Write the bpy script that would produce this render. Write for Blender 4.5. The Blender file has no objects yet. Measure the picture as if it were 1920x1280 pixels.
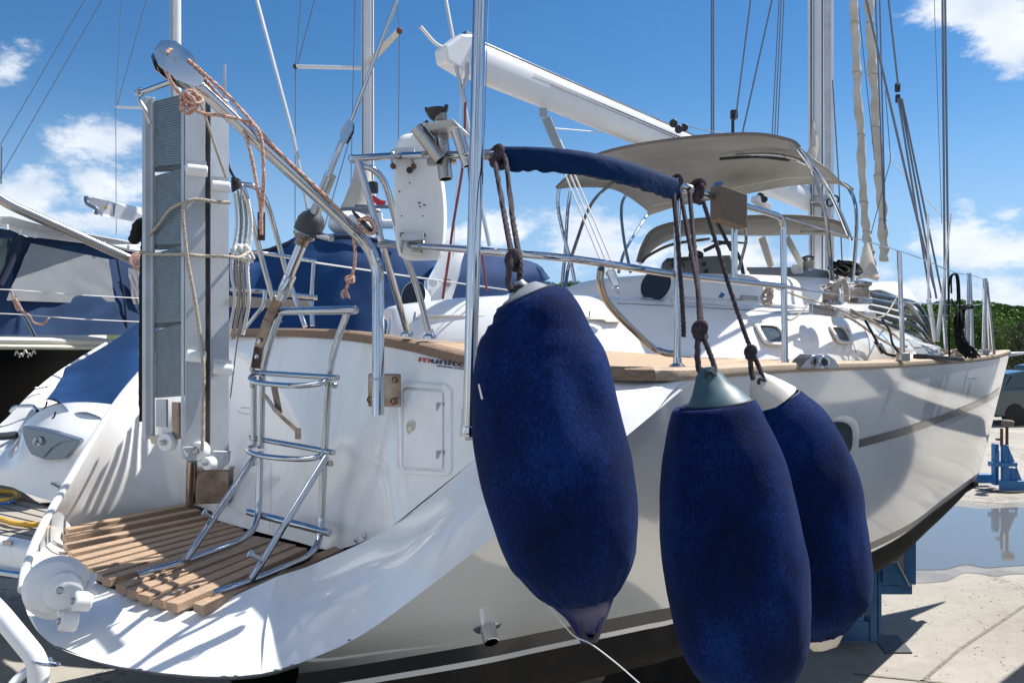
import bpy, math, random
from mathutils import Vector, noise

random.seed(7)
F = 1500.0          # focal length in photo pixels (1920 wide)
HC = 2.3            # camera height above the yard
scene = bpy.context.scene

# ------------------------------------------------------------------ camera
cam = bpy.data.objects.new("camera", bpy.data.cameras.new("camera"))
scene.collection.objects.link(cam)
cam.location = (0, 0, HC)
cam.rotation_euler = (math.radians(90), 0, 0)
cam.data.sensor_width = 36.0
cam.data.lens = 36.0 * F / 1920.0
cam.data.clip_start = 0.05
cam.data.clip_end = 3000
scene.camera = cam

# ------------------------------------------------------------------ sky + sun
SUN_AZ = math.atan2(0.85, 0.527)      # clockwise from +Y
SUN_EL = math.radians(54)
scene.view_settings.view_transform = 'Standard'
scene.view_settings.look = 'None'
scene.view_settings.exposure = 0.72
scene.view_settings.gamma = 1.0

world = bpy.data.worlds.new("World")
scene.world = world
world.use_nodes = True
wn, wl = world.node_tree.nodes, world.node_tree.links
wn.clear()


def N(tree, typ, **kw):
    n = tree.nodes.new(typ)
    for k, v in kw.items():
        if k.startswith("i_"):
            key = k[2:]
            n.inputs[int(key) if key.isdigit() else key.replace("_", " ")].default_value = v
        else:
            setattr(n, k, v)
    return n


def math_node(tree, op, a, b=None, clamp=False):
    n = tree.nodes.new("ShaderNodeMath")
    n.operation = op
    n.use_clamp = clamp
    for i, x in enumerate((a, b)):
        if x is None:
            continue
        if isinstance(x, (int, float)):
            n.inputs[i].default_value = x
        else:
            tree.links.new(x, n.inputs[i])
    return n.outputs[0]


def build_world():
    t = world.node_tree
    out = N(t, "ShaderNodeOutputWorld")
    bg = N(t, "ShaderNodeBackground")
    bg.inputs[1].default_value = 0.070
    sky = N(t, "ShaderNodeTexSky")
    sky.sky_type = 'NISHITA'
    sky.sun_disc = False
    sky.sun_elevation = SUN_EL
    sky.sun_rotation = SUN_AZ
    sky.altitude = 0
    sky.air_density = 1.0
    sky.dust_density = 0.0
    sky.ozone_density = 4.0
    tc = N(t, "ShaderNodeTexCoord")
    sep = N(t, "ShaderNodeSeparateXYZ")
    t.links.new(tc.outputs["Generated"], sep.inputs[0])
    X, Y, Z = sep.outputs
    yy = math_node(t, 'MAXIMUM', math_node(t, 'ABSOLUTE', Y), 0.05)
    u = math_node(t, 'DIVIDE', X, yy)
    v = math_node(t, 'DIVIDE', Z, yy)
    # fbm noise in direction space
    n1 = N(t, "ShaderNodeTexNoise", i_Scale=8.5, i_Detail=12.0, i_Roughness=0.66)
    mp = N(t, "ShaderNodeMapping")
    mp.inputs["Scale"].default_value = (1, 1, 2.0)
    t.links.new(tc.outputs["Generated"], mp.inputs[0])
    t.links.new(mp.outputs[0], n1.inputs["Vector"])
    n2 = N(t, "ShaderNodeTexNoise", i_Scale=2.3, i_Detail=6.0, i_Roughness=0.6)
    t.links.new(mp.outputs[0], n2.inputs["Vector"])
    blobs = [  # px, py, rx, ry, strength
        (165, 275, 125, 50, 1), (60, 360, 120, 60, 1), (200, 350, 120, 60, 1), (90, 420, 240, 40, .9),
        (15, 135, 75, 50, .8), (1815, 15, 110, 50, .95), (1890, 80, 80, 75, 1), (940, 435, 120, 48, 1),
        (1080, 455, 130, 52, 1), (1230, 480, 90, 40, .8), (1808, 372, 38, 34, .7), (1830, 480, 190, 65, .9),
        (1680, 300, 45, 35, .45), (1330, 480, 260, 40, .8), (1620, 500, 160, 50, .8), (1800, 545, 260, 50, .9),
        (700, 520, 300, 40, .5), (1900, 400, 60, 30, .6)]
    acc = None
    for px, py, rx, ry, s in blobs:
        du = math_node(t, 'DIVIDE', math_node(t, 'SUBTRACT', u, (px - 960) / F), rx / F)
        dv = math_node(t, 'DIVIDE', math_node(t, 'SUBTRACT', v, (640 - py) / F), ry / F)
        d2 = math_node(t, 'ADD', math_node(t, 'MULTIPLY', du, du), math_node(t, 'MULTIPLY', dv, dv))
        m = math_node(t, 'MULTIPLY', math_node(t, 'EXPONENT', math_node(t, 'MULTIPLY', d2, -0.8)), s)
        acc = m if acc is None else math_node(t, 'MAXIMUM', acc, m)
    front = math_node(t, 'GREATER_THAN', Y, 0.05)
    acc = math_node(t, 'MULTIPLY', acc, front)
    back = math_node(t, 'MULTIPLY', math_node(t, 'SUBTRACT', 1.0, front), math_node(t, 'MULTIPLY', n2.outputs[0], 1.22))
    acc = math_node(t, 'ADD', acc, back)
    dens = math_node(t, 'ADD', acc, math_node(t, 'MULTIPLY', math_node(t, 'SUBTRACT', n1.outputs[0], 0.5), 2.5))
    ramp = N(t, "ShaderNodeMapRange")
    ramp.interpolation_type = 'SMOOTHSTEP'
    ramp.inputs["From Min"].default_value = 0.42
    ramp.inputs["From Max"].default_value = 0.88
    t.links.new(dens, ramp.inputs["Value"])
    up = math_node(t, 'GREATER_THAN', Z, 0.0)
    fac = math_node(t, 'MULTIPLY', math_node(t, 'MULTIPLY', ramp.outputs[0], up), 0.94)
    # cloud brightness varies with density
    cr = N(t, "ShaderNodeMix")
    cr.data_type = 'RGBA'
    cr.inputs["A"].default_value = (6.6, 7.3, 8.4, 1)
    cr.inputs["B"].default_value = (9.0, 9.3, 9.7, 1)
    n3 = N(t, "ShaderNodeTexNoise", i_Scale=11.0, i_Detail=5.0)
    t.links.new(mp.outputs[0], n3.inputs["Vector"])
    r3 = N(t, "ShaderNodeMapRange")
    r3.inputs["From Min"].default_value = 0.35
    r3.inputs["From Max"].default_value = 0.65
    t.links.new(n3.outputs[0], r3.inputs["Value"])
    t.links.new(r3.outputs[0], cr.inputs["Factor"])
    mix = N(t, "ShaderNodeMix")
    mix.data_type = 'RGBA'
    t.links.new(fac, mix.inputs["Factor"])
    # cool the rim of the sky close to the horizon
    rim = N(t, "ShaderNodeMapRange")
    rim.interpolation_type = 'SMOOTHERSTEP'
    rim.inputs["From Min"].default_value = -.02
    rim.inputs["From Max"].default_value = .34
    rim.inputs["To Min"].default_value = .88
    rim.inputs["To Max"].default_value = 0.0
    t.links.new(Z, rim.inputs["Value"])
    rm = N(t, "ShaderNodeMix")
    rm.data_type = 'RGBA'
    rm.inputs["B"].default_value = (3.4, 5.4, 8.2, 1)
    hs = N(t, "ShaderNodeHueSaturation")
    hs.inputs["Saturation"].default_value = 1.25
    t.links.new(sky.outputs[0], hs.inputs["Color"])
    t.links.new(rim.outputs[0], rm.inputs["Factor"])
    t.links.new(hs.outputs[0], rm.inputs["A"])
    t.links.new(rm.outputs["Result"], mix.inputs["A"])
    t.links.new(cr.outputs["Result"], mix.inputs["B"])
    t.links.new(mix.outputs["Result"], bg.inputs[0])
    t.links.new(bg.outputs[0], out.inputs[0])


build_world()

sun = bpy.data.lights.new("sun", 'SUN')
sun.energy = 4.6
sun.angle = math.radians(0.5)
sun.color = (1.0, 0.96, 0.9)
sun_o = bpy.data.objects.new("sun", sun)
scene.collection.objects.link(sun_o)
SUNV = Vector((math.sin(SUN_AZ) * math.cos(SUN_EL), math.cos(SUN_AZ) * math.cos(SUN_EL), math.sin(SUN_EL)))
sun_o.rotation_euler = SUNV.to_track_quat('Z', 'Y').to_euler()
sun_o.location = (3, 3, 20)

# ================================================================== helpers
COL = scene.collection


def P(px, py, D):
    return Vector(((px - 960) / F * D, D, HC - (py - 640) / F * D))


def V(*a):
    return Vector(a)


def PP_(q):
    return [P(*x) for x in q]


def G(px, py, z=0.0):
    """point on the horizontal plane z under a direction"""
    D = (HC - z) * F / (py - 640)
    return P(px, py, D)


def lerp(a, b, t):
    return a * (1 - t) + b * t


def catmull(pts, n):
    """interpolating spline; items are tuples/vectors of any length"""
    if len(pts) < 3:
        out = []
        for i in range(len(pts) - 1):
            for k in range(n):
                t = k / n
                out.append([a * (1 - t) + b * t for a, b in zip(pts[i], pts[i + 1])])
        out.append(list(pts[-1]))
        return out
    out = []
    m = len(pts)
    for i in range(m - 1):
        p1, p2 = pts[i], pts[i + 1]
        p0 = pts[i - 1] if i > 0 else [2 * a - b for a, b in zip(p1, p2)]
        p3 = pts[i + 2] if i + 2 < m else [2 * b - a for a, b in zip(p1, p2)]
        for k in range(n):
            t = k / n
            out.append([0.5 * ((2 * b) + (-a + c) * t + (2 * a - 5 * b + 4 * c - d) * t * t +
                               (-a + 3 * b - 3 * c + d) * t ** 3) for a, b, c, d in zip(p0, p1, p2, p3)])
    out.append(list(pts[-1]))
    return out


def fillet(pts, rad, n=6):
    pts = [Vector(p) for p in pts]
    if len(pts) < 3:
        return pts
    out = [pts[0]]
    for i in range(1, len(pts) - 1):
        a, b, c = pts[i - 1], pts[i], pts[i + 1]
        da, dc = (a - b), (c - b)
        r = min(rad, da.length * 0.45, dc.length * 0.45)
        s, e = b + da.normalized() * r, b + dc.normalized() * r
        for k in range(n + 1):
            t = k / n
            out.append((s * (1 - t) + b * t) * (1 - t) + (b * (1 - t) + e * t) * t)
    out.append(pts[-1])
    return out


class MB:
    def __init__(self):
        self.v, self.f = [], []

    def add(self, v, f):
        o = len(self.v)
        self.v += [Vector(x) for x in v]
        self.f += [tuple(i + o for i in q) for q in f]
        return self

    def ring_sweep(self, path, radii, seg=10, lobes=0, twist=0.0, cap=True, closed=False, amp=0.16, flat=1.0):
        path = [Vector(p) for p in path]
        n = len(path)
        if not hasattr(radii, '__len__'):
            radii = [radii] * n
        vs, fs = [], []
        t0 = (path[1] - path[0]).normalized()
        up = Vector((0, 0, 1)) if abs(t0.z) < 0.9 else Vector((1, 0, 0))
        nx = t0.cross(up).normalized()
        dist = 0
        for i in range(n):
            if closed:
                t = (path[(i + 1) % n] - path[i - 1])
            else:
                t = path[min(i + 1, n - 1)] - path[max(i - 1, 0)]
            if t.length < 1e-9:
                t = t0
            t.normalize()
            nx = (nx - t * nx.dot(t))
            if nx.length < 1e-6:
                nx = t.orthogonal()
            nx.normalize()
            ny = t.cross(nx)
            if i:
                dist += (path[i] - path[i - 1]).length
            ph = dist * twist
            for k in range(seg):
                a = 2 * math.pi * k / seg
                r = radii[i]
                if lobes:
                    r *= 1 + amp * math.cos(lobes * (a + ph))
                vs.append(path[i] + nx * (r * math.cos(a)) + ny * (r * math.sin(a) * flat))
        m = n if closed else n - 1
        for i in range(m):
            j = (i + 1) % n
            for k in range(seg):
                k2 = (k + 1) % seg
                fs.append((i * seg + k, i * seg + k2, j * seg + k2, j * seg + k))
        if cap and not closed:
            fs.append(tuple(range(seg - 1, -1, -1)))
            fs.append(tuple((n - 1) * seg + k for k in range(seg)))
        return self.add(vs, fs)

    def pipe(self, pts, r, rad=0.05, seg=12, cap=True):
        return self.ring_sweep(fillet(pts, rad), r, seg, cap=cap)

    def spline(self, pts, r, n=6, seg=8, lobes=0, twist=0, cap=True, amp=.16, closed=False):
        if hasattr(r, '__len__'):
            q = catmull([tuple(p) + (rr,) for p, rr in zip(pts, r)], n)
            return self.ring_sweep([x[:3] for x in q], [max(x[3], 1e-4) for x in q], seg, lobes, twist, cap, closed, amp)
        return self.ring_sweep([x[:3] for x in catmull([tuple(p) for p in pts], n)], r, seg, lobes, twist, cap, closed, amp)

    def rope(self, pts, r=0.006, n=None):
        """three-strand twisted line"""
        L = sum((Vector(pts[i + 1]) - Vector(pts[i])).length for i in range(len(pts) - 1))
        per = max(4, min(40, int(L / (len(pts) - 1) / (r * 0.9))))
        return self.spline(pts, r, n or per, 9, 3, 1.05 / r, amp=.17)

    def torus(self, c, R, r, axis=(0, 0, 1), n=20, seg=8, squash=1.0):
        c, ax = Vector(c), Vector(axis).normalized()
        x = ax.orthogonal().normalized()
        y = ax.cross(x)
        path = [c + x * (R * math.cos(2 * math.pi * i / n)) + y * (R * squash * math.sin(2 * math.pi * i / n)) for i in range(n)]
        return self.ring_sweep(path, r, seg, cap=False, closed=True)

    def lathe(self, c, prof, axis=(0, 0, 1), seg=24, caps=True, wob=None):
        c, ax = Vector(c), Vector(axis).normalized()
        x = ax.orthogonal().normalized()
        y = ax.cross(x)
        vs, fs = [], []
        for i, (r, h) in enumerate(prof):
            for k in range(seg):
                a = 2 * math.pi * k / seg
                rr = r * (wob(a, h) if wob else 1)
                vs.append(c + ax * h + x * (rr * math.cos(a)) + y * (rr * math.sin(a)))
        for i in range(len(prof) - 1):
            for k in range(seg):
                k2 = (k + 1) % seg
                fs.append((i * seg + k, i * seg + k2, (i + 1) * seg + k2, (i + 1) * seg + k))
        if caps:
            fs.append(tuple(range(seg - 1, -1, -1)))
            fs.append(tuple((len(prof) - 1) * seg + k for k in range(seg)))
        return self.add(vs, fs)

    def cyl(self, a, b, r, seg=16, r2=None):
        a, b = Vector(a), Vector(b)
        L = (b - a).length
        e = min(r * .15, L * .2)
        r2 = r if r2 is None else r2
        return self.lathe(a, [(r - e, 0), (r, e), (r2, L - e), (r2 - e, L)], b - a, seg)

    def box(self, o, x, y, z):
        """corner o and three edge vectors"""
        o, x, y, z = Vector(o), Vector(x), Vector(y), Vector(z)
        v = [o, o + x, o + x + y, o + y, o + z, o + x + z, o + x + y + z, o + y + z]
        f = [(0, 3, 2, 1), (4, 5, 6, 7), (0, 1, 5, 4), (1, 2, 6, 5), (2, 3, 7, 6), (3, 0, 4, 7)]
        if x.cross(y).dot(z) < 0:
            f = [q[::-1] for q in f]
        return self.add(v, f)

    def bar(self, a, b, w, h, up=(0, 0, 1)):
        """rectangular bar from a to b"""
        a, b, up = Vector(a), Vector(b), Vector(up)
        d = (b - a)
        s = d.cross(up).normalized() * w
        u = s.cross(d).normalized() * h
        return self.box(a - s / 2 - u / 2, d, s, u)

    def prism(self, pts, off):
        pts = [Vector(p) for p in pts]
        off = Vector(off)
        n = len(pts)
        f = [tuple(range(n)), tuple(range(2 * n - 1, n - 1, -1))]
        nrm = Vector((0, 0, 0))
        for i in range(n):
            nrm += (pts[i] - pts[0]).cross(pts[(i + 1) % n] - pts[0])
        for i in range(n):
            j = (i + 1) % n
            f.append((i, i + n, j + n, j))
        if nrm.dot(off) > 0:
            f = [q[::-1] for q in f]
        return self.add(pts + [p + off for p in pts], f)

    def grid(self, rows, nu=4, nv=4, thick=0.0, fn=None):
        """rows of control points, interpolated both ways"""
        R = [catmull([tuple(p) for p in r], nu) for r in rows]
        m = len(R[0])
        cols = [catmull([R[j][i] for j in range(len(R))], nv) for i in range(m)]
        h = len(cols[0])
        vs = [Vector(cols[i][j]) for j in range(h) for i in range(m)]
        if fn:
            vs = [fn(v, (k % m) / (m - 1), (k // m) / (h - 1)) for k, v in enumerate(vs)]
        fs = [(j * m + i, j * m + i + 1, (j + 1) * m + i + 1, (j + 1) * m + i) for j in range(h - 1) for i in range(m - 1)]
        if thick:
            nr = [Vector((0, 0, 0)) for _ in vs]
            for q in fs:
                c = (vs[q[2]] - vs[q[0]]).cross(vs[q[3]] - vs[q[1]])
                for k in q:
                    nr[k] += c
            o = len(vs)
            v2 = [v - (n.normalized() * thick if n.length > 0 else n) for v, n in zip(vs, nr)]
            f2 = [tuple(k + o for k in q[::-1]) for q in fs]
            edge = []
            top = list(range(m)); bot = list(range((h - 1) * m, h * m))
            lef = [j * m for j in range(h)]; rig = [j * m + m - 1 for j in range(h)]
            for L, flip in ((top, 0), (bot, 1), (lef, 1), (rig, 0)):
                for a, b in zip(L, L[1:]):
                    q = (a, a + o, b + o, b)
                    edge.append(q[::-1] if flip else q)
            vs, fs = vs + v2, fs + f2 + edge
        return self.add(vs, fs)

    def ball(self, c, r, seg=14, s=(1, 1, 1)):
        c = Vector(c)
        vs, fs = [], []
        n = seg // 2
        for i in range(n + 1):
            th = math.pi * (i + 0.02) / (n + 0.04)
            for k in range(seg):
                a = 2 * math.pi * k / seg
                vs.append(c + Vector((s[0] * r * math.sin(th) * math.cos(a), s[1] * r * math.sin(th) * math.sin(a), s[2] * r * math.cos(th))))
        for i in range(n):
            for k in range(seg):
                k2 = (k + 1) % seg
                fs.append((i * seg + k, (i + 1) * seg + k, (i + 1) * seg + k2, i * seg + k2))
        fs.append(tuple(range(seg)))
        fs.append(tuple(n * seg + k for k in range(seg - 1, -1, -1)))
        return self.add(vs, fs)

    def build(self, name, m, parent=None, smooth=35, bevel=0.0, label=None):
        o0 = world_origin(parent)
        me = bpy.data.meshes.new(name)
        if parent is None and self.v:
            lo = Vector((sum(v.x for v in self.v) / len(self.v), sum(v.y for v in self.v) / len(self.v), min(v.z for v in self.v)))
            o0 = lo
        me.from_pydata([tuple(v - o0) for v in self.v], [], self.f)
        me.update()
        if smooth:
            me.polygons.foreach_set("use_smooth", [True] * len(me.polygons))
            me.set_sharp_from_angle(angle=math.radians(smooth))
        if isinstance(m, str):
            m = MAT[m]
        me.materials.append(m)
        ob = bpy.data.objects.new(name, me)
        COL.objects.link(ob)
        if parent is None:
            ob.location = o0
        else:
            ob.parent = parent
        if bevel:
            md = ob.modifiers.new("bevel", 'BEVEL')
            md.width = bevel
            md.segments = 2
            md.limit_method = 'ANGLE'
            md.angle_limit = math.radians(40)
        if label:
            ob["label"] = label
        return ob


def world_origin(o):
    r = Vector((0, 0, 0))
    while o is not None:
        r += o.location
        o = o.parent
    return r


def thing(name, loc, label, cat, group=None):
    o = bpy.data.objects.new(name, None)
    o.empty_display_size = .1
    COL.objects.link(o)
    o.location = loc
    return tag(o, label, cat, group)


def tag(o, label=None, cat=None, group=None, kind=None):
    if label: o["label"] = label
    if cat: o["category"] = cat
    if group: o["group"] = group
    if kind: o["kind"] = kind
    return o


# ================================================================== materials
MAT = {}


def mat(name, col, rough=.5, metal=0.0, col2=None, nscale=4.0, detail=6, bump=0.0, bscale=60.0, lo=.35, hi=.65,
        coat=0.0, spec=.5, stretch=None, rvar=0.0, sheen=0.0, trans=0.0, alpha=1.0, ior=1.5):
    m = bpy.data.materials.new(name)
    m.use_nodes = True
    t = m.node_tree
    b = t.nodes["Principled BSDF"]
    b.inputs["Base Color"].default_value = (*col, 1)
    b.inputs["Roughness"].default_value = rough
    b.inputs["Metallic"].default_value = metal
    b.inputs["Coat Weight"].default_value = coat
    b.inputs["Coat Roughness"].default_value = 0.04
    b.inputs["Specular IOR Level"].default_value = spec
    b.inputs["Sheen Weight"].default_value = sheen
    b.inputs["Transmission Weight"].default_value = trans
    b.inputs["IOR"].default_value = ior
    tc = t.nodes.new("ShaderNodeNewGeometry")
    vec = tc.outputs["Position"]
    if stretch:
        mp = t.nodes.new("ShaderNodeMapping")
        mp.inputs["Rotation"].default_value = (0, 0, stretch[3] if len(stretch) > 3 else 0)
        mp.inputs["Scale"].default_value = stretch[:3]
        mp.vector_type = 'TEXTURE' if False else 'POINT'
        t.links.new(vec, mp.inputs[0])
        vec = mp.outputs[0]
    if col2 is not None or rvar:
        n = t.nodes.new("ShaderNodeTexNoise")
        n.inputs["Scale"].default_value = nscale
        n.inputs["Detail"].default_value = detail
        n.inputs["Roughness"].default_value = .62
        t.links.new(vec, n.inputs["Vector"])
        mr = t.nodes.new("ShaderNodeMapRange")
        mr.inputs["From Min"].default_value = lo
        mr.inputs["From Max"].default_value = hi
        t.links.new(n.outputs[0], mr.inputs["Value"])
        if col2 is not None:
            mx = t.nodes.new("ShaderNodeMix")
            mx.data_type = 'RGBA'
            mx.inputs["A"].default_value = (*col, 1)
            mx.inputs["B"].default_value = (*col2, 1)
            t.links.new(mr.outputs[0], mx.inputs["Factor"])
            t.links.new(mx.outputs["Result"], b.inputs["Base Color"])
        if rvar:
            r2 = t.nodes.new("ShaderNodeMapRange")
            r2.inputs["To Min"].default_value = rough
            r2.inputs["To Max"].default_value = rough + rvar
            t.links.new(mr.outputs[0], r2.inputs["Value"])
            t.links.new(r2.outputs[0], b.inputs["Roughness"])
    if bump:
        n = t.nodes.new("ShaderNodeTexNoise")
        n.inputs["Scale"].default_value = bscale
        n.inputs["Detail"].default_value = 4
        t.links.new(vec, n.inputs["Vector"])
        bp = t.nodes.new("ShaderNodeBump")
        bp.inputs["Strength"].default_value = bump
        bp.inputs["Distance"].default_value = 0.01
        t.links.new(n.outputs[0], bp.inputs["Height"])
        t.links.new(bp.outputs[0], b.inputs["Normal"])
    MAT[name] = m
    return m


AX = Vector((.777, .629, 0))      # towards the bow
TX = Vector((-.629, .777, 0))     # towards port
ANG = math.atan2(.629, .777)

mat("gelcoat", (.84, .84, .83), .14, coat=.6, col2=(.68, .68, .655), nscale=2.2, lo=.5, hi=.9, rvar=.14, stretch=(2.2, 2.2, .6, 0), detail=9)
mat("topsides", (.70, .735, .76), .07, coat=1.0, col2=(.63, .665, .69), nscale=.9, lo=.4, hi=.7, rvar=.04)
mat("deck_white", (.82, .82, .80), .35, col2=(.74, .74, .70), nscale=2.2, lo=.5, hi=.8)
mat("steel", (.50, .53, .57), .05, 1.0, rvar=.09, nscale=14)
mat("steel_brushed", (.42, .415, .41), .22, 1.0, col2=(.36, .31, .25), nscale=10, lo=.5, hi=.75, rvar=.2)
mat("steel_stained", (.36, .31, .27), .28, 1.0, col2=(.16, .11, .08), nscale=9, lo=.35, hi=.7)
mat("aluminium", (.52, .55, .59), .42, .5, col2=(.42, .45, .48), nscale=6, rvar=.1)
mat("tread", (.20, .25, .285), .5, .4, col2=(.16, .20, .23), nscale=20)
mat("wire", (.16, .17, .18), .35, .8)
mat("wire_far", (.14, .16, .20), .6, .2)
mat("black_plastic", (.014, .015, .017), .45, bump=.2)
mat("rubber", (.035, .04, .045), .6, col2=(.07, .075, .08), nscale=12)
mat("antifouling", (.010, .010, .011), .75, spec=.2, col2=(.022, .020, .018), nscale=5)
mat("stripe_dark", (.012, .015, .020), .35, coat=.1)
mat("stripe_grey", (.05, .053, .057), .18, coat=.6)
mat("teak", (.42, .27, .155), .65, col2=(.25, .155, .09), nscale=9, stretch=(1.2, 26, 26, -ANG), bump=.35, bscale=22)
mat("teak_new", (.53, .37, .245), .7, col2=(.29, .195, .13), nscale=9, stretch=(1.2, 30, 30, -ANG), bump=.3, bscale=24)
mat("teak_rail", (.34, .23, .15), .7, col2=(.16, .11, .075), nscale=7, stretch=(1.2, 22, 22, -ANG), bump=.5, bscale=20)
mat("teak_rail_lit", (.50, .39, .28), .7, col2=(.24, .17, .12), nscale=7, stretch=(1.2, 22, 22, -ANG), bump=.5, bscale=20, lo=.4, hi=.75)  # lighter copy of teak_rail, sunlit tone put into the colour
mat("teak_grey", (.40, .36, .31), .75, col2=(.30, .265, .225), nscale=8, stretch=(1.5, 26, 26, -.2), bump=.2)
mat("old_wood", (.30, .24, .19), .85, col2=(.13, .10, .08), nscale=14, stretch=(14, 14, 60, 0), bump=.8, bscale=18)
mat("beige_canvas", (.38, .362, .33), .9, col2=(.28, .265, .24), nscale=2.5, bump=.15, bscale=300)
mat("brown_canvas", (.20, .175, .15), .9, col2=(.15, .13, .11), nscale=3)
mat("blue_canvas", (.003, .045, .150), .8, col2=(.002, .030, .110), nscale=2.5, bump=.25, bscale=250, spec=.3)
mat("cover_blue", (.001, .023, .085), .85, spec=.15, col2=(.0008, .015, .06), nscale=5, bump=.4, bscale=30)
mat("navy_canvas", (.020, .055, .135), .8, col2=(.015, .042, .11), nscale=3, bump=.25, bscale=200, spec=.3)
mat("navy_dark", (.006, .014, .038), .7)
mat("window_cloth", (.30, .31, .32), .45, col2=(.25, .26, .28), nscale=1.6)
mat("vinyl_white", (.74, .72, .68), .5)
mat("cream_plastic", (.68, .63, .54), .42, col2=(.60, .55, .47), nscale=8)
mat("white_plastic", (.76, .77, .77), .38, col2=(.68, .68, .67), nscale=7, lo=.5, hi=.8)
mat("teal_vinyl", (.022, .075, .105), .5, col2=(.03, .09, .12), nscale=20)
mat("grey_vinyl", (.24, .26, .29), .45)
mat("royal_vinyl", (.003, .006, .085), .35)
mat("rope_dark", (.075, .060, .070), .9, col2=(.035, .028, .035), nscale=60, spec=.2)
mat("rope_black", (.008, .008, .009), .85, col2=(.02, .02, .022), nscale=60, spec=.2)
mat("rope_beige", (.46, .41, .34), .9, col2=(.30, .26, .21), nscale=90)
mat("rope_red", (.58, .42, .34), .85, col2=(.42, .17, .11), nscale=160, detail=2, lo=.48, hi=.55)
mat("rope_white", (.72, .71, .68), .8)
mat("rope_maroon", (.22, .06, .06), .8)
mat("yellow_hose", (.72, .42, .04), .45)
mat("blue_hose", (.02, .14, .42), .45)
mat("blue_paint", (.020, .115, .27), .45, col2=(.015, .08, .20), nscale=7, lo=.4, hi=.7)
mat("blue_paint_bright", (.03, .19, .46), .4, col2=(.025, .15, .36), nscale=5)
mat("rust", (.13, .06, .035), .8)
mat("painted_white", (.74, .75, .77), .3, coat=.3)
mat("mast_white", (.72, .73, .74), .3, coat=.3, col2=(.66, .67, .68), nscale=2)
mat("sail_cloth", (.56, .52, .45), .85, col2=(.44, .40, .34), nscale=5, bump=.4, bscale=14)
mat("dark_hull", (.004, .004, .005), .5, spec=.12)
mat("glass_dark", (.03, .045, .05), .06, spec=.7)
mat("window_dark", (.05, .065, .075), .12, spec=.6, col2=(.10, .12, .13), nscale=9)
mat("car_paint", (.012, .045, .055), .18, coat=1.0)
mat("car_paint_far", (.05, .06, .08), .2, coat=1.0)
mat("tyre", (.015, .015, .015), .85)
mat("lens_red", (.4, .02, .02), .2)
mat("lens_clear", (.6, .6, .6), .15)
mat("red_ink", (.42, .05, .03), .5)
mat("dark_ink", (.02, .025, .045), .5)
mat("line_ink", (.14, .17, .21), .5)
mat("flag_red", (.55, .03, .05), .8)
mat("sticker_orange", (.75, .40, .03), .6)
mat("blue_metal", (.20, .26, .33), .22, .75)
mat("grey_metal", (.32, .34, .35), .4, .3)
mat("stone", (.20, .19, .17), .9, col2=(.09, .085, .08), nscale=16, bump=1.0, bscale=30)
mat("bark", (.10, .075, .05), .9, bump=.6)
mat("wet_concrete", (.19, .175, .155), .38, col2=(.27, .25, .22), nscale=3, bump=.15, bscale=80)
mat("grit_dark", (.13, .12, .10), .9, col2=(.26, .24, .2), nscale=30)
mat("clear_panel", (.9, .9, .9), .05)


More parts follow.
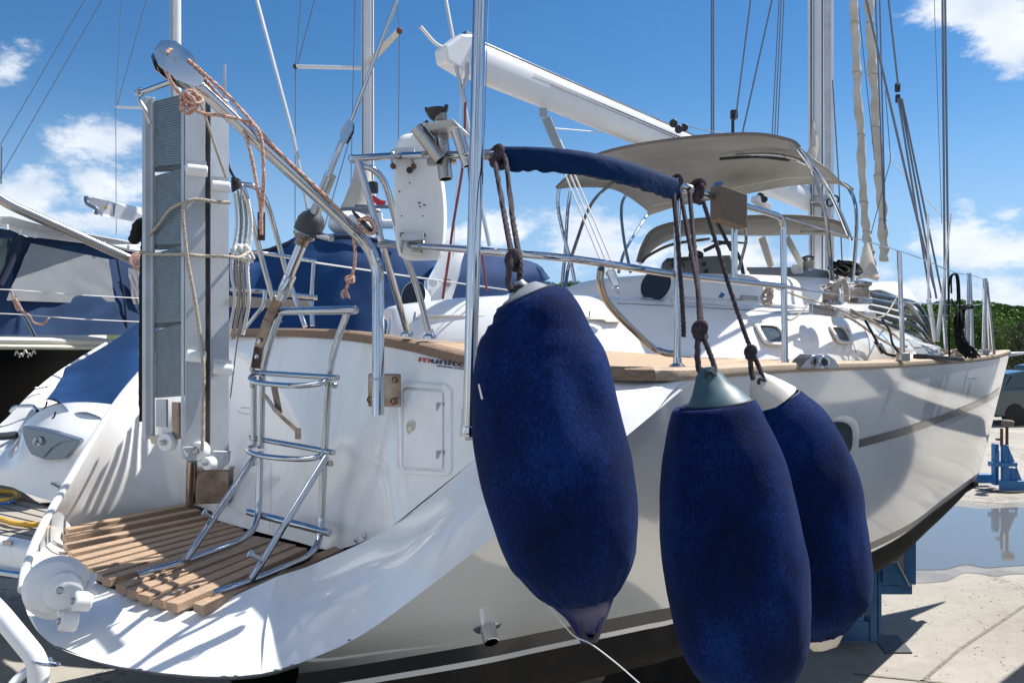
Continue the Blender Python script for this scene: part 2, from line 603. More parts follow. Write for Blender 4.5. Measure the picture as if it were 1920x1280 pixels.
def special_materials():
    # clear vinyl
    m = MAT["clear_panel"]; t = m.node_tree
    out = t.nodes["Material Output"]; b = t.nodes["Principled BSDF"]
    tr = t.nodes.new("ShaderNodeBsdfTransparent"); tr.inputs[0].default_value = (.93, .94, .95, 1)
    gl = t.nodes.new("ShaderNodeBsdfGlossy"); gl.inputs["Roughness"].default_value = .06
    fr = t.nodes.new("ShaderNodeFresnel"); fr.inputs[0].default_value = 1.4
    mx = t.nodes.new("ShaderNodeMixShader")
    t.links.new(fr.outputs[0], mx.inputs[0]); t.links.new(tr.outputs[0], mx.inputs[1]); t.links.new(gl.outputs[0], mx.inputs[2])
    t.links.new(mx.outputs[0], out.inputs[0])
    # teak deck with caulking lines running fore and aft
    m = mat("teak_deck", (.50, .34, .21), .7); t = m.node_tree; b = t.nodes["Principled BSDF"]
    geo = t.nodes.new("ShaderNodeNewGeometry")
    dot = t.nodes.new("ShaderNodeVectorMath"); dot.operation = 'DOT_PRODUCT'
    dot.inputs[1].default_value = tuple(Vector((-.60, .80, 0)))
    t.links.new(geo.outputs["Position"], dot.inputs[0])
    fr_ = math_node(t, 'FRACT', math_node(t, 'MULTIPLY', dot.outputs["Value"], 19.0))
    line = math_node(t, 'LESS_THAN', fr_, .13)
    n = t.nodes.new("ShaderNodeTexNoise"); n.inputs["Scale"].default_value = 6; n.inputs["Detail"].default_value = 6
    mp = t.nodes.new("ShaderNodeMapping"); mp.inputs["Rotation"].default_value = (0, 0, -ANG); mp.inputs["Scale"].default_value = (1, 20, 5)
    t.links.new(geo.outputs["Position"], mp.inputs[0]); t.links.new(mp.outputs[0], n.inputs["Vector"])
    c1 = t.nodes.new("ShaderNodeMix"); c1.data_type = 'RGBA'
    c1.inputs["A"].default_value = (.56, .40, .26, 1); c1.inputs["B"].default_value = (.36, .25, .16, 1)
    t.links.new(n.outputs[0], c1.inputs["Factor"])
    c2 = t.nodes.new("ShaderNodeMix"); c2.data_type = 'RGBA'
    t.links.new(line, c2.inputs["Factor"]); t.links.new(c1.outputs["Result"], c2.inputs["A"]); c2.inputs["B"].default_value = (.03, .03, .03, 1)
    t.links.new(c2.outputs["Result"], b.inputs["Base Color"])
    # fender cover: worn navy fleece
    m = mat("fender_cover", (.01, .02, .1), .85, sheen=.08, spec=.1); t = m.node_tree; b = t.nodes["Principled BSDF"]
    b.inputs["Sheen Roughness"].default_value = .4
    b.inputs["Sheen Tint"].default_value = (.30, .42, .85, 1)
    geo = t.nodes.new("ShaderNodeNewGeometry")
    n1 = t.nodes.new("ShaderNodeTexNoise"); n1.inputs["Scale"].default_value = 5.5; n1.inputs["Detail"].default_value = 8; n1.inputs["Roughness"].default_value = .6
    n2 = t.nodes.new("ShaderNodeTexNoise"); n2.inputs["Scale"].default_value = 130; n2.inputs["Detail"].default_value = 5; n2.inputs["Roughness"].default_value = .7
    mp = t.nodes.new("ShaderNodeMapping"); mp.inputs["Scale"].default_value = (1, 1, .7)
    t.links.new(geo.outputs["Position"], mp.inputs[0])
    t.links.new(mp.outputs[0], n1.inputs["Vector"]); t.links.new(mp.outputs[0], n2.inputs["Vector"])
    s = math_node(t, 'ADD', math_node(t, 'MULTIPLY', n1.outputs[0], .62), math_node(t, 'MULTIPLY', n2.outputs[0], .56))
    cr = t.nodes.new("ShaderNodeValToRGB")
    e = cr.color_ramp.elements
    e[0].position = .46; e[0].color = (.0006, .0045, .026, 1)
    e[1].position = .74; e[1].color = (.0035, .027, .135, 1)
    x = cr.color_ramp.elements.new(.60); x.color = (.0010, .0105, .064, 1)
    t.links.new(s, cr.inputs[0]); t.links.new(cr.outputs[0], b.inputs["Base Color"])
    bp = t.nodes.new("ShaderNodeBump"); bp.inputs["Strength"].default_value = .4; bp.inputs["Distance"].default_value = .005
    t.links.new(n2.outputs[0], bp.inputs["Height"]); t.links.new(bp.outputs[0], b.inputs["Normal"])
    # concrete yard
    m = mat("concrete", (.3, .3, .3), .85); t = m.node_tree; b = t.nodes["Principled BSDF"]
    geo = t.nodes.new("ShaderNodeNewGeometry")
    a = t.nodes.new("ShaderNodeTexNoise"); a.inputs["Scale"].default_value = .55; a.inputs["Detail"].default_value = 8
    c = t.nodes.new("ShaderNodeTexNoise"); c.inputs["Scale"].default_value = 9; c.inputs["Detail"].default_value = 8; c.inputs["Roughness"].default_value = .7
    g = t.nodes.new("ShaderNodeTexNoise"); g.inputs["Scale"].default_value = 150; g.inputs["Detail"].default_value = 3
    vo = t.nodes.new("ShaderNodeTexVoronoi"); vo.feature = 'DISTANCE_TO_EDGE'; vo.inputs["Scale"].default_value = .32
    for nd in (a, c, g): t.links.new(geo.outputs["Position"], nd.inputs["Vector"])
    dis = t.nodes.new("ShaderNodeVectorMath"); dis.operation = 'ADD'
    t.links.new(geo.outputs["Position"], dis.inputs[0]); t.links.new(c.outputs["Color"], dis.inputs[1])
    t.links.new(dis.outputs[0], vo.inputs["Vector"])
    s = math_node(t, 'ADD', math_node(t, 'MULTIPLY', a.outputs[0], .5), math_node(t, 'ADD', math_node(t, 'MULTIPLY', c.outputs[0], .35), math_node(t, 'MULTIPLY', g.outputs[0], .25)))
    cr = t.nodes.new("ShaderNodeValToRGB"); e = cr.color_ramp.elements
    e[0].position = .40; e[0].color = (.27, .245, .205, 1); e[1].position = .66; e[1].color = (.40, .375, .33, 1)
    t.links.new(s, cr.inputs[0])
    crack = math_node(t, 'LESS_THAN', vo.outputs["Distance"], .006)
    mx = t.nodes.new("ShaderNodeMix"); mx.data_type = 'RGBA'
    t.links.new(crack, mx.inputs["Factor"]); t.links.new(cr.outputs[0], mx.inputs["A"]); mx.inputs["B"].default_value = (.12, .11, .10, 1)
    st = t.nodes.new("ShaderNodeTexNoise"); st.inputs["Scale"].default_value = 1.3; st.inputs["Detail"].default_value = 9; st.inputs["Distortion"].default_value = .8
    t.links.new(geo.outputs["Position"], st.inputs["Vector"])
    sr = t.nodes.new("ShaderNodeMapRange"); sr.inputs["From Min"].default_value = .56; sr.inputs["From Max"].default_value = .72; sr.inputs["To Max"].default_value = .55
    t.links.new(st.outputs[0], sr.inputs["Value"])
    m3 = t.nodes.new("ShaderNodeMix"); m3.data_type = 'RGBA'; m3.inputs["B"].default_value = (.19, .165, .13, 1)
    t.links.new(sr.outputs[0], m3.inputs["Factor"]); t.links.new(mx.outputs["Result"], m3.inputs["A"])
    t.links.new(m3.outputs["Result"], b.inputs["Base Color"])
    bp = t.nodes.new("ShaderNodeBump"); bp.inputs["Strength"].default_value = .5; bp.inputs["Distance"].default_value = .01
    t.links.new(g.outputs[0], bp.inputs["Height"]); t.links.new(bp.outputs[0], b.inputs["Normal"])
    # puddle water
    m = mat("puddle", (.14, .14, .135), .045, spec=.7, ior=1.6, bump=.02, bscale=9)
    # leaves
    for nm, c1_, c2_ in (("leaf_dark", (.028, .065, .012), (.075, .15, .025)), ("leaf_mid", (.055, .12, .016), (.11, .20, .03)),
                         ("leaf_olive", (.06, .075, .035), (.11, .12, .06))):
        m = mat(nm, c1_, .6, col2=c2_, nscale=.55, lo=.38, hi=.62, spec=.1)
    mat("hill_green", (.03, .05, .015), .9, col2=(.07, .09, .03), nscale=.4)


special_materials()

# ================================================================== setting
def ground():
    m = MB()
    m.grid([[(-300, -60, 0), (0, -60, 0), (300, -60, 0)], [(-300, 140, 0), (0, 140, 0), (300, 140, 0)], [(-300, 900, 0), (0, 900, 0), (300, 900, 0)]], 4, 4)
    tag(m.build("ground", "concrete"), "sunlit pale concrete boatyard ground", kind="structure")
    pts = [(1450, 985), (1560, 962), (1640, 958), (1760, 950), (1850, 953), (1940, 951), (2030, 958), (2080, 985), (2040, 1030),
           (1960, 1055), (1900, 1060), (1850, 1063), (1810, 1058), (1770, 1062), (1735, 1064), (1690, 1066), (1600, 1060), (1500, 1045), (1430, 1015)]
    g = [G(a, b, .004) for a, b in pts]
    c = sum(g, Vector()) / len(g)
    ring = [Vector(x) for x in catmull([tuple(q) for q in g + [g[0]]], 8)][:-1]
    for r in ring:
        r += (r - c).normalized() * (noise.noise(r * 1.7) * .25)
        r.z = .004
    wet = MB()
    rw = [c + (r - c) * (1.05 + .05 * noise.noise(r * .9)) + (r - c).normalized() * (.25 + .3 * noise.noise(r * 2.3 + Vector((5, 0, 0)))) for r in ring]
    wet.add([c] + [Vector((q.x, q.y, .004)) for q in rw], [(0, 1 + i, 1 + (i + 1) % len(rw)) for i in range(len(rw))])
    wet.v[0] = Vector((c.x, c.y, .004))
    if (wet.v[1] - wet.v[0]).cross(wet.v[2] - wet.v[0]).z < 0:
        wet.f = [q[::-1] for q in wet.f]
    tag(wet.build("wet_ground", "wet_concrete"), "damp dark margin round the puddle", kind="structure")
    c = Vector((c.x, c.y, .008))
    for r in ring:
        r.z = .008
    mm = MB()
    n = len(ring)
    mm.add([c] + ring, [(0, 1 + (i + 1) % n, 1 + i) for i in range(n)])
    # faces must look up
    a_, b_, c_ = mm.f[0]
    if (mm.v[b_] - mm.v[a_]).cross(mm.v[c_] - mm.v[a_]).z < 0:
        mm.f = [q[::-1] for q in mm.f]
    tag(mm.build("puddle", "puddle"), "shallow puddle of water on the concrete", kind="structure")


ground()


# ================================================================== the white sailing yacht
yacht = thing("sailing_yacht", P(1100, 690, 4.5) * 1, "big white sailing yacht with teak toe rail and boarding platform, filling the photo", "sailing yacht")
yacht.location = (1.2, 5.0, 1.0)

# sheer of the starboard side and what hangs below it
SHEER = [(1300, 712, 2.70), (1475, 699, 3.35), (1690, 689, 4.65), (1820, 679, 6.1), (1868, 671, 6.9), (1893, 662, 7.5)]
WL = [(1300, 1128, 3.66), (1475, 1078, 4.16), (1690, 990, 5.36), (1772, 932, 6.1), (1815, 900, 6.6), (1838, 884, 6.95)]
RIM_UP = [(560, 1243, 2.55), (690, 1182, 2.60), (905, 1022, 2.38), (1022, 934, 2.34), (1140, 845, 2.38), (1222, 778, 2.50)]
WL_UP = [(560, 1262, 2.95), (690, 1243, 3.05), (905, 1206, 3.0), (1022, 1183, 3.16), (1140, 1160, 3.35), (1222, 1144, 3.5)]
TOPP = [P(*q) for q in RIM_UP + SHEER]
WLP = [P(*q) for q in WL_UP + WL]
OUT = Vector((.60, -.77, -.08))


def side_rows():
    """rows top to waterline, one control column per station"""
    k = 6
    rows = []
    bul = [0, .01, .02, .02, .02, .02, .02, .02, .015, .02, .02, .0]
    for j in range(k + 1):
        t = j / k
        rows.append([lerp(a, b, t) + OUT * (bul[i] * math.sin(math.pi * t ** .9)) for i, (a, b) in enumerate(zip(TOPP, WLP))])
    return rows


SIDE = side_rows()


def side_pt(u, t, off=0.0):
    """u in station units 0..9, t 0 at the toe rail, 1 at the waterline"""
    def ev(row, u):
        q = catmull([tuple(p) for p in row], 20)
        x = min(max(u * 20, 0), len(q) - 1.001)
        i = int(x)
        return lerp(Vector(q[i]), Vector(q[i + 1]), x - i)
    y = t * (len(SIDE) - 1)
    j = min(int(y), len(SIDE) - 2)
    p = lerp(ev(SIDE[j], u), ev(SIDE[j + 1], u), y - j)
    return p + Vector((.60, -.78, -.15)).normalized() * off


hull_m = MB().grid(SIDE, 10, 3)
hull_m.f = [q[::-1] for q in hull_m.f]
hull = hull_m.build("hull", "topsides", yacht, smooth=60)


def below(p, i, dz, inn):
    c = Vector((.55, -.83, 0)) if i < 10 else Vector((.45, -.89, 0))
    k = {9: .85, 10: .6, 11: .25}.get(i, 1.0) if dz > .11 else 1.0
    dz, inn = dz * k, inn * k
    return p - c * inn + Vector((0, 0, -dz))


def band(name, d0, i0, d1, i1, mt):
    r0 = [below(p, i, d0, i0) for i, p in enumerate(WLP)]
    r1 = [below(p, i, d1, i1) for i, p in enumerate(WLP)]
    m = MB().grid([r0, r1], 10, 2)
    m.f = [q[::-1] for q in m.f]
    return m.build(name, mt, yacht, smooth=60)


band("waterline_stripe", 0, 0, .075, .045, "stripe_dark")
band("waterline_pinstripe", .075, .045, .105, .065, "topsides")
# antifouled bottom, curving in under the boat to the keel
def keel_line(i, f):
    s = [-.2, 0, .25, .4, .55, .72, .9, 1.5, 2.8, 4.0, 4.8, 5.55][i]
    base = Vector((-.57, 3.83, 0)) + Vector((.815, .579, 0)) * s
    return base


rows = [[below(p, i, .105, .065) for i, p in enumerate(WLP)]]
rows.append([below(p, i, .30, .13) for i, p in enumerate(WLP)])
bot = []
for i, p in enumerate(WLP):
    k = keel_line(i, 1)
    q = lerp(p, Vector((k.x, k.y, p.z)), .62 if i < 11 else .1)
    q.z = [.95, .90, .84, .81, .78, .76, .74, .70, .70, .76, .90, 1.05][i]
    bot.append(q)
rows.append(bot)
rows.append([Vector((keel_line(i, 1).x, keel_line(i, 1).y, [.85, .8, .74, .71, .68, .65, .62, .58, .58, .68, .86, 1.03][i])) if i < 11 else bot[-1] + Vector((-.03, .05, -.02)) for i in range(12)])
m = MB().grid(rows, 10, 4)
m.f = [q[::-1] for q in m.f]
m.build("bottom", "antifouling", yacht, smooth=60)
# keel fin
k0, k1 = keel_line(6, 1), keel_line(8, 1)
m = MB()
for z0, z1 in ((.62, .1),):
    a, b = Vector((k0.x, k0.y, z0)), Vector((k1.x, k1.y, z0 - .02))
    m.prism([a, b, Vector((k1.x, k1.y, z1)) - AX * .25, Vector((k0.x, k0.y, z1)) + AX * .1], TX * .16)
m.build("keel", "antifouling", yacht, smooth=0, bevel=.04)

# port side, mirrored over the centreline
CL0 = Vector((-.57, 3.83, 0)); CLD = Vector((.815, .579, 0)).normalized(); CLN = Vector((-.579, .815, 0))


def mirror(p):
    d = (p - CL0).dot(CLN)
    w = .6 * max(0.0, 1 - max(0.0, (p - CL0).dot(CLD)) / 5.6)
    return p - CLN * (2 * d) + CLN * w


port = [[mirror(p) for p in r[6:]] for r in SIDE]
pr_top = P(432, 640, 4.95); pr_bot = P(300, 930, 4.9)
port = [[lerp(pr_top, Vector((pr_bot.x, pr_bot.y, 1.2)), j / (len(SIDE) - 1))] + r for j, r in enumerate(port)]
MB().grid(port, 8, 3).build("port_topsides", "topsides", yacht, smooth=60)
pw = port[-1]
MB().grid([pw, [p + (CLN * -.25 + Vector((0, 0, -.25))) * max(.15, min(1, (5.9 - (p - CL0).dot(CLD)) / 2)) for p in pw],
           [Vector((lerp(p, CL0 + CLD * (p - CL0).dot(CLD), .95).x, lerp(p, CL0 + CLD * (p - CL0).dot(CLD), .95).y, .7 + .35 * max(0, (p - CL0).dot(CLD) - 3.6) / 2.2)) for p in pw]], 8, 3).build("port_bottom", "antifouling", yacht, smooth=60)

# ---- stern: rim, sloping transom, recess, bulkhead, platform
RIM = [(400, 628, 5.0), (310, 655, 4.75), (262, 702, 4.5), (205, 775, 4.2), (130, 898, 3.9), (78, 990, 3.6), (48, 1065, 3.35), (42, 1105, 3.2),
       (56, 1160, 3.0), (100, 1208, 2.86), (200, 1243, 2.72), (300, 1260, 2.62), (400, 1268, 2.55), (490, 1262, 2.54), (560, 1243, 2.55),
       (690, 1182, 2.63), (905, 1022, 2.50), (1140, 845, 2.55), (1300, 712, 2.70)]
# starboard band: from the crease at the bulkhead out to the rim
creA = [(520, 1080, 3.02), (600, 1052, 3.18), (735, 985, 3.04), (905, 850, 2.78), (1010, 765, 2.68), (1095, 706, 2.62), (1200, 712, 2.63), (1300, 712, 2.695)]
rimB = [(490, 1262, 2.54), (560, 1243, 2.55), (690, 1182, 2.60), (905, 1022, 2.38), (1022, 934, 2.34), (1140, 845, 2.38), (1222, 778, 2.50), (1300, 713, 2.70)]
mid = []
for a, b in zip(creA, rimB):
    q = lerp(P(*a), P(*b), .55)
    mid.append(q + Vector((-.005, -.01, .02)))
m = MB().grid([[P(*q) for q in creA], mid, [P(*q) for q in rimB]], 10, 6)
m.f = [q[::-1] for q in m.f]
m.build("quarter", "gelcoat", yacht, smooth=50)
# aft slope below the platform
lipE = [(116, 998, 4.05), (121, 1030, 3.84), (146, 1062, 3.55), (183, 1092, 3.34), (224, 1108, 3.20), (260, 1124, 3.10), (318, 1139, 3.00), (378, 1141, 2.95), (520, 1080, 3.02)]
rimE = [(48, 1065, 3.35), (42, 1110, 3.18), (58, 1162, 3.0), (100, 1208, 2.86), (170, 1236, 2.75), (240, 1251, 2.68), (300, 1260, 2.62), (410, 1268, 2.55), (490, 1262, 2.54)]
mid2 = [lerp(P(*a), P(*b), .5) + Vector((0, 0, .012)) for a, b in zip(lipE, rimE)]
m = MB().grid([[P(*q) for q in lipE], mid2, [P(*q) for q in rimE]], 8, 6)
m.f = [q[::-1] for q in m.f]
m.build("transom", "gelcoat", yacht, smooth=50)
# hull underside of the scoop, tucked in from the rim
under = [P(*q) for q in RIM[6:15]]
und2 = [Vector((p.x + .12, p.y + .45, p.z - .09)) for p in under]
und3 = [Vector((p.x * .6 + .05, p.y + 1.1, .95)) for p in under]
m = MB().grid([under, und2, und3], 8, 3)
m.build("stern_underside", "topsides", yacht, smooth=50)
aft_b = [[Vector((p.x + .10, p.y + .40, p.z - .10)) for p in under], [Vector((p.x * .97 + .05, p.y + 1.0, .90)) for p in under],
         [Vector((p.x * 1.05 - .1, p.y + 1.9, .66)) for p in under], [Vector((p.x * 1.1 - .1, p.y + 3.2, .55)) for p in under]]
MB().grid(aft_b, 6, 4).build("aft_bottom", "antifouling", yacht, smooth=60)
# dark rubbed edge strip right under the rim
MB().spline([P(a, b + 3, c) for a, b, c in RIM[9:15]], .006, 8, 6).build("rim_edge", "stripe_grey", yacht)

# port inner wall of the scoop
top = [(432, 634, 5.0), (345, 650, 4.8), (262, 702, 4.5), (205, 775, 4.2), (130, 898, 3.9), (78, 990, 3.62), (50, 1062, 3.38)]
bot_ = [(432, 975, 4.15), (400, 960, 4.28), (352, 944, 4.50), (290, 955, 4.44), (200, 974, 4.28), (116, 998, 4.05), (60, 1062, 3.46)]
midp = [lerp(P(*a), P(*b), .5) + Vector((-.05, .02, 0)) for a, b in zip(top, bot_)]
m = MB().grid([[P(*q) for q in top], midp, [P(*q) for q in bot_]], 8, 6)
m.f = [q[::-1] for q in m.f]
m.build("scoop_wing", "gelcoat", yacht, smooth=50)
# rounded outer edge of the wing
MB().spline([P(*q) for q in RIM[:8]], .018, 8, 10).build("wing_edge", "gelcoat", yacht)

# aft bulkhead
WT = [(398, 626, 5.05), (432, 629, 4.9), (540, 629, 4.25), (650, 635, 3.74), (760, 650, 3.35), (870, 675, 3.0), (960, 692, 2.75), (1095, 703, 2.60)]
WB = [(352, 946, 4.43), (404, 975, 4.20), (520, 1006, 3.78), (640, 1036, 3.42), (735, 985, 3.04), (905, 850, 2.78), (1000, 775, 2.69), (1095, 710, 2.61)]


def interp_line(L, px):
    for a, b in zip(L, L[1:]):
        if px <= b[0]:
            t = (px - a[0]) / (b[0] - a[0])
            return (lerp(a[1], b[1], t), lerp(a[2], b[2], t))
    return L[-1][1:]


def wallP(px, py, off=0.0):
    yt, dt = interp_line(WT, px)
    yb, db = interp_line(WB, px)
    t = (py - yt) / (yb - yt)
    t = max(-.3, min(1.3, t))
    d = 1 / ((1 - t) / dt + t / db)
    p = P(px, py, d)
    return p + Vector((-.62, -.75, .1)).normalized() * off


cols = [398, 440, 500, 560, 620, 680, 735, 790, 850, 905, 960, 1030, 1094]
rowsW = []
for j in range(7):
    t = j / 6
    r = []
    for c in cols:
        yt, _ = interp_line(WT, c); yb, _ = interp_line(WB, c)
        r.append(wallP(c, yt + (yb - yt) * t))
    rowsW.append(r)
m = MB().grid(rowsW, 3, 2)
m.f = [q[::-1] for q in m.f]
m.build("aft_bulkhead", "gelcoat", yacht, smooth=50)

# platform floor under the slats, shade of the gaps put into its dark colour
fl = [[(352, 946, 4.5), (430, 975, 4.2), (530, 1003, 3.85), (640, 1038, 3.45)], [(118, 998, 3.98), (150, 1062, 3.45), (262, 1122, 3.06), (385, 1138, 2.93)]]
m = MB().grid([[P(*q) + Vector((0, 0, -.055)) for q in r] for r in fl], 6, 6)
m.f = [q[::-1] for q in m.f]
m.build("platform_floor", "rubber", yacht, smooth=50)

# teak slats
slatE = [(125, 994, 3.98), (121, 1008, 3.87), (122, 1024, 3.77), (131, 1038, 3.66), (142, 1050, 3.56), (155, 1060, 3.47), (168, 1069, 3.38), (183, 1078, 3.30), (198, 1087, 3.24),
         (226, 1101, 3.14), (247, 1110, 3.08), (269, 1119, 3.03), (295, 1127, 2.98), (321, 1134, 2.93), (371, 1137, 2.89)]
slatF = [(352, 947, 4.42), (372, 957, 4.34), (392, 968, 4.25), (404, 977, 4.18), (420, 982, 4.12), (436, 986, 4.06), (450, 992, 3.99), (460, 999, 3.93), (470, 1006, 3.87),
         (489, 1009, 3.80), (505, 1012, 3.74), (526, 1018, 3.67), (546, 1022, 3.60), (567, 1029, 3.54), (636, 1029, 3.44)]
for i, (e, f_) in enumerate(zip(slatE, slatF)):
    a, b = P(*e), P(*f_)
    # neighbouring spacing decides the width
    j = i + 1 if i + 1 < len(slatE) else i - 1
    d = (b - a).normalized()
    gap = (P(*slatE[j]) - a)
    w = min(.062, (gap - d * gap.dot(d)).length * .80)
    if i == 8: w = .055
    s = MB().bar(a - Vector((0, 0, .008)), b - Vector((0, 0, .008)), max(w, .042), .034)
    s.build("slat", "teak_new", yacht, smooth=0, bevel=.003)

# chrome drain pair on the bulkhead foot, through-hull on the quarter
for px, py in ((670, 1011), (686, 1004)):
    c = wallP(px, py, .004)
    MB().lathe(c, [(.007, 0), (.012, 0), (.012, .004), (.006, .005)], (-.62, -.75, .1), 14).build("drain", "steel_brushed", yacht)

# exhaust outlet, low on the quarter
ex = MB()
c = P(913, 1170, 2.86)
ax = Vector((.25, -.75, -.62)).normalized()
ex.lathe(c, [(.02, -.02), (.052, -.004), (.052, .004), (.030, .010), (.028, .07), (.024, .072), (.022, .02)], ax, 24)
ex.build("exhaust_outlet", "steel", yacht)

# ---------------------------------------------------------------- toe rail
def strip(path, w, h, z0=0.0, inward=True, n=10, round_=False, shift=0.0):
    """flat-topped rail following a path; w extends to the left of travel (inboard)"""
    q = [Vector(x) for x in catmull([tuple(p) for p in path], n)]
    m = MB()
    vs, fs = [], []
    prof = [(-.006, 0), (-.012, h * .35), (-.008, h * .8), (.006, h), (w - .012, h), (w, h * .8), (w, 0)]
    k = len(prof)
    for i, p in enumerate(q):
        t = q[min(i + 1, len(q) - 1)] - q[max(i - 1, 0)]
        t.z = 0
        t.normalize()
        s = Vector((-t.y, t.x, 0))
        for (a, b) in prof:
            vs.append(p + s * (a + shift) + Vector((0, 0, b + z0)))
    for i in range(len(q) - 1):
        for j in range(k - 1):
            fs.append((i * k + j, (i + 1) * k + j, (i + 1) * k + j + 1, i * k + j + 1))
        fs.append((i * k + k - 1, (i + 1) * k + k - 1, (i + 1) * k, i * k))
    fs.append(tuple(range(k)))
    fs.append(tuple((len(q) - 1) * k + j for j in range(k - 1, -1, -1)))
    return m.add(vs, fs)


TR_ST = [(398, 628, 5.05), (432, 630, 4.9), (540, 631, 4.25), (650, 638, 3.74), (760, 656, 3.35), (870, 684, 3.0), (960, 701, 2.76), (1060, 710, 2.62), (1150, 713, 2.57), (1225, 714, 2.60)]
TR_SB = [(1225, 714, 2.60), (1300, 712, 2.70), (1475, 699, 3.35), (1690, 689, 4.65), (1820, 679, 6.1), (1868, 672, 6.9), (1893, 664, 7.52)]
strip([P(*q) for q in TR_ST], .07, .045).build("toe_rail", "teak_rail", yacht, smooth=40)
strip([P(*q) for q in TR_SB], .075, .042).build("toe_rail", "teak_rail_lit", yacht, smooth=40)
# port toe rail (seen only at the bow)
pp = [mirror(P(*q)) for q in TR_SB[1:]][::-1]
strip(pp, .075, .042).build("toe_rail", "teak_rail", yacht, smooth=40)

# ---------------------------------------------------------------- deck
ot = [(398, 631, 5.0), (540, 634, 4.25), (650, 641, 3.76), (760, 659, 3.37), (870, 687, 3.02), (960, 704, 2.80), (1080, 712, 2.66), (1225, 718, 2.64), (1300, 716, 2.73), (1475, 702, 3.38), (1690, 692, 4.68), (1820, 681, 6.15), (1868, 674, 6.9), (1885, 668, 7.35)]
inn = [(460, 628, 5.3), (560, 629, 4.8), (640, 630, 4.55), (730, 634, 4.25), (870, 641, 3.95), (950, 648, 3.85), (1060, 653, 3.72), (1180, 660, 3.72), (1290, 668, 3.86), (1475, 674, 4.38), (1690, 672, 5.75), (1780, 668, 6.7), (1835, 667, 7.1), (1880, 667, 7.4)]
m = MB().grid([[P(*q) for q in ot], [P(*q) for q in inn]], 6, 6)
m.build("side_deck", "teak_deck", yacht, smooth=60)
# the rest of the deck, closing the hull
cen = [CL0 + CLD * s + Vector((0, 0, 2.2)) for s in (.35, .45, .6, .75, 1.0, 1.35, 1.8, 2.4, 3, 3.8, 5, 6, 6.8, 7.1)]
inn_p = [P(*q) + Vector((0, 0, -.02)) for q in inn]
po = [mirror(P(*q)) for q in ot[8:]]
farp = [P(432, 640, 4.95)] * 1 + [lerp(P(432, 636, 4.95), po[0], i / 8) for i in range(1, 8)] + po
m = MB().grid([inn_p, cen, [Vector((p.x, p.y, 2.14)) for p in farp]], 4, 4)
m.build("deck", "deck_white", yacht, smooth=60)

# ---------------------------------------------------------------- deckhouse
CB = [(722, 632, 4.35), (745, 640, 4.15), (870, 648, 3.95), (1000, 656, 3.78), (1130, 664, 3.72), (1280, 676, 3.90), (1475, 682, 4.38), (1600, 680, 4.95), (1690, 672, 5.75), (1742, 664, 6.6)]
CT = [(724, 600, 4.44), (752, 580, 4.34), (880, 566, 4.22), (1000, 560, 4.12), (1130, 561, 4.10), (1280, 570, 4.30), (1475, 584, 4.76), (1600, 594, 5.30), (1690, 636, 5.95), (1745, 652, 6.7)]


def cabP(px, py, off=0.0):
    yt, dt = interp_line(CT, px); yb, db = interp_line(CB, px)
    t = (py - yt) / (yb - yt)
    d = 1 / ((1 - t) / dt + t / db)
    bulge = .03 * math.sin(math.pi * max(0, min(1, t)))
    return P(px, py, d) + Vector((.45, -.87, .2)).normalized() * (off + bulge)


r_b = [P(*q) for q in CB]; r_t = [P(*q) for q in CT]
r_m = [lerp(a, b, .5) + Vector((.45, -.87, .2)) * .03 for a, b in zip(r_b, r_t)]
r_i = [p + Vector((-.06, .14, .028)) for p in r_t]
CR = [(745, 596, 4.9), (775, 574, 4.8), (900, 561, 4.6), (1010, 556, 4.5), (1140, 555, 4.5), (1290, 560, 4.7), (1480, 570, 5.2), (1605, 578, 5.7), (1690, 618, 6.4), (1748, 648, 7.0)]
m = MB().grid([[p + Vector((0, 0, -.06)) for p in r_b], r_b, r_m, r_t, r_i, [P(*q) for q in CR], [P(a, b - 2, c + 1.2) for a, b, c in CR]], 6, 4)
m.build("deckhouse", "gelcoat", yacht, smooth=40)
# raised coachroof around the cockpit
B1 = [(1035, 556, 4.6), (1130, 556, 4.55), (1290, 561, 4.75), (1480, 571, 5.25), (1600, 579, 5.7), (1700, 600, 6.3)]
B2 = [(1040, 546, 4.75), (1125, 528, 4.72), (1290, 519, 4.9), (1480, 524, 5.4), (1600, 534, 5.9), (1690, 566, 6.4)]
B3 = [(1060, 540, 5.2), (1125, 523, 5.1), (1290, 513, 5.3), (1480, 518, 5.8), (1600, 528, 6.2), (1700, 560, 6.8)]
B4 = [(1060, 541, 6.2), (1130, 527, 6.1), (1290, 519, 6.3), (1480, 523, 6.8), (1600, 532, 7.2), (1710, 562, 7.4)]
m = MB().grid([[P(*q) for q in r] for r in (B1, B2, B3, B4)], 6, 5)
m.build("coachroof", "deck_white", yacht, smooth=50)
# grey spray-hood base along the coachroof
g1 = [(1400, 527, 5.5), (1500, 532, 5.7), (1600, 540, 6.0)]
g2 = [(1400, 502, 5.6), (1500, 503, 5.8), (1600, 512, 6.1)]
m = MB().grid([[P(*q) for q in g1], [P(*q) for q in g2], [P(a, b + 1, c + .15) for a, b, c in g2]], 5, 2)
m.build("hood_coaming", "grey_metal", yacht, smooth=40)
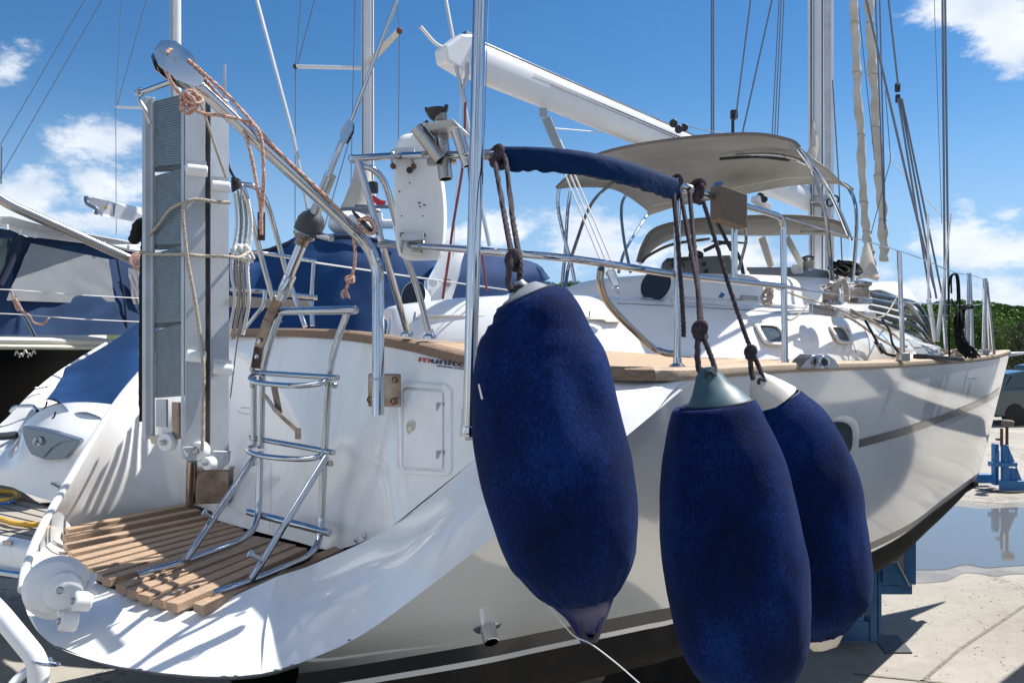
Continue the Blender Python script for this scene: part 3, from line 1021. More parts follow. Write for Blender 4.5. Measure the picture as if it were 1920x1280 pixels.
# louvred dark sides forward of the hood and the sloping hatch garage
lo = MB()
for k in range(5):
    a = P(1632, 552 + k * 12, 5.72 + k * .02); b = P(1722, 574 + k * 14, 6.2); c_ = P(1750, 630 + k * 6, 6.4)
    lo.spline([a, lerp(a, b, .5) + Vector((0, 0, .01)), b, c_], .018, 5, 8)
lo.build("louvre", "stripe_grey", yacht)
fd = MB().grid([[P(1610, 545, 5.9), P(1680, 552, 6.2), P(1740, 640, 6.8)], [P(1620, 530, 6.5), P(1700, 538, 6.8), P(1762, 640, 7.3)]], 6, 3)
fd.build("foredeck_hatch", "deck_white", yacht, smooth=50)
MB().bar(P(1700, 566, 6.0), P(1748, 640, 6.5), .05, .02).build("hatch_rail", "aluminium", yacht, smooth=0, bevel=.004)

# groove line along the coaming, latch, side hatch tab
for q_ in (((1152, 571), (1280, 576), (1400, 583), (1475, 588)), ((1572, 598), (1582, 630), (1597, 664)), ((1612, 618), (1618, 640), (1622, 662))):
    MB().spline([cabP(x, y, .018) for x, y in q_], .0022, 6, 5).build("moulding_line", "line_ink", yacht)
MB().bar(cabP(800, 597, .01), cabP(1100, 602, .01), .05, .012, (0, .3, 1)).build("locker_lip", "vinyl_white", yacht, smooth=0, bevel=.004)
MB().prism([cabP(x, y, .0) for x, y in ((1080, 596), (1152, 597), (1146, 606), (1122, 606), (1118, 602), (1080, 601))], Vector((.02, -.04, 0))).build("locker_lip", "cream_plastic", yacht, smooth=0)
for px in (1095, 772):
    la = MB()
    la.box(cabP(px, 585, .0), Vector((.03, .005, 0)), Vector((.01, -.02, 0)), Vector((0, 0, -.012)))
    la.cyl(cabP(px + 3, 588, .015), cabP(px + 1, 600, .015), .004, 8)
    la.torus(cabP(px + 2, 603, .015), .011, .003, (.2, -1, 0))
    la.build("latch", "steel", yacht)

# portlights of the deckhouse
def portlight(pts, name="portlight"):
    """pts: corners in photo pixels on the deckhouse side"""
    c = (sum(p[0] for p in pts) / 4, sum(p[1] for p in pts) / 4)
    def loop(s, off, rr=.28):
        q = [(c[0] + (p[0] - c[0]) * s, c[1] + (p[1] - c[1]) * s) for p in pts]
        out = []
        for i in range(4):
            a, b, d = q[i - 1], q[i], q[(i + 1) % 4]
            for k in range(6):
                t = k / 5
                s1 = (b[0] + (a[0] - b[0]) * rr * (1 - t) ** 2 + (d[0] - b[0]) * rr * t ** 2, b[1] + (a[1] - b[1]) * rr * (1 - t) ** 2 + (d[1] - b[1]) * rr * t ** 2)
                out.append(cabP(s1[0], s1[1], off + .03))
        return out
    m = MB()
    L = [loop(1.32, .0), loop(1.27, .014), loop(1.02, .014), loop(.98, -.02)]
    n = len(L[0])
    vs = [p for l in L for p in l]
    fs = [(j * n + i, j * n + (i + 1) % n, (j + 1) * n + (i + 1) % n, (j + 1) * n + i) for j in range(3) for i in range(n)]
    m.add(vs, [f[::-1] for f in fs])
    fr = m.build(name, "vinyl_white", yacht, smooth=50)
    g = MB()
    g.add(loop(1.0, .001), [tuple(range(n))[::-1]])
    g.build("pane", "window_dark", fr, smooth=0)


portlight([(1405, 614), (1442, 616), (1457, 646), (1422, 645)])
portlight([(1543, 617), (1566, 619), (1579, 644), (1558, 643)])

# cowl vents
def cowl(px, py, D, r, h, look):
    look = Vector(look).normalized()
    c = P(px, py, D)
    base = c - Vector((0, 0, h)) - look * r * .6
    path = [base, base + Vector((0, 0, h * .45)), c - look * r * .75 + Vector((0, 0, -.01)), c - look * r * .15, c + look * r * .25, c + look * r * .3]
    m = MB().spline(path, [r * .55, r * .55, r * .72, r * .95, r * 1.12, r * 1.15], 5, 24, cap=False)
    b = m.build("cowl_vent", "white_plastic", yacht, smooth=60)
    i = MB().lathe(c, [(r * 1.08, .3 * r), (r * .86, -.2 * r), (r * .5, -.5 * r)], look, 24)
    i.build("throat", "navy_dark", b, smooth=60)
    return b


cowl(1233, 537, 4.45, .085, .09, (-.62, -.72, .28))
cowl(779, 556, 4.5, .075, .10, (-.50, -.85, .15))

# fairlead on the rail
fa = MB()
fa.prism(PP_(((1503, 690, 3.36), (1512, 676, 3.38), (1524, 666, 3.40), (1553, 665, 3.46), (1566, 674, 3.5), (1576, 690, 3.52))), Vector((-.02, .10, .004)))
fa.torus(P(1545, 679, 3.41), .020, .008, (.3, -1, .1), squash=1.2)
fb_ = fa.build("fairlead", "steel", yacht, smooth=40, bevel=.012)
MB().lathe(P(1545, 679, 3.405), [(.016, 0), (.014, .006)], (.3, -1, .1), 18).build("mouth", "black_plastic", fb_)
# hull window with its flush ring, half hidden by the rear fender
def hull_patch(u0, u1, t0, t1, off, n=24, p=3.2):
    c, w, h = (u0 + u1) / 2, (u1 - u0) / 2, (t1 - t0) / 2
    tc = (t0 + t1) / 2
    out = []
    for i in range(n):
        a = 2 * math.pi * i / n
        cs, sn = math.cos(a), math.sin(a)
        out.append(side_pt(c + w * math.copysign(abs(cs) ** (2 / p), cs), tc + h * math.copysign(abs(sn) ** (2 / p), sn), off))
    return out


m = MB()
L = [hull_patch(7.0, 7.56, .20, .46, .0), hull_patch(7.02, 7.54, .21, .45, .004), hull_patch(7.06, 7.50, .23, .43, .004), hull_patch(7.065, 7.495, .235, .425, -.02)]
n = 24
m.add([p for l in L for p in l], [(j * n + i, j * n + (i + 1) % n, (j + 1) * n + (i + 1) % n, (j + 1) * n + i) for j in range(3) for i in range(n)])
hw = m.build("hull_window", "aluminium", yacht, smooth=50)
MB().add(hull_patch(7.062, 7.498, .233, .427, .0025), [tuple(range(n))]).build("pane", "glass_dark", hw, smooth=0)
# grey cove stripe
r0 = [side_pt(u, lerp(.345, .285, (u - 7.6) / 3.3), .004) for u in [7.55 + i * .113 for i in range(30)]]
r1 = [side_pt(u, lerp(.388, .352, (u - 7.6) / 3.3), .004) for u in [7.55 + i * .113 for i in range(30)]]
m = MB().grid([r0, r1], 1, 1)
m.f = [q[::-1] for q in m.f]
m.build("cove_stripe", "stripe_grey", yacht, smooth=60)
# small chrome fitting near the bow
q = side_pt(9.05, .12, .012)
MB().bar(q, q + Vector((.05, .045, 0)), .02, .012).build("hull_fitting", "steel", yacht, smooth=0)


# ================================================================== steelwork of the stern
ST = .0125


def cleat_clamp(c, ax, r=.018, L=.035, name="rail_clamp"):
    c, ax = Vector(c), Vector(ax).normalized()
    return MB().cyl(c - ax * L / 2, c + ax * L / 2, r, 16).build(name, "steel_brushed", yacht)


# pushpit: upper rail
up1 = [P(663, 297, 3.05), P(760, 292, 2.82), P(885, 291, 2.60), P(935, 291, 2.50), P(1020, 293, 2.46), P(1120, 303, 2.52), P(1200, 322, 2.66), P(1268, 346, 2.85), P(1345, 371, 3.08), P(1440, 399, 3.38)]
sp = [Vector(x) for x in catmull([tuple(p) for p in up1], 6)]
cor = P(1468, 407, 3.47); ft = P(1472, 684, 3.45)
pu = fillet([sp[-1], cor, ft], .06)
MB().ring_sweep(sp + pu[1:], .0135, 14).build("pushpit_rail", "steel", yacht)
# pushpit: middle rail
mid_ = [P(712, 458, 3.0), P(780, 461, 2.85), P(880, 468, 2.66), P(960, 475, 2.55), P(1060, 484, 2.52), P(1160, 498, 2.62), P(1270, 515, 2.86), P(1370, 526, 3.14), P(1472, 537, 3.46)]
MB().spline(mid_, .0125, 8, 14).build("pushpit_rail", "steel", yacht)
# uprights
MB().cyl(P(1270, 346, 2.85), P(1270, 686, 2.83), .0125).build("stanchion", "steel", yacht)
MB().cyl(P(1377, 400, 3.16), P(1377, 527, 3.16), .0125).build("stanchion", "steel", yacht)
MB().pipe([P(671, 298, 3.03), P(717, 460, 3.0), P(764, 624, 3.35)], .0135, .02).build("stanchion", "steel", yacht)
MB().spline([P(678, 312, 3.04), P(700, 318, 3.05), P(722, 345, 3.08), P(737, 395, 3.12), P(752, 455, 3.16), P(782, 540, 3.25), P(806, 628, 3.30)], .013, 6, 12).build("stanchion", "steel", yacht)
MB().spline([P(1127, 504, 2.58), P(1126, 530, 2.62), P(1140, 568, 2.70), P(1180, 612, 2.82), P(1222, 650, 2.92), P(1246, 661, 2.90), P(1268, 664, 2.86)], .0125, 6, 12).build("rail_brace", "steel_brushed", yacht)
# port half of the pushpit seen behind the bridge
MB().spline([P(440, 345, 4.05), P(455, 352, 4.05), P(470, 400, 4.1), P(487, 470, 4.2), P(503, 530, 4.25), P(517, 580, 4.3), P(525, 605, 4.3)], .014, 6, 12).build("stanchion", "steel", yacht)
MB().spline([P(448, 345, 4.15), P(480, 352, 4.2), P(500, 380, 4.3), P(518, 440, 4.4), P(540, 520, 4.45), P(558, 572, 4.45), P(572, 612, 4.4)], .0145, 6, 12).build("stanchion", "steel", yacht)
MB().pipe([P(432, 470, 4.2), P(490, 474, 4.3), P(525, 479, 4.4), P(592, 490, 4.6)], .011).build("pushpit_rail", "steel", yacht)
MB().pipe([P(432, 542, 4.5), P(480, 545, 4.5), P(595, 558, 4.6)], .014).build("pushpit_rail", "steel", yacht)
MB().pipe([P(588, 492, 4.6), P(584, 555, 4.6)], .012).build("stanchion", "steel", yacht)
MB().pipe([P(583, 565, 4.6), P(586, 610, 4.55)], .014).build("stanchion", "steel", yacht)
MB().pipe([P(497, 545, 4.4), P(495, 572, 4.4), P(480, 590, 4.4), P(462, 612, 4.5)], .012, .08).build("rail_brace", "steel", yacht)
# slatted helm seat on the port quarter
for k in range(5):
    MB().bar(P(428, 556 + k * 4.4, 4.75 - k * .05), P(588, 566 + k * 2.6, 4.85 - k * .05), .03, .012).build("seat_slat", "teak_grey", yacht, smooth=0)
# base flanges
for q in ((1270, 686, 2.83), (1472, 684, 3.45), (764, 626, 3.35), (806, 630, 3.3)):
    c = P(*q)
    MB().lathe(c, [(.03, -.01), (.03, 0), (.016, .01), (.015, .03)], (0, 0, 1), 20).build("stanchion_base", "steel", yacht)
# rings and clamps
MB().torus(P(661, 298, 3.06), .016, .003, (.3, -1, .1)).build("shackle", "steel", yacht)
for q in ((1255, 344, 2.82), (1290, 355, 2.92), (1268, 515, 2.86), (925, 291, 2.53)):
    cleat_clamp(P(*q), (.85, .4, -.12))

# stanchions forward, lifelines and bow rail
for x0, y0, x1, y1, D in ((1686, 470, 1693, 674, 4.62), (1817, 512, 1823, 664, 6.1), (1847, 522, 1845, 664, 6.6)):
    a, b = P(x1, y1, D), P(x0, y0, D)
    r = .0135
    MB().cyl(a, b, r if D < 5 else .017).build("stanchion", "steel", yacht)
    MB().box(a - Vector((.03, .03, .01)), Vector((.06, 0, 0)), Vector((0, .06, 0)), Vector((0, 0, .05))).build("stanchion_base", "steel_brushed", yacht, smooth=0, bevel=.008)
MB().cyl(P(1811, 662, 5.9), P(1818, 515, 6.05), .014).build("stanchion", "steel", yacht)
MB().cyl(P(1864, 664, 6.75), P(1850, 528, 6.6), .012).build("stanchion", "steel", yacht)
MB().cyl(P(1856, 660, 6.9), P(1851, 540, 6.6), .012).build("stanchion", "steel", yacht)
ll = MB().spline([P(1472, 408, 3.47), P(1580, 440, 4.0), P(1687, 471, 4.62), P(1740, 490, 5.1), P(1790, 511, 5.6), P(1818, 515, 6.05), P(1848, 525, 6.6)], .0035, 6, 8)
ll.build("lifeline", "steel", yacht)
MB().spline([P(1474, 540, 3.47), P(1560, 550, 4.0), P(1690, 566, 4.62), P(1818, 572, 6.05), P(1848, 568, 6.6)], .003, 6, 8).build("lifeline", "steel", yacht)
MB().bar(P(1472, 538, 3.47), P(1510, 544, 3.6), .016, .016).build("turnbuckle", "steel", yacht, smooth=0, bevel=.004)
MB().spline([P(1690, 590, 4.62), P(1765, 592, 5.3), P(1845, 591, 6.6)], .002, 4, 6).build("lifeline", "wire", yacht)

# tall antenna mast on the quarter
MB().cyl(P(880, 800, 2.42), P(901, -60, 2.42), .0205, 24).build("pole", "steel", yacht)
c = P(879, 796, 2.43)
m = MB()
m.lathe(c, [(.026, -.035), (.028, -.02), (.024, 0), (.023, .05)], (0.02, 0, 1), 20)
m.box(c + Vector((-.012, .02, -.05)), Vector((.024, 0, 0)), Vector((0, .2, .05)), Vector((0, 0, .03)))
m.build("pole_bracket", "steel", yacht)
MB().spline([P(915, 0, 2.43), P(910, 200, 2.43), P(905, 330, 2.43), P(900, 470, 2.44)], .002, 6, 6).build("antenna_cable", "steel", yacht)
m = MB()
m.bar(P(882, 262, 2.47), P(885, 322, 2.47), .01, .05, (0, 1, 0))
m.torus(P(887, 291, 2.45), .03, .004, (0, 0, 1))
m.build("pole_bracket", "steel", yacht)
MB().cyl(P(905, 291, 2.50), P(930, 291, 2.49), .017).build("rail_clamp", "steel_brushed", yacht)

# rod holders clamped to the upper rail
def rod_tube(a, b, r=.019, name="rod_holder"):
    a, b = Vector(a), Vector(b)
    ax = (b - a); L = ax.length
    m = MB().lathe(a, [(r * .86, .03), (r * .86, 0), (r, 0), (r, L), (r * .86, L), (r * .84, L - .05)], ax, 20, caps=False)
    return m.build(name, "steel_brushed", yacht)


rod_tube(P(781, 240, 2.66), P(826, 300, 2.66), .022)
rod_tube(P(794, 232, 2.70), P(838, 292, 2.70), .018)
rod_tube(P(856, 244, 2.58), P(878, 311, 2.58), .020)
rod_tube(P(836, 336, 2.68), P(824, 222, 2.70), .024)
cp = MB().lathe(P(825, 226, 2.69), [(.024, -.002), (.024, .02), (.023, .02), (.023, 0)], (-.02, .05, 1), 20)
cp.build("bronze_collar", "steel_stained", yacht)
c = P(818, 217, 2.69)
m = MB().lathe(c, [(.020, -.012), (.030, .004), (.034, .022), (.027, .022), (.020, .008)], (-.1, 0, 1), 24)
m.box(c + Vector((-.036, -.012, .012)), Vector((.014, 0, -.003)), Vector((0, .024, 0)), Vector((-.003, 0, .014)))
m.box(c + Vector((.024, -.012, .012)), Vector((.012, 0, 0)), Vector((0, .024, 0)), Vector((.005, 0, .022)))
m.build("rod_cap", "black_plastic", yacht)
m = MB()
m.prism([P(795, 231, 2.62), P(848, 223, 2.58), P(862, 238, 2.60), P(857, 240, 2.62), P(846, 236, 2.60), P(806, 245, 2.64)], Vector((.03, .12, .0)))
m.build("holder_plate", "aluminium", yacht, smooth=0, bevel=.002)
m = MB()
m.box(P(800, 297, 2.70), Vector((.10, -.02, 0)), Vector((0, .04, 0)), Vector((0, 0, -.018)))
m.box(P(790, 283, 2.72), Vector((.02, 0, 0)), Vector((0, .03, 0)), Vector((0, 0, -.015)))
m.build("clamp_plate", "steel_stained", yacht, smooth=0, bevel=.002)

# white moulded casing clamped outside the rails
def casing():
    # back plate outline and a fuller shell behind it
    out = [(748, 480), (741, 440), (739, 330), (740, 285), (748, 262), (764, 253), (786, 255), (806, 272), (818, 300), (828, 350), (832, 400), (830, 450), (822, 482), (800, 488), (768, 488)]
    inn_ = [(752, 478), (745, 440), (742, 330), (743, 288), (752, 270), (766, 262), (780, 264), (794, 285), (806, 310), (815, 350), (819, 395), (812, 425), (806, 458), (800, 476), (775, 481)]
    Dn = 2.86
    front = [P(x, y, Dn + (x - 740) * .0004) for x, y in inn_]
    rim_ = [P(x, y, Dn + .02) for x, y in out]
    back1 = [P(x + (6 if x > 785 else 0), y + (-2 if y < 300 else 0), Dn + .12) for x, y in out]
    cx, cy = 800, 370
    back2 = [P(cx + (x - cx) * .8, cy + (y - cy) * .88, Dn + .19) for x, y in out]
    n = len(out)
    L = [catmull([tuple(p) for p in r + [r[0]]], 4)[:-1] for r in (front, rim_, back1, back2)]
    k = len(L[0])
    m = MB().add([p for l in L for p in l], [(j * k + i, j * k + (i + 1) % k, (j + 1) * k + (i + 1) % k, (j + 1) * k + i) for j in range(3) for i in range(k)] + [tuple(range(k - 1, -1, -1)), tuple(3 * k + i for i in range(k))])
    t = thing("rescue_case", P(785, 487, 2.95), "white moulded plastic case clamped upright to the stern rails, left of the tall steel pole", "case")
    m.build("shell", "white_plastic", t, smooth=50)
    for (px, py, r) in ((768, 319, .012),):
        MB().lathe(P(px, py, Dn - .002), [(r, 0), (r * .85, .002)], (0, -1, 0), 20).build("drain_hole", "black_plastic", t)
    d = MB()
    for (px, py) in ((768, 343), (749, 359), (753, 405), (793, 405)):
        d.lathe(P(px, py, Dn - .002), [(.003, 0), (.002, .003)], (0, -1, 0), 8)
    for a, b, w in ((783, 379, 6), (793, 383, 5), (786, 386, 3)):
        d.box(P(a, b, Dn - .004), Vector((w * .0019, 0, 0)), Vector((0, .006, 0)), Vector((0, 0, -.004)))
    d.build("marking", "dark_ink", t)
    for (x0, x1, y0, y1) in ((737, 776, 277, 292), (752, 794, 438, 452)):
        b = MB().box(P(x0, y1, Dn - .03), Vector(((x1 - x0) / F * Dn, 0, .004)), Vector((0, .035, 0)), Vector((0, 0, (y1 - y0) / F * Dn)))
        br = b.build("clamp_bracket", "aluminium", t, smooth=0, bevel=.003)
    for (x, y, y2) in ((734, 297, 312), (773, 297, 312), (752, 462, 441), (790, 462, 441)):
        MB().torus(P(x + 2, (297 if y < 400 else 464) - 2, 2.84), .021, .0035, (.95, .3, 0), squash=1.0).build("u_bolt", "steel_brushed", t)
        MB().lathe(P(x + 3, y2, Dn - .008), [(.010, -.004), (.010, .008), (.004, .012)], (0, -1, 0), 12).build("nut", "rust", t)
    b = MB().box(P(768, 478, Dn - .012), Vector((.05, 0, 0)), Vector((0, .02, 0)), Vector((0, 0, .012)))
    b.build("lower_tab", "cream_plastic", t, smooth=0, bevel=.003)


casing()

# oar block of weathered wood for the outboard
t = MB().box(P(1352, 345, 3.02), Vector((.115, .045, -.030)), Vector((-.03, .055, 0)), Vector((0, 0, -.13)))
ob = t.build("outboard_pad", "old_wood", None, smooth=0, bevel=.006)
tag(ob, "weathered square wooden pad clamped on the upper stern rail", "wooden pad")
MB().box(P(1342, 340, 3.14), Vector((.03, .0, 0)), Vector((0, .05, 0)), Vector((0, 0, -.115))).build("pad_plate", "blue_paint", yacht, smooth=0, bevel=.003)

# ---------------------------------------------------------------- davits
# starboard davit
dv = fillet([P(709, 778, 3.02), P(709, 505, 3.08), P(690, 458, 3.07), P(336, 128, 2.70)], .14, 10)
d = MB().ring_sweep(dv, .0235, 20).build("davit", "steel", yacht)
MB().torus(P(709, 710, 3.03), .027, .004, (0, 0, 1)).build("collar", "steel", d)
hd = MB()
c = P(338, 128, 2.70)
axd = (P(690, 458, 3.07) - P(336, 128, 2.70)).normalized()
side = axd.cross(Vector((0, 0, 1))).normalized()
upv = side.cross(axd).normalized()
for s_ in (-1, 1):
    o = c + side * (.028 * s_)
    pts = []
    for (a, b) in ((.085, .0), (.07, .030), (.0, .055), (-.065, .048), (-.095, .015), (-.09, -.03), (-.05, -.055), (.02, -.050), (.07, -.028)):
        pts.append(o + axd * a + upv * b)
    hd.prism(pts, side * .004 * s_)
hd.build("sheave_cheek", "steel", d, smooth=0)
MB().lathe(c - side * .022 - axd * .03, [(.045, 0), (.034, .014), (.034, .03), (.045, .044)], side, 24).build("sheave", "black_plastic", d)
MB().lathe(c - side * .034 - axd * .03, [(.008, 0), (.008, .068)], side, 14).build("sheave_pin", "steel_brushed", d)
pl = MB()
pl.box(P(689, 762, 3.2), Vector((.135, -.03, 0)), Vector((.004, .012, 0)), Vector((0, 0, .132)))
pl.build("davit_plate", "steel_stained", yacht, smooth=0, bevel=.006)
for q in ((741, 711), (738, 752), (694, 749)):
    MB().torus(P(q[0], q[1], 3.155), .011, .0035, (-.2, -1, 0)).build("bolt_hole", "rust", yacht)
# port davit, running out of the left edge
dp = [P(-60, 322, 4.2), P(0, 376, 4.26), P(262, 494, 4.72), P(300, 540, 4.8), P(310, 640, 4.85)]
MB().ring_sweep(fillet(dp, .15, 8), .027, 18).build("davit", "steel_brushed", yacht)
# swinging arm above the bridge
MB().cyl(P(267, 173, 2.98), P(330, 150, 2.86), .010).build("davit_arm", "steel", yacht)
MB().spline([P(258, 168, 2.98), P(262, 190, 2.98), P(272, 207, 2.98), P(282, 232, 2.99)], .008, 5, 8).build("davit_arm", "steel_brushed", yacht)
MB().torus(P(262, 173, 2.98), .014, .005, (0, -1, .2)).build("shackle", "steel", yacht)

# davit falls: red flecked line
rl = tag(MB().rope([P(312, 100, 2.64), P(322, 94, 2.66), P(345, 108, 2.70), P(380, 145, 2.74), P(420, 190, 2.78), P(450, 225, 2.80), P(468, 280, 2.80), P(480, 340, 2.80), P(489, 395, 2.80), P(490, 440, 2.80)], .0062).build("fall_line", "rope_red"),
         "red flecked line hanging in a loop from the nearest davit", "rope")
rl2 = MB().rope([P(305, 112, 2.66), P(312, 135, 2.66), P(325, 160, 2.67), P(345, 185, 2.68), P(365, 205, 2.70), P(385, 214, 2.72), P(410, 216, 2.74), P(440, 222, 2.78), P(470, 232, 2.80), P(487, 250, 2.80), P(493, 290, 2.80), P(494, 350, 2.80), P(488, 430, 2.80)], .0062)
rl2 = rl2.build("fall_line", "rope_red")
tag(rl2, "red flecked line looped under the davit head beside the loop end", "rope")
kn = MB()
for k in range(6):
    a = k * 1.1
    kn.torus(P(358 + 8 * math.sin(a * 2), 182 + 4 * k, 2.66), .022 + .004 * math.sin(a), .0058, (math.cos(a), -1, math.sin(a * 1.7)), 16, 7)
tag(kn.build("knot", "rope_red"), "bunched knot of red flecked line under the davit head", "knot")
tag(MB().rope([P(352, 112, 2.68), P(430, 182, 2.75), P(520, 282, 2.86), P(600, 358, 2.94), P(660, 418, 3.02), P(685, 432, 3.04), P(700, 428, 3.04), P(690, 412, 3.03), P(672, 424, 3.0)], .0058).build("fall_line", "rope_red"),
    "red flecked line laid along the davit tube down to its cleat", "rope")
tag(MB().rope([P(663, 446, 3.0), P(666, 480, 3.0), P(662, 510, 3.0), P(656, 522, 3.0)], .006).build("rope_tail", "rope_red"), "short red flecked rope tail with a frayed knotted end", "rope")
kn = MB()
for k in range(3):
    kn.torus(P(656, 521 + k * 2, 2.99), .014, .006, (.3 * k - .2, -.6, 1), 14, 7)
kn.rope([P(655, 524, 2.99), P(652, 534, 2.99), P(649, 542, 2.99)], .0062)
for k in range(9):
    a = k * .7
    kn.spline([P(649, 540, 2.99), P(646 + 6 * math.sin(a), 547, 2.985), P(648 + 8 * math.sin(a), 556 + (k % 3) * 2, 2.985)], .0016, 4, 5)
tag(kn.build("rope_knot", "rope_red"), "frayed knot at the end of the hanging rope tail", "knot")
# cleat horn with line
m = MB().spline([P(661, 396, 3.0), P(672, 408, 2.99), P(695, 432, 2.99), P(700, 440, 3.0)], [.004, .008, .008, .004], 5, 10)
m.build("horn_cleat", "black_plastic", yacht)
tag(MB().rope([P(671, 414, 2.98), P(685, 408, 2.97), P(698, 414, 2.97), P(704, 428, 2.97), P(696, 438, 2.97), P(680, 432, 2.97)], .0058).build("cleat_line", "rope_red"), "red flecked line wrapped on the black horn cleat of the near davit", "rope")
m = MB()
for k in range(4):
    m.torus(P(259 + k * 1.5, 488 + k * 3, 4.6), .04 - k * .004, .010, (.5, -1, .4 - .2 * k), 16, 7)
tag(m.build("cleat_line", "rope_red"), "red flecked coil at the lower end of the left davit, beside the gangway", "rope")
# hook block hanging off the falls
m = MB()
m.box(P(482, 450, 2.81), Vector((.024, 0, 0)), Vector((0, .02, 0)), Vector((0, 0, .10)))
tag(m.build("pulley_block", "black_plastic", None, smooth=0, bevel=.004), "narrow black pulley block at the end of the red flecked loop", "pulley")

# ---------------------------------------------------------------- backstay with its adjuster
bs = thing("backstay_adjuster", P(490, 640, 3.9), "steel backstay rod and adjuster rising from the transom past the davit", "backstay")
MB().cyl(P(752, -20, 3.15), P(657, 232, 3.2), .0075, 12).build("rod", "steel", bs)
m = MB()
tgp = P(650, 247, 3.2)
bx = (P(752, 0, 3.2) - P(490, 640, 3.2)).normalized()
sd = Vector((bx.z, 0, -bx.x))
for s_ in (-1, 1):
    m.prism([tgp + bx * a + sd * b + Vector((0, s_ * .015, 0)) for a, b in ((.045, -.008), (.045, .012), (.01, .024), (-.04, .02), (-.05, -.004), (-.01, -.02))], Vector((0, s_ * .004, 0)))
m.build("toggle", "steel", bs, smooth=0)
MB().lathe(tgp + Vector((0, -.022, 0)), [(.009, 0), (.009, .044)], (0, 1, 0), 14).build("toggle_pin", "steel_brushed", bs)
MB().lathe(P(643, 262, 3.2), [(.010, 0), (.012, .01), (.013, .15), (.014, .16)], -bx, 16).build("shroud_sleeve", "steel", bs)
MB().lathe(P(621, 325, 3.22), [(.016, 0), (.023, .004), (.023, .085), (.020, .16), (.021, .20)], -bx, 20).build("cylinder", "steel_brushed", bs)
MB().lathe(P(592, 396, 3.24), [(.020, -.03), (.022, 0), (.045, .02), (.056, .045), (.056, .095), (.040, .102)], -bx, 28).build("boot", "rubber", bs)
MB().cyl(P(598, 441, 3.2), P(622, 447, 3.14), .013).build("valve", "steel", bs)
MB().lathe(P(571, 440, 3.27), [(.045, 0), (.046, .008), (.028, .022), (.026, .05)], -bx, 24).build("flange", "steel_stained", bs)
MB().lathe(P(569, 450, 3.28), [(.022, 0), (.0215, .12), (.021, .16)], -bx, 20).build("piston", "steel", bs)
MB().lathe(P(545, 514, 3.34), [(.024, 0), (.026, .005), (.026, .07), (.020, .12)], -bx, 20).build("fork", "steel", bs)
MB().lathe(P(535, 548, 3.33), [(.010, -.02), (.010, .04)], (.3, 1, 0), 12).build("clevis_pin", "steel_brushed", bs)
cpn = [P(522, 560, 3.50), P(503, 600, 3.66), P(486, 650, 3.74), P(479, 690, 3.74)]
m = MB()
for a, b in zip(cpn, cpn[1:]):
    m.bar(a, b, .045, .014, (0, 1, .2))
m.build("chainplate", "steel_stained", bs, smooth=0, bevel=.003)
for q in ((487, 640), (482, 668)):
    MB().lathe(P(q[0], q[1], 3.71), [(.010, 0), (.010, .008), (.004, .012)], (-.2, -1, 0), 10).build("bolt", "steel", bs)

# ---------------------------------------------------------------- boarding ladder
LD = thing("boarding_ladder", P(540, 1040, 3.5), "stainless folding boarding ladder standing on the teak platform", "ladder")


def tube(pts, r=.015, name="rail", rad=.05, m="steel", parent=None):
    return MB().pipe(pts, r, rad, 14).build(name, m, parent or LD)


tube([P(527, 583, 3.62), P(509, 630, 3.66), P(494, 690, 3.72), P(491, 712, 3.72)], name="upper_rail", rad=.08)
tube([P(652, 583, 3.30), P(633, 635, 3.34), P(620, 682, 3.40), P(617, 712, 3.42)], name="upper_rail", rad=.08)
MB().cyl(P(513, 583, 3.64), P(667, 581, 3.24), .018).build("rung", "steel", LD)
tube([P(492, 705, 3.70), P(489, 840, 3.70)], name="rail")
tube([P(476, 705, 3.74), P(476, 838, 3.74)], name="rail", r=.014)
tube([P(616, 712, 3.42), P(608, 850, 3.43)], name="rail")
MB().cyl(P(474, 698, 3.76), P(634, 708, 3.36), .0125).build("rung", "steel", LD)
MB().spline([P(474, 703, 3.74), P(469, 711, 3.66), P(490, 718, 3.55), P(550, 723, 3.38), P(598, 719, 3.32), P(612, 712, 3.36)], .012, 6, 12).build("step_hoop", "steel", LD)
MB().cyl(P(470, 820, 3.78), P(626, 848, 3.38), .0125).build("rung", "steel", LD)
MB().spline([P(470, 838, 3.74), P(464, 844, 3.66), P(490, 854, 3.52), P(550, 860, 3.38), P(590, 858, 3.34), P(606, 850, 3.38)], .012, 6, 12).build("step_hoop", "steel", LD)
tube([P(488, 845, 3.70), P(485, 955, 3.68), P(478, 990, 3.58), P(452, 1014, 3.45), P(345, 1053, 3.28), P(258, 1078, 3.16)], name="folding_rail", rad=.09)
tube([P(608, 852, 3.42), P(602, 980, 3.42), P(598, 1015, 3.38), P(580, 1045, 3.28), P(470, 1090, 3.06), P(400, 1112, 2.97)], name="folding_rail", rad=.09)
MB().cyl(P(466, 959, 3.74), P(618, 998, 3.36), .0175).build("rung", "steel", LD)
tube([P(480, 852, 3.64), P(348, 1050, 3.25)], name="strut", r=.0142)
tube([P(612, 856, 3.36), P(471, 1085, 3.05)], name="strut", r=.0142)
for q in (((398, 972, 3.38), (383, 960, 3.36)), ((494, 1052, 3.06), (469, 1037, 3.03))):
    a, b = P(*q[0]), P(*q[1])
    m = MB().cyl(a, b, .008, 12)
    m.lathe(b, [(.014, -.004), (.014, .003), (.006, .004)], b - a, 16)
    m.build("standoff_peg", "steel", LD)
m = MB()
pts = [P(492, 738, 3.68), P(500, 745, 3.66), P(515, 768, 3.62), P(540, 792, 3.58), P(556, 806, 3.56)]
for a, b in zip(pts, pts[1:]):
    m.bar(a, b, .018, .006, (0, 1, .3))
m.box(P(553, 823, 3.56), Vector((.026, 0, 0)), Vector((0, .006, 0)), Vector((0, 0, .05)))
m.build("latch_strap", "steel_stained", LD, smooth=0, bevel=.001)
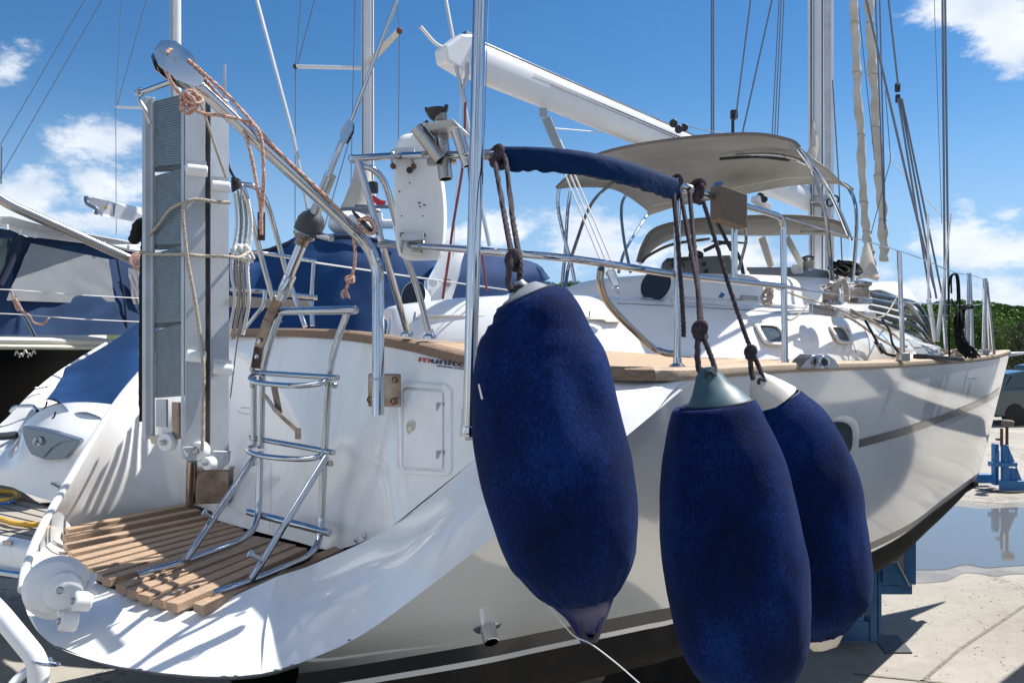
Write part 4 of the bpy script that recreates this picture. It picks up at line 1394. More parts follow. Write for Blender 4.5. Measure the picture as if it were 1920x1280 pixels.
MB().bar(P(514, 725, 3.66), P(524, 775, 3.66), .028, .006, (0, 1, 0)).build("hinge_plate", "steel_stained", LD, smooth=0)
for q in ((476, 692, 3.73), (476, 722, 3.73), (630, 722, 3.4), (622, 868, 3.42), (476, 868, 3.7)):
    MB().lathe(P(*q), [(.012, 0), (.014, .004), (.012, .016)], (-.6, -.75, 0), 12).build("pivot_bolt", "steel_brushed", LD)

# ---------------------------------------------------------------- locker hatch, sticker
def wall_rr(x0, y0, x1, y1, rr, off, sk=0.0, n=7):
    pts = []
    for cx, cy, a0 in ((x1 - rr, y0 + rr, -90), (x1 - rr, y1 - rr, 0), (x0 + rr, y1 - rr, 90), (x0 + rr, y0 + rr, 180)):
        for k in range(n):
            a = math.radians(a0 + 90 * k / (n - 1))
            x, y = cx + rr * math.cos(a), cy + rr * math.sin(a)
            pts.append(wallP(x, y + (x - x0) * sk, off))
    return pts


L = [wall_rr(746, 714, 850, 888, 16, .0, .055), wall_rr(748, 716, 848, 886, 15, .010, .055), wall_rr(757, 725, 839, 880, 9, .010, .055), wall_rr(758, 726, 838, 879, 8, .001, .055)]
n = len(L[0])
m = MB().add([p for l in L for p in l], [(j * n + i, j * n + (i + 1) % n, (j + 1) * n + (i + 1) % n, (j + 1) * n + i)[::-1] for j in range(3) for i in range(n)])
fr = m.build("locker_frame", "gelcoat", yacht, smooth=60)
L = [wall_rr(760, 731, 832, 874, 4, .001, .06), wall_rr(760, 731, 832, 874, 4, .009, .06), wall_rr(761, 732, 831, 873, 3, .0095, .06)]
n = len(L[0])
m = MB().add([p for l in L for p in l], [(j * n + i, j * n + (i + 1) % n, (j + 1) * n + (i + 1) % n, (j + 1) * n + i)[::-1] for j in range(2) for i in range(n)] + [tuple(2 * n + i for i in range(n))])
lk = m.build("locker_door", "gelcoat", yacht, smooth=60)
for y in (761, 851):
    MB().box(wallP(822, y + 9, .014), Vector((.035, -.01, 0)), Vector((.004, .005, 0)), Vector((0, 0, .031))).build("hinge", "grey_metal", lk, smooth=0, bevel=.002)
c = wallP(775, 803, .012)
axw = Vector((-.62, -.75, .1))
m = MB().torus(c, .024, .003, axw, squash=1.2)
m.torus(c, .017, .003, axw, squash=1.2)
m.lathe(c, [(.014, 0), (.012, .006)], axw, 16)
m.build("knob", "cream_plastic", lk)


def text_obj(txt, p0, p1, height, name, m, parent, off=0.0, depth=.0006, shear=0.0, upvec=None):
    """flat lettering whose baseline runs from p0 to p1"""
    cu = bpy.data.curves.new(name, 'FONT')
    cu.body = txt
    cu.extrude = depth
    cu.offset = .018
    cu.size = 1
    cu.shear = shear
    tmp = bpy.data.objects.new("tmp_text", cu)
    COL.objects.link(tmp)
    bpy.context.view_layer.update()
    me = bpy.data.meshes.new_from_object(tmp.evaluated_get(bpy.context.evaluated_depsgraph_get()))
    bpy.data.objects.remove(tmp)
    xs = [v.co.x for v in me.vertices]
    x0, x1 = min(xs), max(xs)
    d = (p1 - p0)
    L = d.length
    d.normalize()
    upv_ = upvec or Vector((0, 0, 1))
    nn = d.cross(upv_).normalized()
    uu = nn.cross(d).normalized()
    sx = L / (x1 - x0)
    mb = MB()
    mb.add([p0 + d * ((v.co.x - x0) * sx) + uu * (v.co.y * height) + nn * (v.co.z + off) for v in me.vertices], [tuple(q.vertices) for q in me.polygons])
    bpy.data.meshes.remove(me)
    return mb.build(name, m, parent, smooth=0)


text_obj("m", wallP(785, 677, .004), wallP(808, 680, .004), .036, "sticker_letter", "red_ink", yacht, shear=.1)
text_obj("unitor", wallP(809, 680, .004), wallP(893, 691, .004), .034, "sticker_lettering", "dark_ink", yacht, shear=.1)
text_obj("www.munitor", wallP(819, 687, .004), wallP(905, 697, .004), .013, "sticker_lettering", "dark_ink", yacht)

# bridge socket on the platform
m = MB()
m.cyl(P(358, 948, 4.15), P(360, 862, 4.1), .026)
m.box(P(366, 945, 4.12), Vector((.16, .03, 0)), Vector((0, .08, 0)), Vector((0, 0, .17)))
m.box(P(348, 884, 4.1), Vector((.21, .02, 0)), Vector((0, .1, 0)), Vector((0, 0, .012)))
m.build("bridge_socket", "steel_stained", yacht, smooth=30, bevel=.003)

# ================================================================== folded boarding bridge
GW = thing("gangway", P(355, 880, 3.1), "folded aluminium gangway standing upright on the stern, lashed with beige rope", "gangway")


def gx(x, y, D):
    return P(x, y, D)


# near leaf: tread side (camera left) and channel side (camera right)


def plank(x0, d0, x1, d1, y0, y1, thick, nm, mt, bev=.002, dy=0):
    a, b = P(x0, y1, d0), P(x1, y1, d1)
    topa = P(x0, y0, d0)
    h = topa.z - a.z
    n = (b - a).cross(Vector((0, 0, 1))).normalized()
    m = MB().box(a, b - a, n * thick, Vector((0, 0, h)))
    return m.build(nm, mt, GW, smooth=0, bevel=bev)


plank(281, 3.30, 287, 3.26, 191, 822, .03, "side_rail", "aluminium")
plank(284, 3.27, 291, 3.24, 189, 822, .012, "side_rail", "aluminium")
plank(341, 3.03, 346, 3.01, 180, 860, .004, "side_rail", "aluminium")
segs = [(182, 308), (322, 456), (467, 602), (612, 742)]
for (y0, y1) in segs:
    a, b = P(291, y1 + 4, 3.245), P(341, y1, 3.03)
    ta = P(291, y0 + 8, 3.245)
    h = ta.z - a.z
    n = (b - a).cross(Vector((0, 0, 1))).normalized()
    m = MB()
    k = max(8, int(h / .0095))
    prof = []
    for i in range(k):
        z = h * i / k
        prof += [(z, 0), (z + h / k * .45, 0), (z + h / k * .5, .004), (z + h / k * .95, .004)]
    prof.append((h, 0))
    vs = [];
    for (z, o) in prof:
        vs += [a + Vector((0, 0, z)) + n * o, b + Vector((0, 0, z)) + n * o]
    vs = vs
    fs = [(2 * i, 2 * i + 1, 2 * i + 3, 2 * i + 2) for i in range(len(prof) - 1)]
    nb = len(vs)
    vs += [a - n * .02, b - n * .02, b - n * .02 + Vector((0, 0, h)), a - n * .02 + Vector((0, 0, h))]
    fs += [(nb, nb + 3, nb + 2, nb + 1), (0, nb, nb + 1, 1), (nb - 2, nb - 1, nb + 2, nb + 3)]
    m.add(vs, fs)
    m.build("tread", "tread", GW, smooth=0)
for y in (315, 461, 607):
    m = MB().bar(P(293, y + 3, 3.25), P(341, y, 3.05), .012, .02, (0, 0, 1))
    m.build("cross_bar", "rubber", GW, smooth=0)  # bar coloured dark to give the shaded gap between treads
# channel sides
plank(346, 3.01, 384, 3.06, 172, 862, .006, "channel", "aluminium")
plank(384, 3.10, 392, 3.13, 178, 850, .006, "gap_shade_strip", "steel_stained")  # dark strip filling the gap between leaves, shade put into its colour
plank(393, 3.09, 428, 3.15, 176, 880, .006, "channel", "aluminium")
plank(421, 3.40, 424, 3.15, 176, 872, .01, "side_rail", "aluminium")
MB().prism([P(345, 176, 3.02), P(352, 172, 3.02), P(352, 182, 3.02), P(345, 186, 3.02)], Vector((0, .2, 0))).build("end_cap", "aluminium", GW, smooth=0)
# hinge barrels
for (xa, xb, y, D) in ((350, 389, 320, 2.99), (396, 431, 350, 3.07), (349, 386, 668, 2.98), (400, 436, 692, 3.06)):
    a, b = P(xa, y - 2, D - .01), P(xb, y + 2, D + .02)
    h = MB().cyl(a, b, .022, 20)
    hb = h.build("hinge_barrel", "white_plastic", GW)
    MB().bar(P(xa, y - 14, D), P(xb - 2, y - 11, D + .02), .008, .022, (0, 0, 1)).build("hinge_leaf", "aluminium", hb, smooth=0)
# foot with rollers
m = MB()
m.prism([P(340, 838, 2.99), P(384, 836, 3.03), P(386, 862, 3.03), P(372, 866, 3.02), P(346, 856, 2.99)], Vector((.0, .02, 0)))
m.build("foot_plate", "aluminium", GW, smooth=0, bevel=.003)
MB().prism([P(398, 845, 3.07), P(430, 846, 3.12), P(428, 868, 3.12), P(412, 880, 3.1), P(398, 878, 3.07)], Vector((0, .02, 0))).build("foot_plate", "aluminium", GW, smooth=0, bevel=.003)
MB().prism([P(278, 815, 3.2), P(300, 816, 3.18), P(300, 836, 3.18), P(284, 832, 3.2)], Vector((0, .03, 0))).build("foot_plate", "steel_brushed", GW, smooth=0, bevel=.003)
for (x, y, D, r) in ((317, 828, 3.08, .036), (378, 845, 3.03, .036), (395, 868, 2.98, .024)):
    c = P(x, y, D)
    w = MB().lathe(c + Vector((0, .02, 0)), [(r * .5, -.004), (r * .9, 0), (r, .006), (r, .03), (r * .9, .036), (r * .5, .036)], (-.35, -1, 0), 28).build("roller", "white_plastic", GW)
    MB().lathe(c + Vector((0, .016, 0)), [(r * .3, .03), (r * .3, .05), (r * .15, .054)], (-.35, -1, 0), 16).build("axle", "steel_brushed", w)
m = MB().box(P(292, 800, 3.2), Vector((.05, -.02, 0)), Vector((0, .02, 0)), Vector((0, 0, .11)))
m.build("inner_plate", "aluminium", GW, smooth=0)
MB().box(P(322, 822, 3.08), Vector((.035, -.02, 0)), Vector((0, .02, 0)), Vector((0, 0, .14))).build("inner_plate", "steel_stained", GW, smooth=0)

# lashings on the bridge
tag(MB().rope([P(262, 472, 3.22), P(285, 476, 3.2), P(345, 477, 2.985), P(385, 480, 3.03), P(430, 481, 3.06), P(450, 482, 3.3), P(470, 470, 3.7)], .006).build("lashing", "rope_beige"), "beige line tied straight across the middle of the gangway", "rope")
tag(MB().rope([P(430, 380, 3.1), P(400, 378, 3.04), P(370, 374, 3.0), P(350, 380, 2.98), P(343, 400, 2.97), P(346, 440, 2.97), P(352, 490, 2.97), P(365, 560, 2.97), P(374, 620, 2.97), P(381, 680, 2.96), P(381, 760, 2.96), P(379, 845, 2.96)], .0068).build("lashing", "rope_beige"), "beige line running down the gangway to its bottom roller", "rope")
tag(MB().rope([P(350, 378, 2.98), P(320, 392, 3.06), P(295, 425, 3.18), P(280, 440, 3.24)], .006).build("lashing", "rope_beige"), "beige line crossing the ribbed treads of the gangway", "rope")
ln = MB()
ln.rope([P(372, 182, 2.98), P(392, 240, 3.02), P(412, 300, 3.06), P(425, 336, 3.1)], .005)
tag(ln.build("lashing", "rope_beige"), "thin grey line slanting down from the davit head past the gangway top", "rope")
tag(MB().rope([P(408, 222, 3.2), P(415, 260, 3.2), P(428, 310, 3.2), P(440, 335, 3.25)], .0055).build("lashing", "rope_dark"), "dark green line slanting beside the gangway top", "rope")
m = MB()
for k in range(5):
    m.torus(P(443, 338 + k * 4, 3.7), .018, .007, (.6 - .3 * k, -.4, 1), 14, 7)
tag(m.build("rope_knot", "rope_dark"), "dark knot on the port pushpit corner right of the gangway", "knot")
# coiled lines on the port pushpit
for k in range(4):
    x = 438 + k * 9
    m = MB().rope([P(x, 350 + k * 8, 3.85), P(x + 6, 420, 3.85), P(x - 4 + k, 500, 3.85), P(x + 2, 560, 3.85), P(x - 6, 610, 3.9), P(x - 10, 640 - k * 4, 3.9)], .0085 if k % 2 else .007)
    tag(m.build("hanging_line", "rope_beige" if k % 3 else "rope_white"), "beige line hanging in the bundle between gangway and backstay", "rope", "lines hanging on the port pushpit")
m = MB()
for k in range(5):
    m.torus(P(452 + k * 4, 472 + (k % 2) * 6, 3.8), .035, .0085, (1, -.5 + .2 * k, .6), 14, 7)
tag(m.build("rope_knot", "rope_white"), "white knotted line bundle beside the gangway", "knot")
m = MB().spline([P(452, 350, 3.8), P(450, 500, 3.8), P(455, 600, 3.85), P(445, 640, 3.85), P(432, 745, 3.9)], .003, 6, 6)
tag(m.build("control_wire", "wire"), "thin dark wire hanging down right of the gangway", "wire")

# black fleece-covered mooring spring behind the bridge
fl_ = MB().spline([P(250, 452, 3.42), P(256, 440, 3.4), P(262, 425, 3.38), P(272, 420, 3.38), P(280, 440, 3.38), P(276, 470, 3.38), P(272, 520, 3.36), P(270, 600, 3.36), P(270, 700, 3.36), P(268, 790, 3.34)], [.020, .026, .028, .028, .028, .026, .022, .020, .020, .016], 8, 14)
fl_.v = [v + Vector((noise.noise(v * 60), noise.noise(v * 60 + Vector((9, 0, 0))), 0)) * .006 for v in fl_.v]
tag(fl_.build("padded_loop", "rope_black"), "black padded rope hanging behind the left edge of the gangway", "rope")
# ================================================================== big stern roller
rt = thing("stern_roller", P(110, 1190, 2.95), "white plastic stern roller with two small wheels on the platform corner", "roller")
axr = Vector((.35, -.9, .28)).normalized()
c = P(104, 1100, 2.92)
MB().lathe(c - axr * .07, [(.06, -.01), (.095, .0), (.108, .02), (.112, .05), (.100, .062), (.098, .07), (.102, .085), (.088, .115), (.055, .128), (.02, .13)], axr, 40).build("body", "white_plastic", rt)
c2 = P(118, 1108, 2.84)
MB().lathe(c2 - axr * .02, [(.064, -.02), (.070, .0), (.062, .03), (.03, .045), (.012, .046)], axr, 32).build("hub", "white_plastic", rt)
MB().lathe(P(112, 1106, 2.775), [(.011, -.02), (.013, .0), (.009, .004)], axr, 20).build("hub_nut", "steel_brushed", rt)
for (x, y) in ((148, 1126), (122, 1164)):
    q = P(x, y, 2.80)
    a2 = Vector((-.78, -.55, .25)).normalized()
    w = MB().lathe(q - a2 * .01, [(.026, -.03), (.033, -.025), (.034, .022), (.028, .028), (.02, .022)], a2, 26).build("wheel", "white_plastic", rt)
    MB().lathe(q - a2 * .01, [(.012, .0), (.012, .034), (.006, .038)], a2, 16).build("axle", "steel_brushed", w)
MB().bar(P(150, 1118, 2.86), P(176, 1078, 3.05), .03, .02).build("arm", "white_plastic", rt, smooth=0, bevel=.005)
MB().bar(P(112, 1120, 2.86), P(126, 1160, 2.84), .05, .02).build("fork", "white_plastic", rt, smooth=0, bevel=.005)
# white painted tube frame at the lower left corner
gf = thing("tube_frame", (-1.1, 2.0, 0), "white painted tube railing in the lower left corner, nearest the camera", "railing")
DD = 2.0
MB().pipe([P(-120, 1030, 2.15), P(0, 1150, DD), P(72, 1238, DD - .03), P(74, 1500, DD - .03), Vector((P(74, 1500, DD - .03).x, P(74, 1500, DD - .03).y, 0))], .024, .03, 20).build("bent_tube", "painted_white", gf)
MB().pipe([P(98, 1238, 2.1), P(40, 1262, 2.05), P(10, 1300, 2.0), P(-10, 1420, 2.0)], .012, .03, 12).build("side_tube", "painted_white", gf)
MB().torus(P(86, 1242, DD - .03), .030, .004, (.2, .3, 1), squash=.8).build("ring", "steel", gf)


# ================================================================== fenders
def fender(spine, label, top_m, bot_m, top_pts, bot_pts, seed, dent=None, gather=True, tilt=0.0):
    """spine: (px, py, D, half width in px)"""
    s = catmull([tuple(P(a, b, c)) + (w / F * c,) for a, b, c, w in spine], 8)
    t = thing("fender", Vector(s[-1][:3]), label, "fender", None)
    rad = [x[3] for x in s]
    m = MB().ring_sweep([x[:3] for x in s], rad, 72)
    n = len(s)
    off = Vector((seed * 7.3, seed * 3.1, 0))
    for i in range(n):
        c = Vector(s[i][:3])
        f = i / (n - 1)
        for k in range(72):
            v = m.v[i * 72 + k]
            d = v - c
            if d.length < 1e-5:
                continue
            a = 2 * math.pi * k / 72
            w = noise.noise((v + off) * 5.0) * .045 + noise.noise((v + off) * 14) * .014
            if gather:
                g = max(0, (f - .80) / .20)
                w += .10 * g ** 1.3 * math.sin(k * 72 / 72 * math.pi * 2 * 17 / 72 + noise.noise(v * 9) * 2)
                w += .03 * max(0, .05 - f) / .05 * math.sin(k * math.pi * 2 * 13 / 72)
            if dent:
                for (dp, dr, da) in dent:
                    q = (v - dp).length / dr
                    w -= da * math.exp(-q * q)
            m.v[i * 72 + k] = c + d * (1 + w)
    m.build("cover", "fender_cover", t, smooth=180)
    # drawn hem lines
    for idx in (1, n - 2):
        c = Vector(s[idx][:3]); r = rad[idx]
        ax = Vector(s[min(idx + 1, n - 1)][:3]) - Vector(s[max(idx - 1, 0)][:3])
        MB().torus(c, r * .99, .004, ax, 48, 6).build("hem", "navy_dark", t)
    for pts, mt, nm in ((top_pts, top_m, "top_cone"), (bot_pts, bot_m, "bottom_cone")):
        if not pts:
            continue
        q = catmull([tuple(P(a, b, c)) + (w / F * c, fl) for a, b, c, w, fl in pts], 6)
        mm = MB()
        seg = 28
        path = [Vector(x[:3]) for x in q]
        vs, fs = [], []
        for i, x in enumerate(q):
            tg = (path[min(i + 1, len(path) - 1)] - path[max(i - 1, 0)]).normalized()
            nx = Vector((1, .15, 0)); nx = (nx - tg * nx.dot(tg)).normalized()
            ny = tg.cross(nx)
            for k in range(seg):
                a = 2 * math.pi * k / seg
                rib = 1 + .10 * (1 - x[4]) * math.cos(6 * a)
                vs.append(path[i] + nx * (x[3] * rib * math.cos(a)) + ny * (x[3] * rib * x[4] * math.sin(a)))
        for i in range(len(q) - 1):
            for k in range(seg):
                fs.append((i * seg + k, i * seg + (k + 1) % seg, (i + 1) * seg + (k + 1) % seg, (i + 1) * seg + k))
        fs.append(tuple(range(seg - 1, -1, -1))); fs.append(tuple((len(q) - 1) * seg + k for k in range(seg)))
        cone = mm.add(vs, fs).build(nm, mt, t, smooth=60)
        e = path[0] if nm == "top_cone" else path[-1]
        inward = (path[1] - path[0]).normalized() if nm == "top_cone" else (path[-2] - path[-1]).normalized()
        MB().torus(e + inward * .028 + Vector((0, -.018, 0)), .013, .006, (.2, -1, .1), 18, 8, 1.25).build("eye", "black_plastic", cone)
        # moulded ribs on the throat
        for sgn in (-1, -.3, .35, 1):
            a0 = e + inward * .03 + Vector((sgn * .020, -.016, 0)); a1 = e + inward * .11 + Vector((sgn * .040, -.030, 0))
            MB().spline([a0, lerp(a0, a1, .5) + Vector((0, -.004, 0)), a1], [.006, .007, .002], 4, 8).build("rib", mt, cone)
    return t


f1 = [(985, 557, 1.95, 56), (989, 566, 1.95, 70), (997, 584, 1.95, 85), (1004, 612, 1.95, 97), (1008, 650, 1.95, 114), (1015, 700, 1.95, 129), (1028, 800, 1.94, 141), (1046, 900, 1.93, 142), (1066, 1000, 1.93, 131), (1079, 1050, 1.93, 115), (1088, 1095, 1.93, 84), (1092, 1118, 1.93, 60)]
fender(f1, "navy fleece-covered fender beside the tall steel pole, leftmost and nearest of the three", "grey_vinyl", "royal_vinyl",
       [(969, 528, 1.95, 12, .5), (974, 540, 1.95, 20, .7), (979, 548, 1.95, 38, .95), (985, 560, 1.95, 54, 1)],
       [(1090, 1105, 1.93, 66, 1), (1096, 1125, 1.93, 58, 1), (1101, 1150, 1.93, 42, .85), (1104, 1180, 1.93, 26, .6), (1105, 1203, 1.93, 16, .45)], 1,
       dent=[(P(1070, 690, 1.80), .075, .07), (P(1090, 735, 1.80), .06, .06), (P(1103, 785, 1.80), .06, .09), (P(968, 645, 1.80), .07, .07), (P(958, 720, 1.80), .05, .06), (P(985, 690, 1.80), .03, -.04)])
f2 = [(1344, 755, 2.28, 64), (1345, 764, 2.28, 80), (1347, 800, 2.28, 95), (1352, 850, 2.28, 110), (1357, 900, 2.28, 119), (1368, 1000, 2.27, 128), (1381, 1100, 2.27, 131), (1393, 1195, 2.27, 119), (1399, 1235, 2.27, 106), (1404, 1268, 2.27, 84), (1408, 1292, 2.27, 60)]
fender(f2, "navy fleece-covered fender with teal cone top, middle of the three", "teal_vinyl", "royal_vinyl",
       [(1328, 688, 2.28, 13, .5), (1330, 706, 2.28, 26, .6), (1335, 728, 2.28, 38, .85), (1340, 746, 2.28, 52, 1), (1344, 762, 2.28, 66, 1)],
       [(1407, 1282, 2.27, 64, 1), (1411, 1315, 2.27, 44, .85), (1414, 1360, 2.27, 18, .5)], 2,
       dent=[(P(1440, 790, 2.15), .12, .07), (P(1330, 900, 2.1), .10, .05)])
f3 = [(1456, 748, 2.74, 42), (1459, 756, 2.74, 52), (1468, 785, 2.74, 72), (1481, 830, 2.74, 90), (1492, 880, 2.74, 103), (1502, 950, 2.74, 111), (1508, 1020, 2.74, 114), (1512, 1090, 2.74, 112), (1514, 1135, 2.74, 100), (1518, 1162, 2.74, 78), (1521, 1178, 2.74, 60)]
fender(f3, "navy fleece-covered fender with off-white cone ends, rear one in front of the hull window", "cream_plastic", "cream_plastic",
       [(1420, 704, 2.74, 13, .45), (1426, 716, 2.74, 24, .55), (1436, 732, 2.74, 36, .8), (1450, 752, 2.74, 48, 1)],
       [(1524, 1160, 2.74, 66, 1), (1541, 1182, 2.74, 48, .8), (1549, 1212, 2.74, 26, .5)], 3,
       dent=[(P(1560, 850, 2.55), .09, .06)])


def line(pts, r, m, label, name="fender_line", cat="rope"):
    return tag(MB().rope([P(*q) for q in pts], r).build(name, m), label, cat)


def knot(c, r, rr, m, label, k=5, sq=(1, 1, 1), name="rope_knot"):
    mb = MB()
    c = Vector(c)
    for i in range(k):
        a = i * 1.3
        mb.torus(c + Vector((math.sin(a) * r * .3, math.cos(a) * r * .2, (i - k / 2) * r * .35)), r * (.75 + .25 * math.sin(a * 2)), rr, (math.sin(a), -.6, .8 * math.cos(a * 1.3)), 16, 8)
    return tag(mb.build(name, m), label, "knot")


line([(924, 290, 2.46), (930, 315, 2.42), (945, 400, 2.20), (958, 470, 2.02), (962, 500, 1.98)], .0072, "rope_dark", "dark line from the rail to the nearest fender, left strand")
line([(944, 290, 2.46), (950, 310, 2.42), (960, 400, 2.20), (970, 460, 2.03), (975, 490, 1.97), (974, 535, 1.95)], .0072, "rope_dark", "dark line from the rail to the nearest fender, right strand")
line([(962, 480, 1.96), (956, 500, 1.94), (953, 530, 1.94), (960, 545, 1.93)], .0075, "rope_dark", "dark tail of line beside the throat of the nearest fender")
knot(P(934, 292, 2.48), .026, .0085, "rope_dark", "dark rope hitched round the upper rail above the nearest fender", 5)
knot(P(963, 486, 1.97), .018, .0075, "rope_dark", "dark rope knot above the nearest fender", 5)
line([(1262, 352, 2.82), (1268, 420, 2.75), (1276, 520, 2.70), (1281, 600, 2.70), (1282, 632, 2.70)], .0078, "rope_dark", "dark line end hanging free beside the pushpit stanchion")
line([(1293, 362, 2.90), (1300, 440, 2.75), (1308, 530, 2.55), (1312, 600, 2.40), (1314, 622, 2.36)], .0078, "rope_dark", "dark line down to the middle fender, left strand")
line([(1274, 352, 2.84), (1290, 440, 2.72), (1308, 540, 2.52), (1316, 610, 2.38)], .0075, "rope_dark", "dark line slanting from the stanchion head to the middle fender knot")
line([(1312, 625, 2.34), (1308, 650, 2.31), (1310, 690, 2.29), (1322, 706, 2.27)], .0085, "rope_dark", "dark double line through the eye of the middle fender")
line([(1318, 630, 2.34), (1330, 660, 2.31), (1340, 690, 2.28), (1336, 704, 2.26)], .0075, "rope_dark", "dark line right side of the middle fender eye")
knot(P(1314, 618, 2.35), .020, .0085, "rope_dark", "dark rope knot above the teal cone of the middle fender", 5)
line([(1312, 358, 2.95), (1335, 430, 2.92), (1365, 530, 2.86), (1395, 620, 2.80), (1407, 652, 2.78)], .0078, "rope_dark", "dark line slanting from the rail to the rear fender")
line([(1407, 655, 2.77), (1408, 690, 2.75), (1412, 712, 2.73)], .0085, "rope_dark", "dark line on the left of the rear fender eye")
line([(1411, 660, 2.77), (1424, 690, 2.75), (1434, 716, 2.72)], .0080, "rope_dark", "dark line into the eye of the rear fender")
knot(P(1409, 662, 2.77), .018, .0078, "rope_dark", "dark rope knot above the off-white cone of the rear fender", 4)
knot(P(1308, 358, 2.94), .028, .0085, "rope_dark", "dark rope hitched round the upper rail above the middle fender", 6)
knot(P(1270, 344, 2.85), .022, .0075, "rope_dark", "dark rope hitched at the stanchion head where the blue cover ends", 4)
tag(MB().spline([P(1025, 1128, 1.9), P(1045, 1155, 1.9), P(1075, 1190, 1.88), P(1104, 1204, 1.86), P(1130, 1222, 1.83), P(1165, 1250, 1.80), P(1210, 1290, 1.78)], .0016, 6, 6).build("thin_cord", "rope_white"),
    "thin pale cord trailing from the bottom of the nearest fender", "cord")

# blue cover over the upper rail
cv = MB()
path = catmull([tuple(P(*q)) for q in ((938, 287, 2.50), (1000, 288, 2.47), (1060, 292, 2.47), (1120, 301, 2.52), (1180, 316, 2.62), (1230, 333, 2.75), (1263, 344, 2.84))], 10)
vs, fs = [], []
prof = [(0, .020), (-.020, .012), (-.026, -.005), (-.024, -.03), (-.020, -.055), (-.016, -.055), (.014, -.05), (.022, -.02), (.022, .006), (.012, .018)]
k = len(prof)
for i, p in enumerate(path):
    p = Vector(p)
    t = Vector(path[min(i + 1, len(path) - 1)]) - Vector(path[max(i - 1, 0)]); t.z = 0; t.normalize()
    s = Vector((-t.y, t.x, 0))
    for (a, b) in prof:
        wv = 0
        if b < -.04:
            wv = .012 * noise.noise(Vector((i * .33, 0, 0))) + .006 * noise.noise(Vector((i * .8, 4, 0)))
        vs.append(p + s * (a * 1.05) + Vector((0, 0, b * 1.05 + wv * .8)))
for i in range(len(path) - 1):
    for j in range(k):
        fs.append((i * k + j, (i + 1) * k + j, (i + 1) * k + (j + 1) % k, i * k + (j + 1) % k))
fs.append(tuple(range(k))); fs.append(tuple((len(path) - 1) * k + j for j in range(k - 1, -1, -1)))
tag(cv.add(vs, fs).build("rail_cover", "cover_blue", None, smooth=50), "dark blue padded canvas sleeve on the upper stern rail", "rail cover")

# ================================================================== bimini, spray hood
# canopy: rows run from the aft edge forward
A = [(1043, 352, 5.05), (1062, 334, 5.0), (1120, 290, 4.85), (1250, 263, 4.55), (1400, 251, 4.3), (1478, 262, 4.22), (1500, 276, 4.2)]
B = [(1080, 350, 5.3), (1100, 330, 5.3), (1170, 306, 5.15), (1290, 285, 4.95), (1420, 275, 4.8), (1500, 283, 4.7), (1528, 300, 4.65)]
C_ = [(1150, 354, 5.7), (1175, 342, 5.7), (1240, 326, 5.6), (1340, 312, 5.4), (1450, 300, 5.2), (1530, 306, 5.05), (1556, 320, 5.0)]
D_ = [(1208, 388, 5.9), (1225, 384, 5.85), (1275, 374, 5.7), (1370, 352, 5.45), (1480, 332, 5.3), (1562, 334, 5.2), (1586, 348, 5.2)]
E_ = [(1214, 402, 6.1), (1232, 396, 6.1), (1280, 382, 5.9), (1372, 366, 5.65), (1480, 346, 5.5), (1570, 342, 5.4), (1600, 356, 5.4)]
bim = MB().grid([[P(*q) for q in r] for r in (A, B, C_, D_, E_)], 8, 6, thick=.012)
bim.build("bimini_canopy", "beige_canvas", yacht, smooth=60)
# seams
for r_ in (A, E_):
    MB().spline([P(a, b, c) for a, b, c in r_], .009, 8, 6).build("edge_binding", "brown_canvas", yacht)
for (r, t0) in ((B, 0), (C_, 0), (D_, 0)):
    MB().spline([P(a, b + 1.5, c - .01) for a, b, c in r[1:6]], .004, 8, 5).build("canopy_seam", "cream_plastic", yacht)
# canopy frame tubes
fr_ = [
    [(1478, 262, 4.24), (1500, 285, 4.25), (1522, 320, 4.3), (1540, 370, 4.45), (1552, 430, 4.6), (1560, 525, 4.8)],
    [(1500, 285, 4.4), (1530, 320, 4.6), (1558, 365, 4.9), (1580, 410, 5.1), (1596, 450, 5.2)],
    [(1380, 292, 4.95), (1440, 290, 4.8), (1490, 298, 4.7), (1530, 320, 4.75), (1560, 370, 4.9), (1590, 440, 5.1)],
    [(1560, 338, 5.7), (1590, 352, 5.6), (1604, 385, 5.55), (1606, 430, 5.5), (1603, 480, 5.45), (1598, 530, 5.4)],
    [(1048, 352, 5.1), (1046, 385, 5.1), (1054, 430, 5.05), (1070, 490, 5.0), (1078, 530, 4.95)],
    [(1069, 360, 5.4), (1064, 400, 5.3), (1060, 470, 5.2), (1054, 530, 5.1)],
    [(1155, 338, 5.6), (1120, 368, 5.5), (1100, 400, 5.4), (1082, 450, 5.3), (1066, 500, 5.2), (1060, 540, 5.1)],
    [(1192, 345, 5.9), (1170, 372, 5.8), (1165, 400, 5.75), (1170, 450, 5.6), (1182, 510, 5.4)],
    [(1212, 405, 6.4), (1190, 440, 6.1), (1170, 475, 5.8), (1160, 510, 5.5)],
]
for q in fr_:
    MB().spline([P(*x) for x in q], .0125 if q[0][0] > 1300 else .0115, 6, 10).build("canopy_frame", "steel", yacht)
MB().spline([P(*x) for x in ((1350, 298, 5.0), (1420, 294, 4.85), (1480, 300, 4.75))], .010, 6, 8).build("canopy_frame", "black_plastic", yacht)

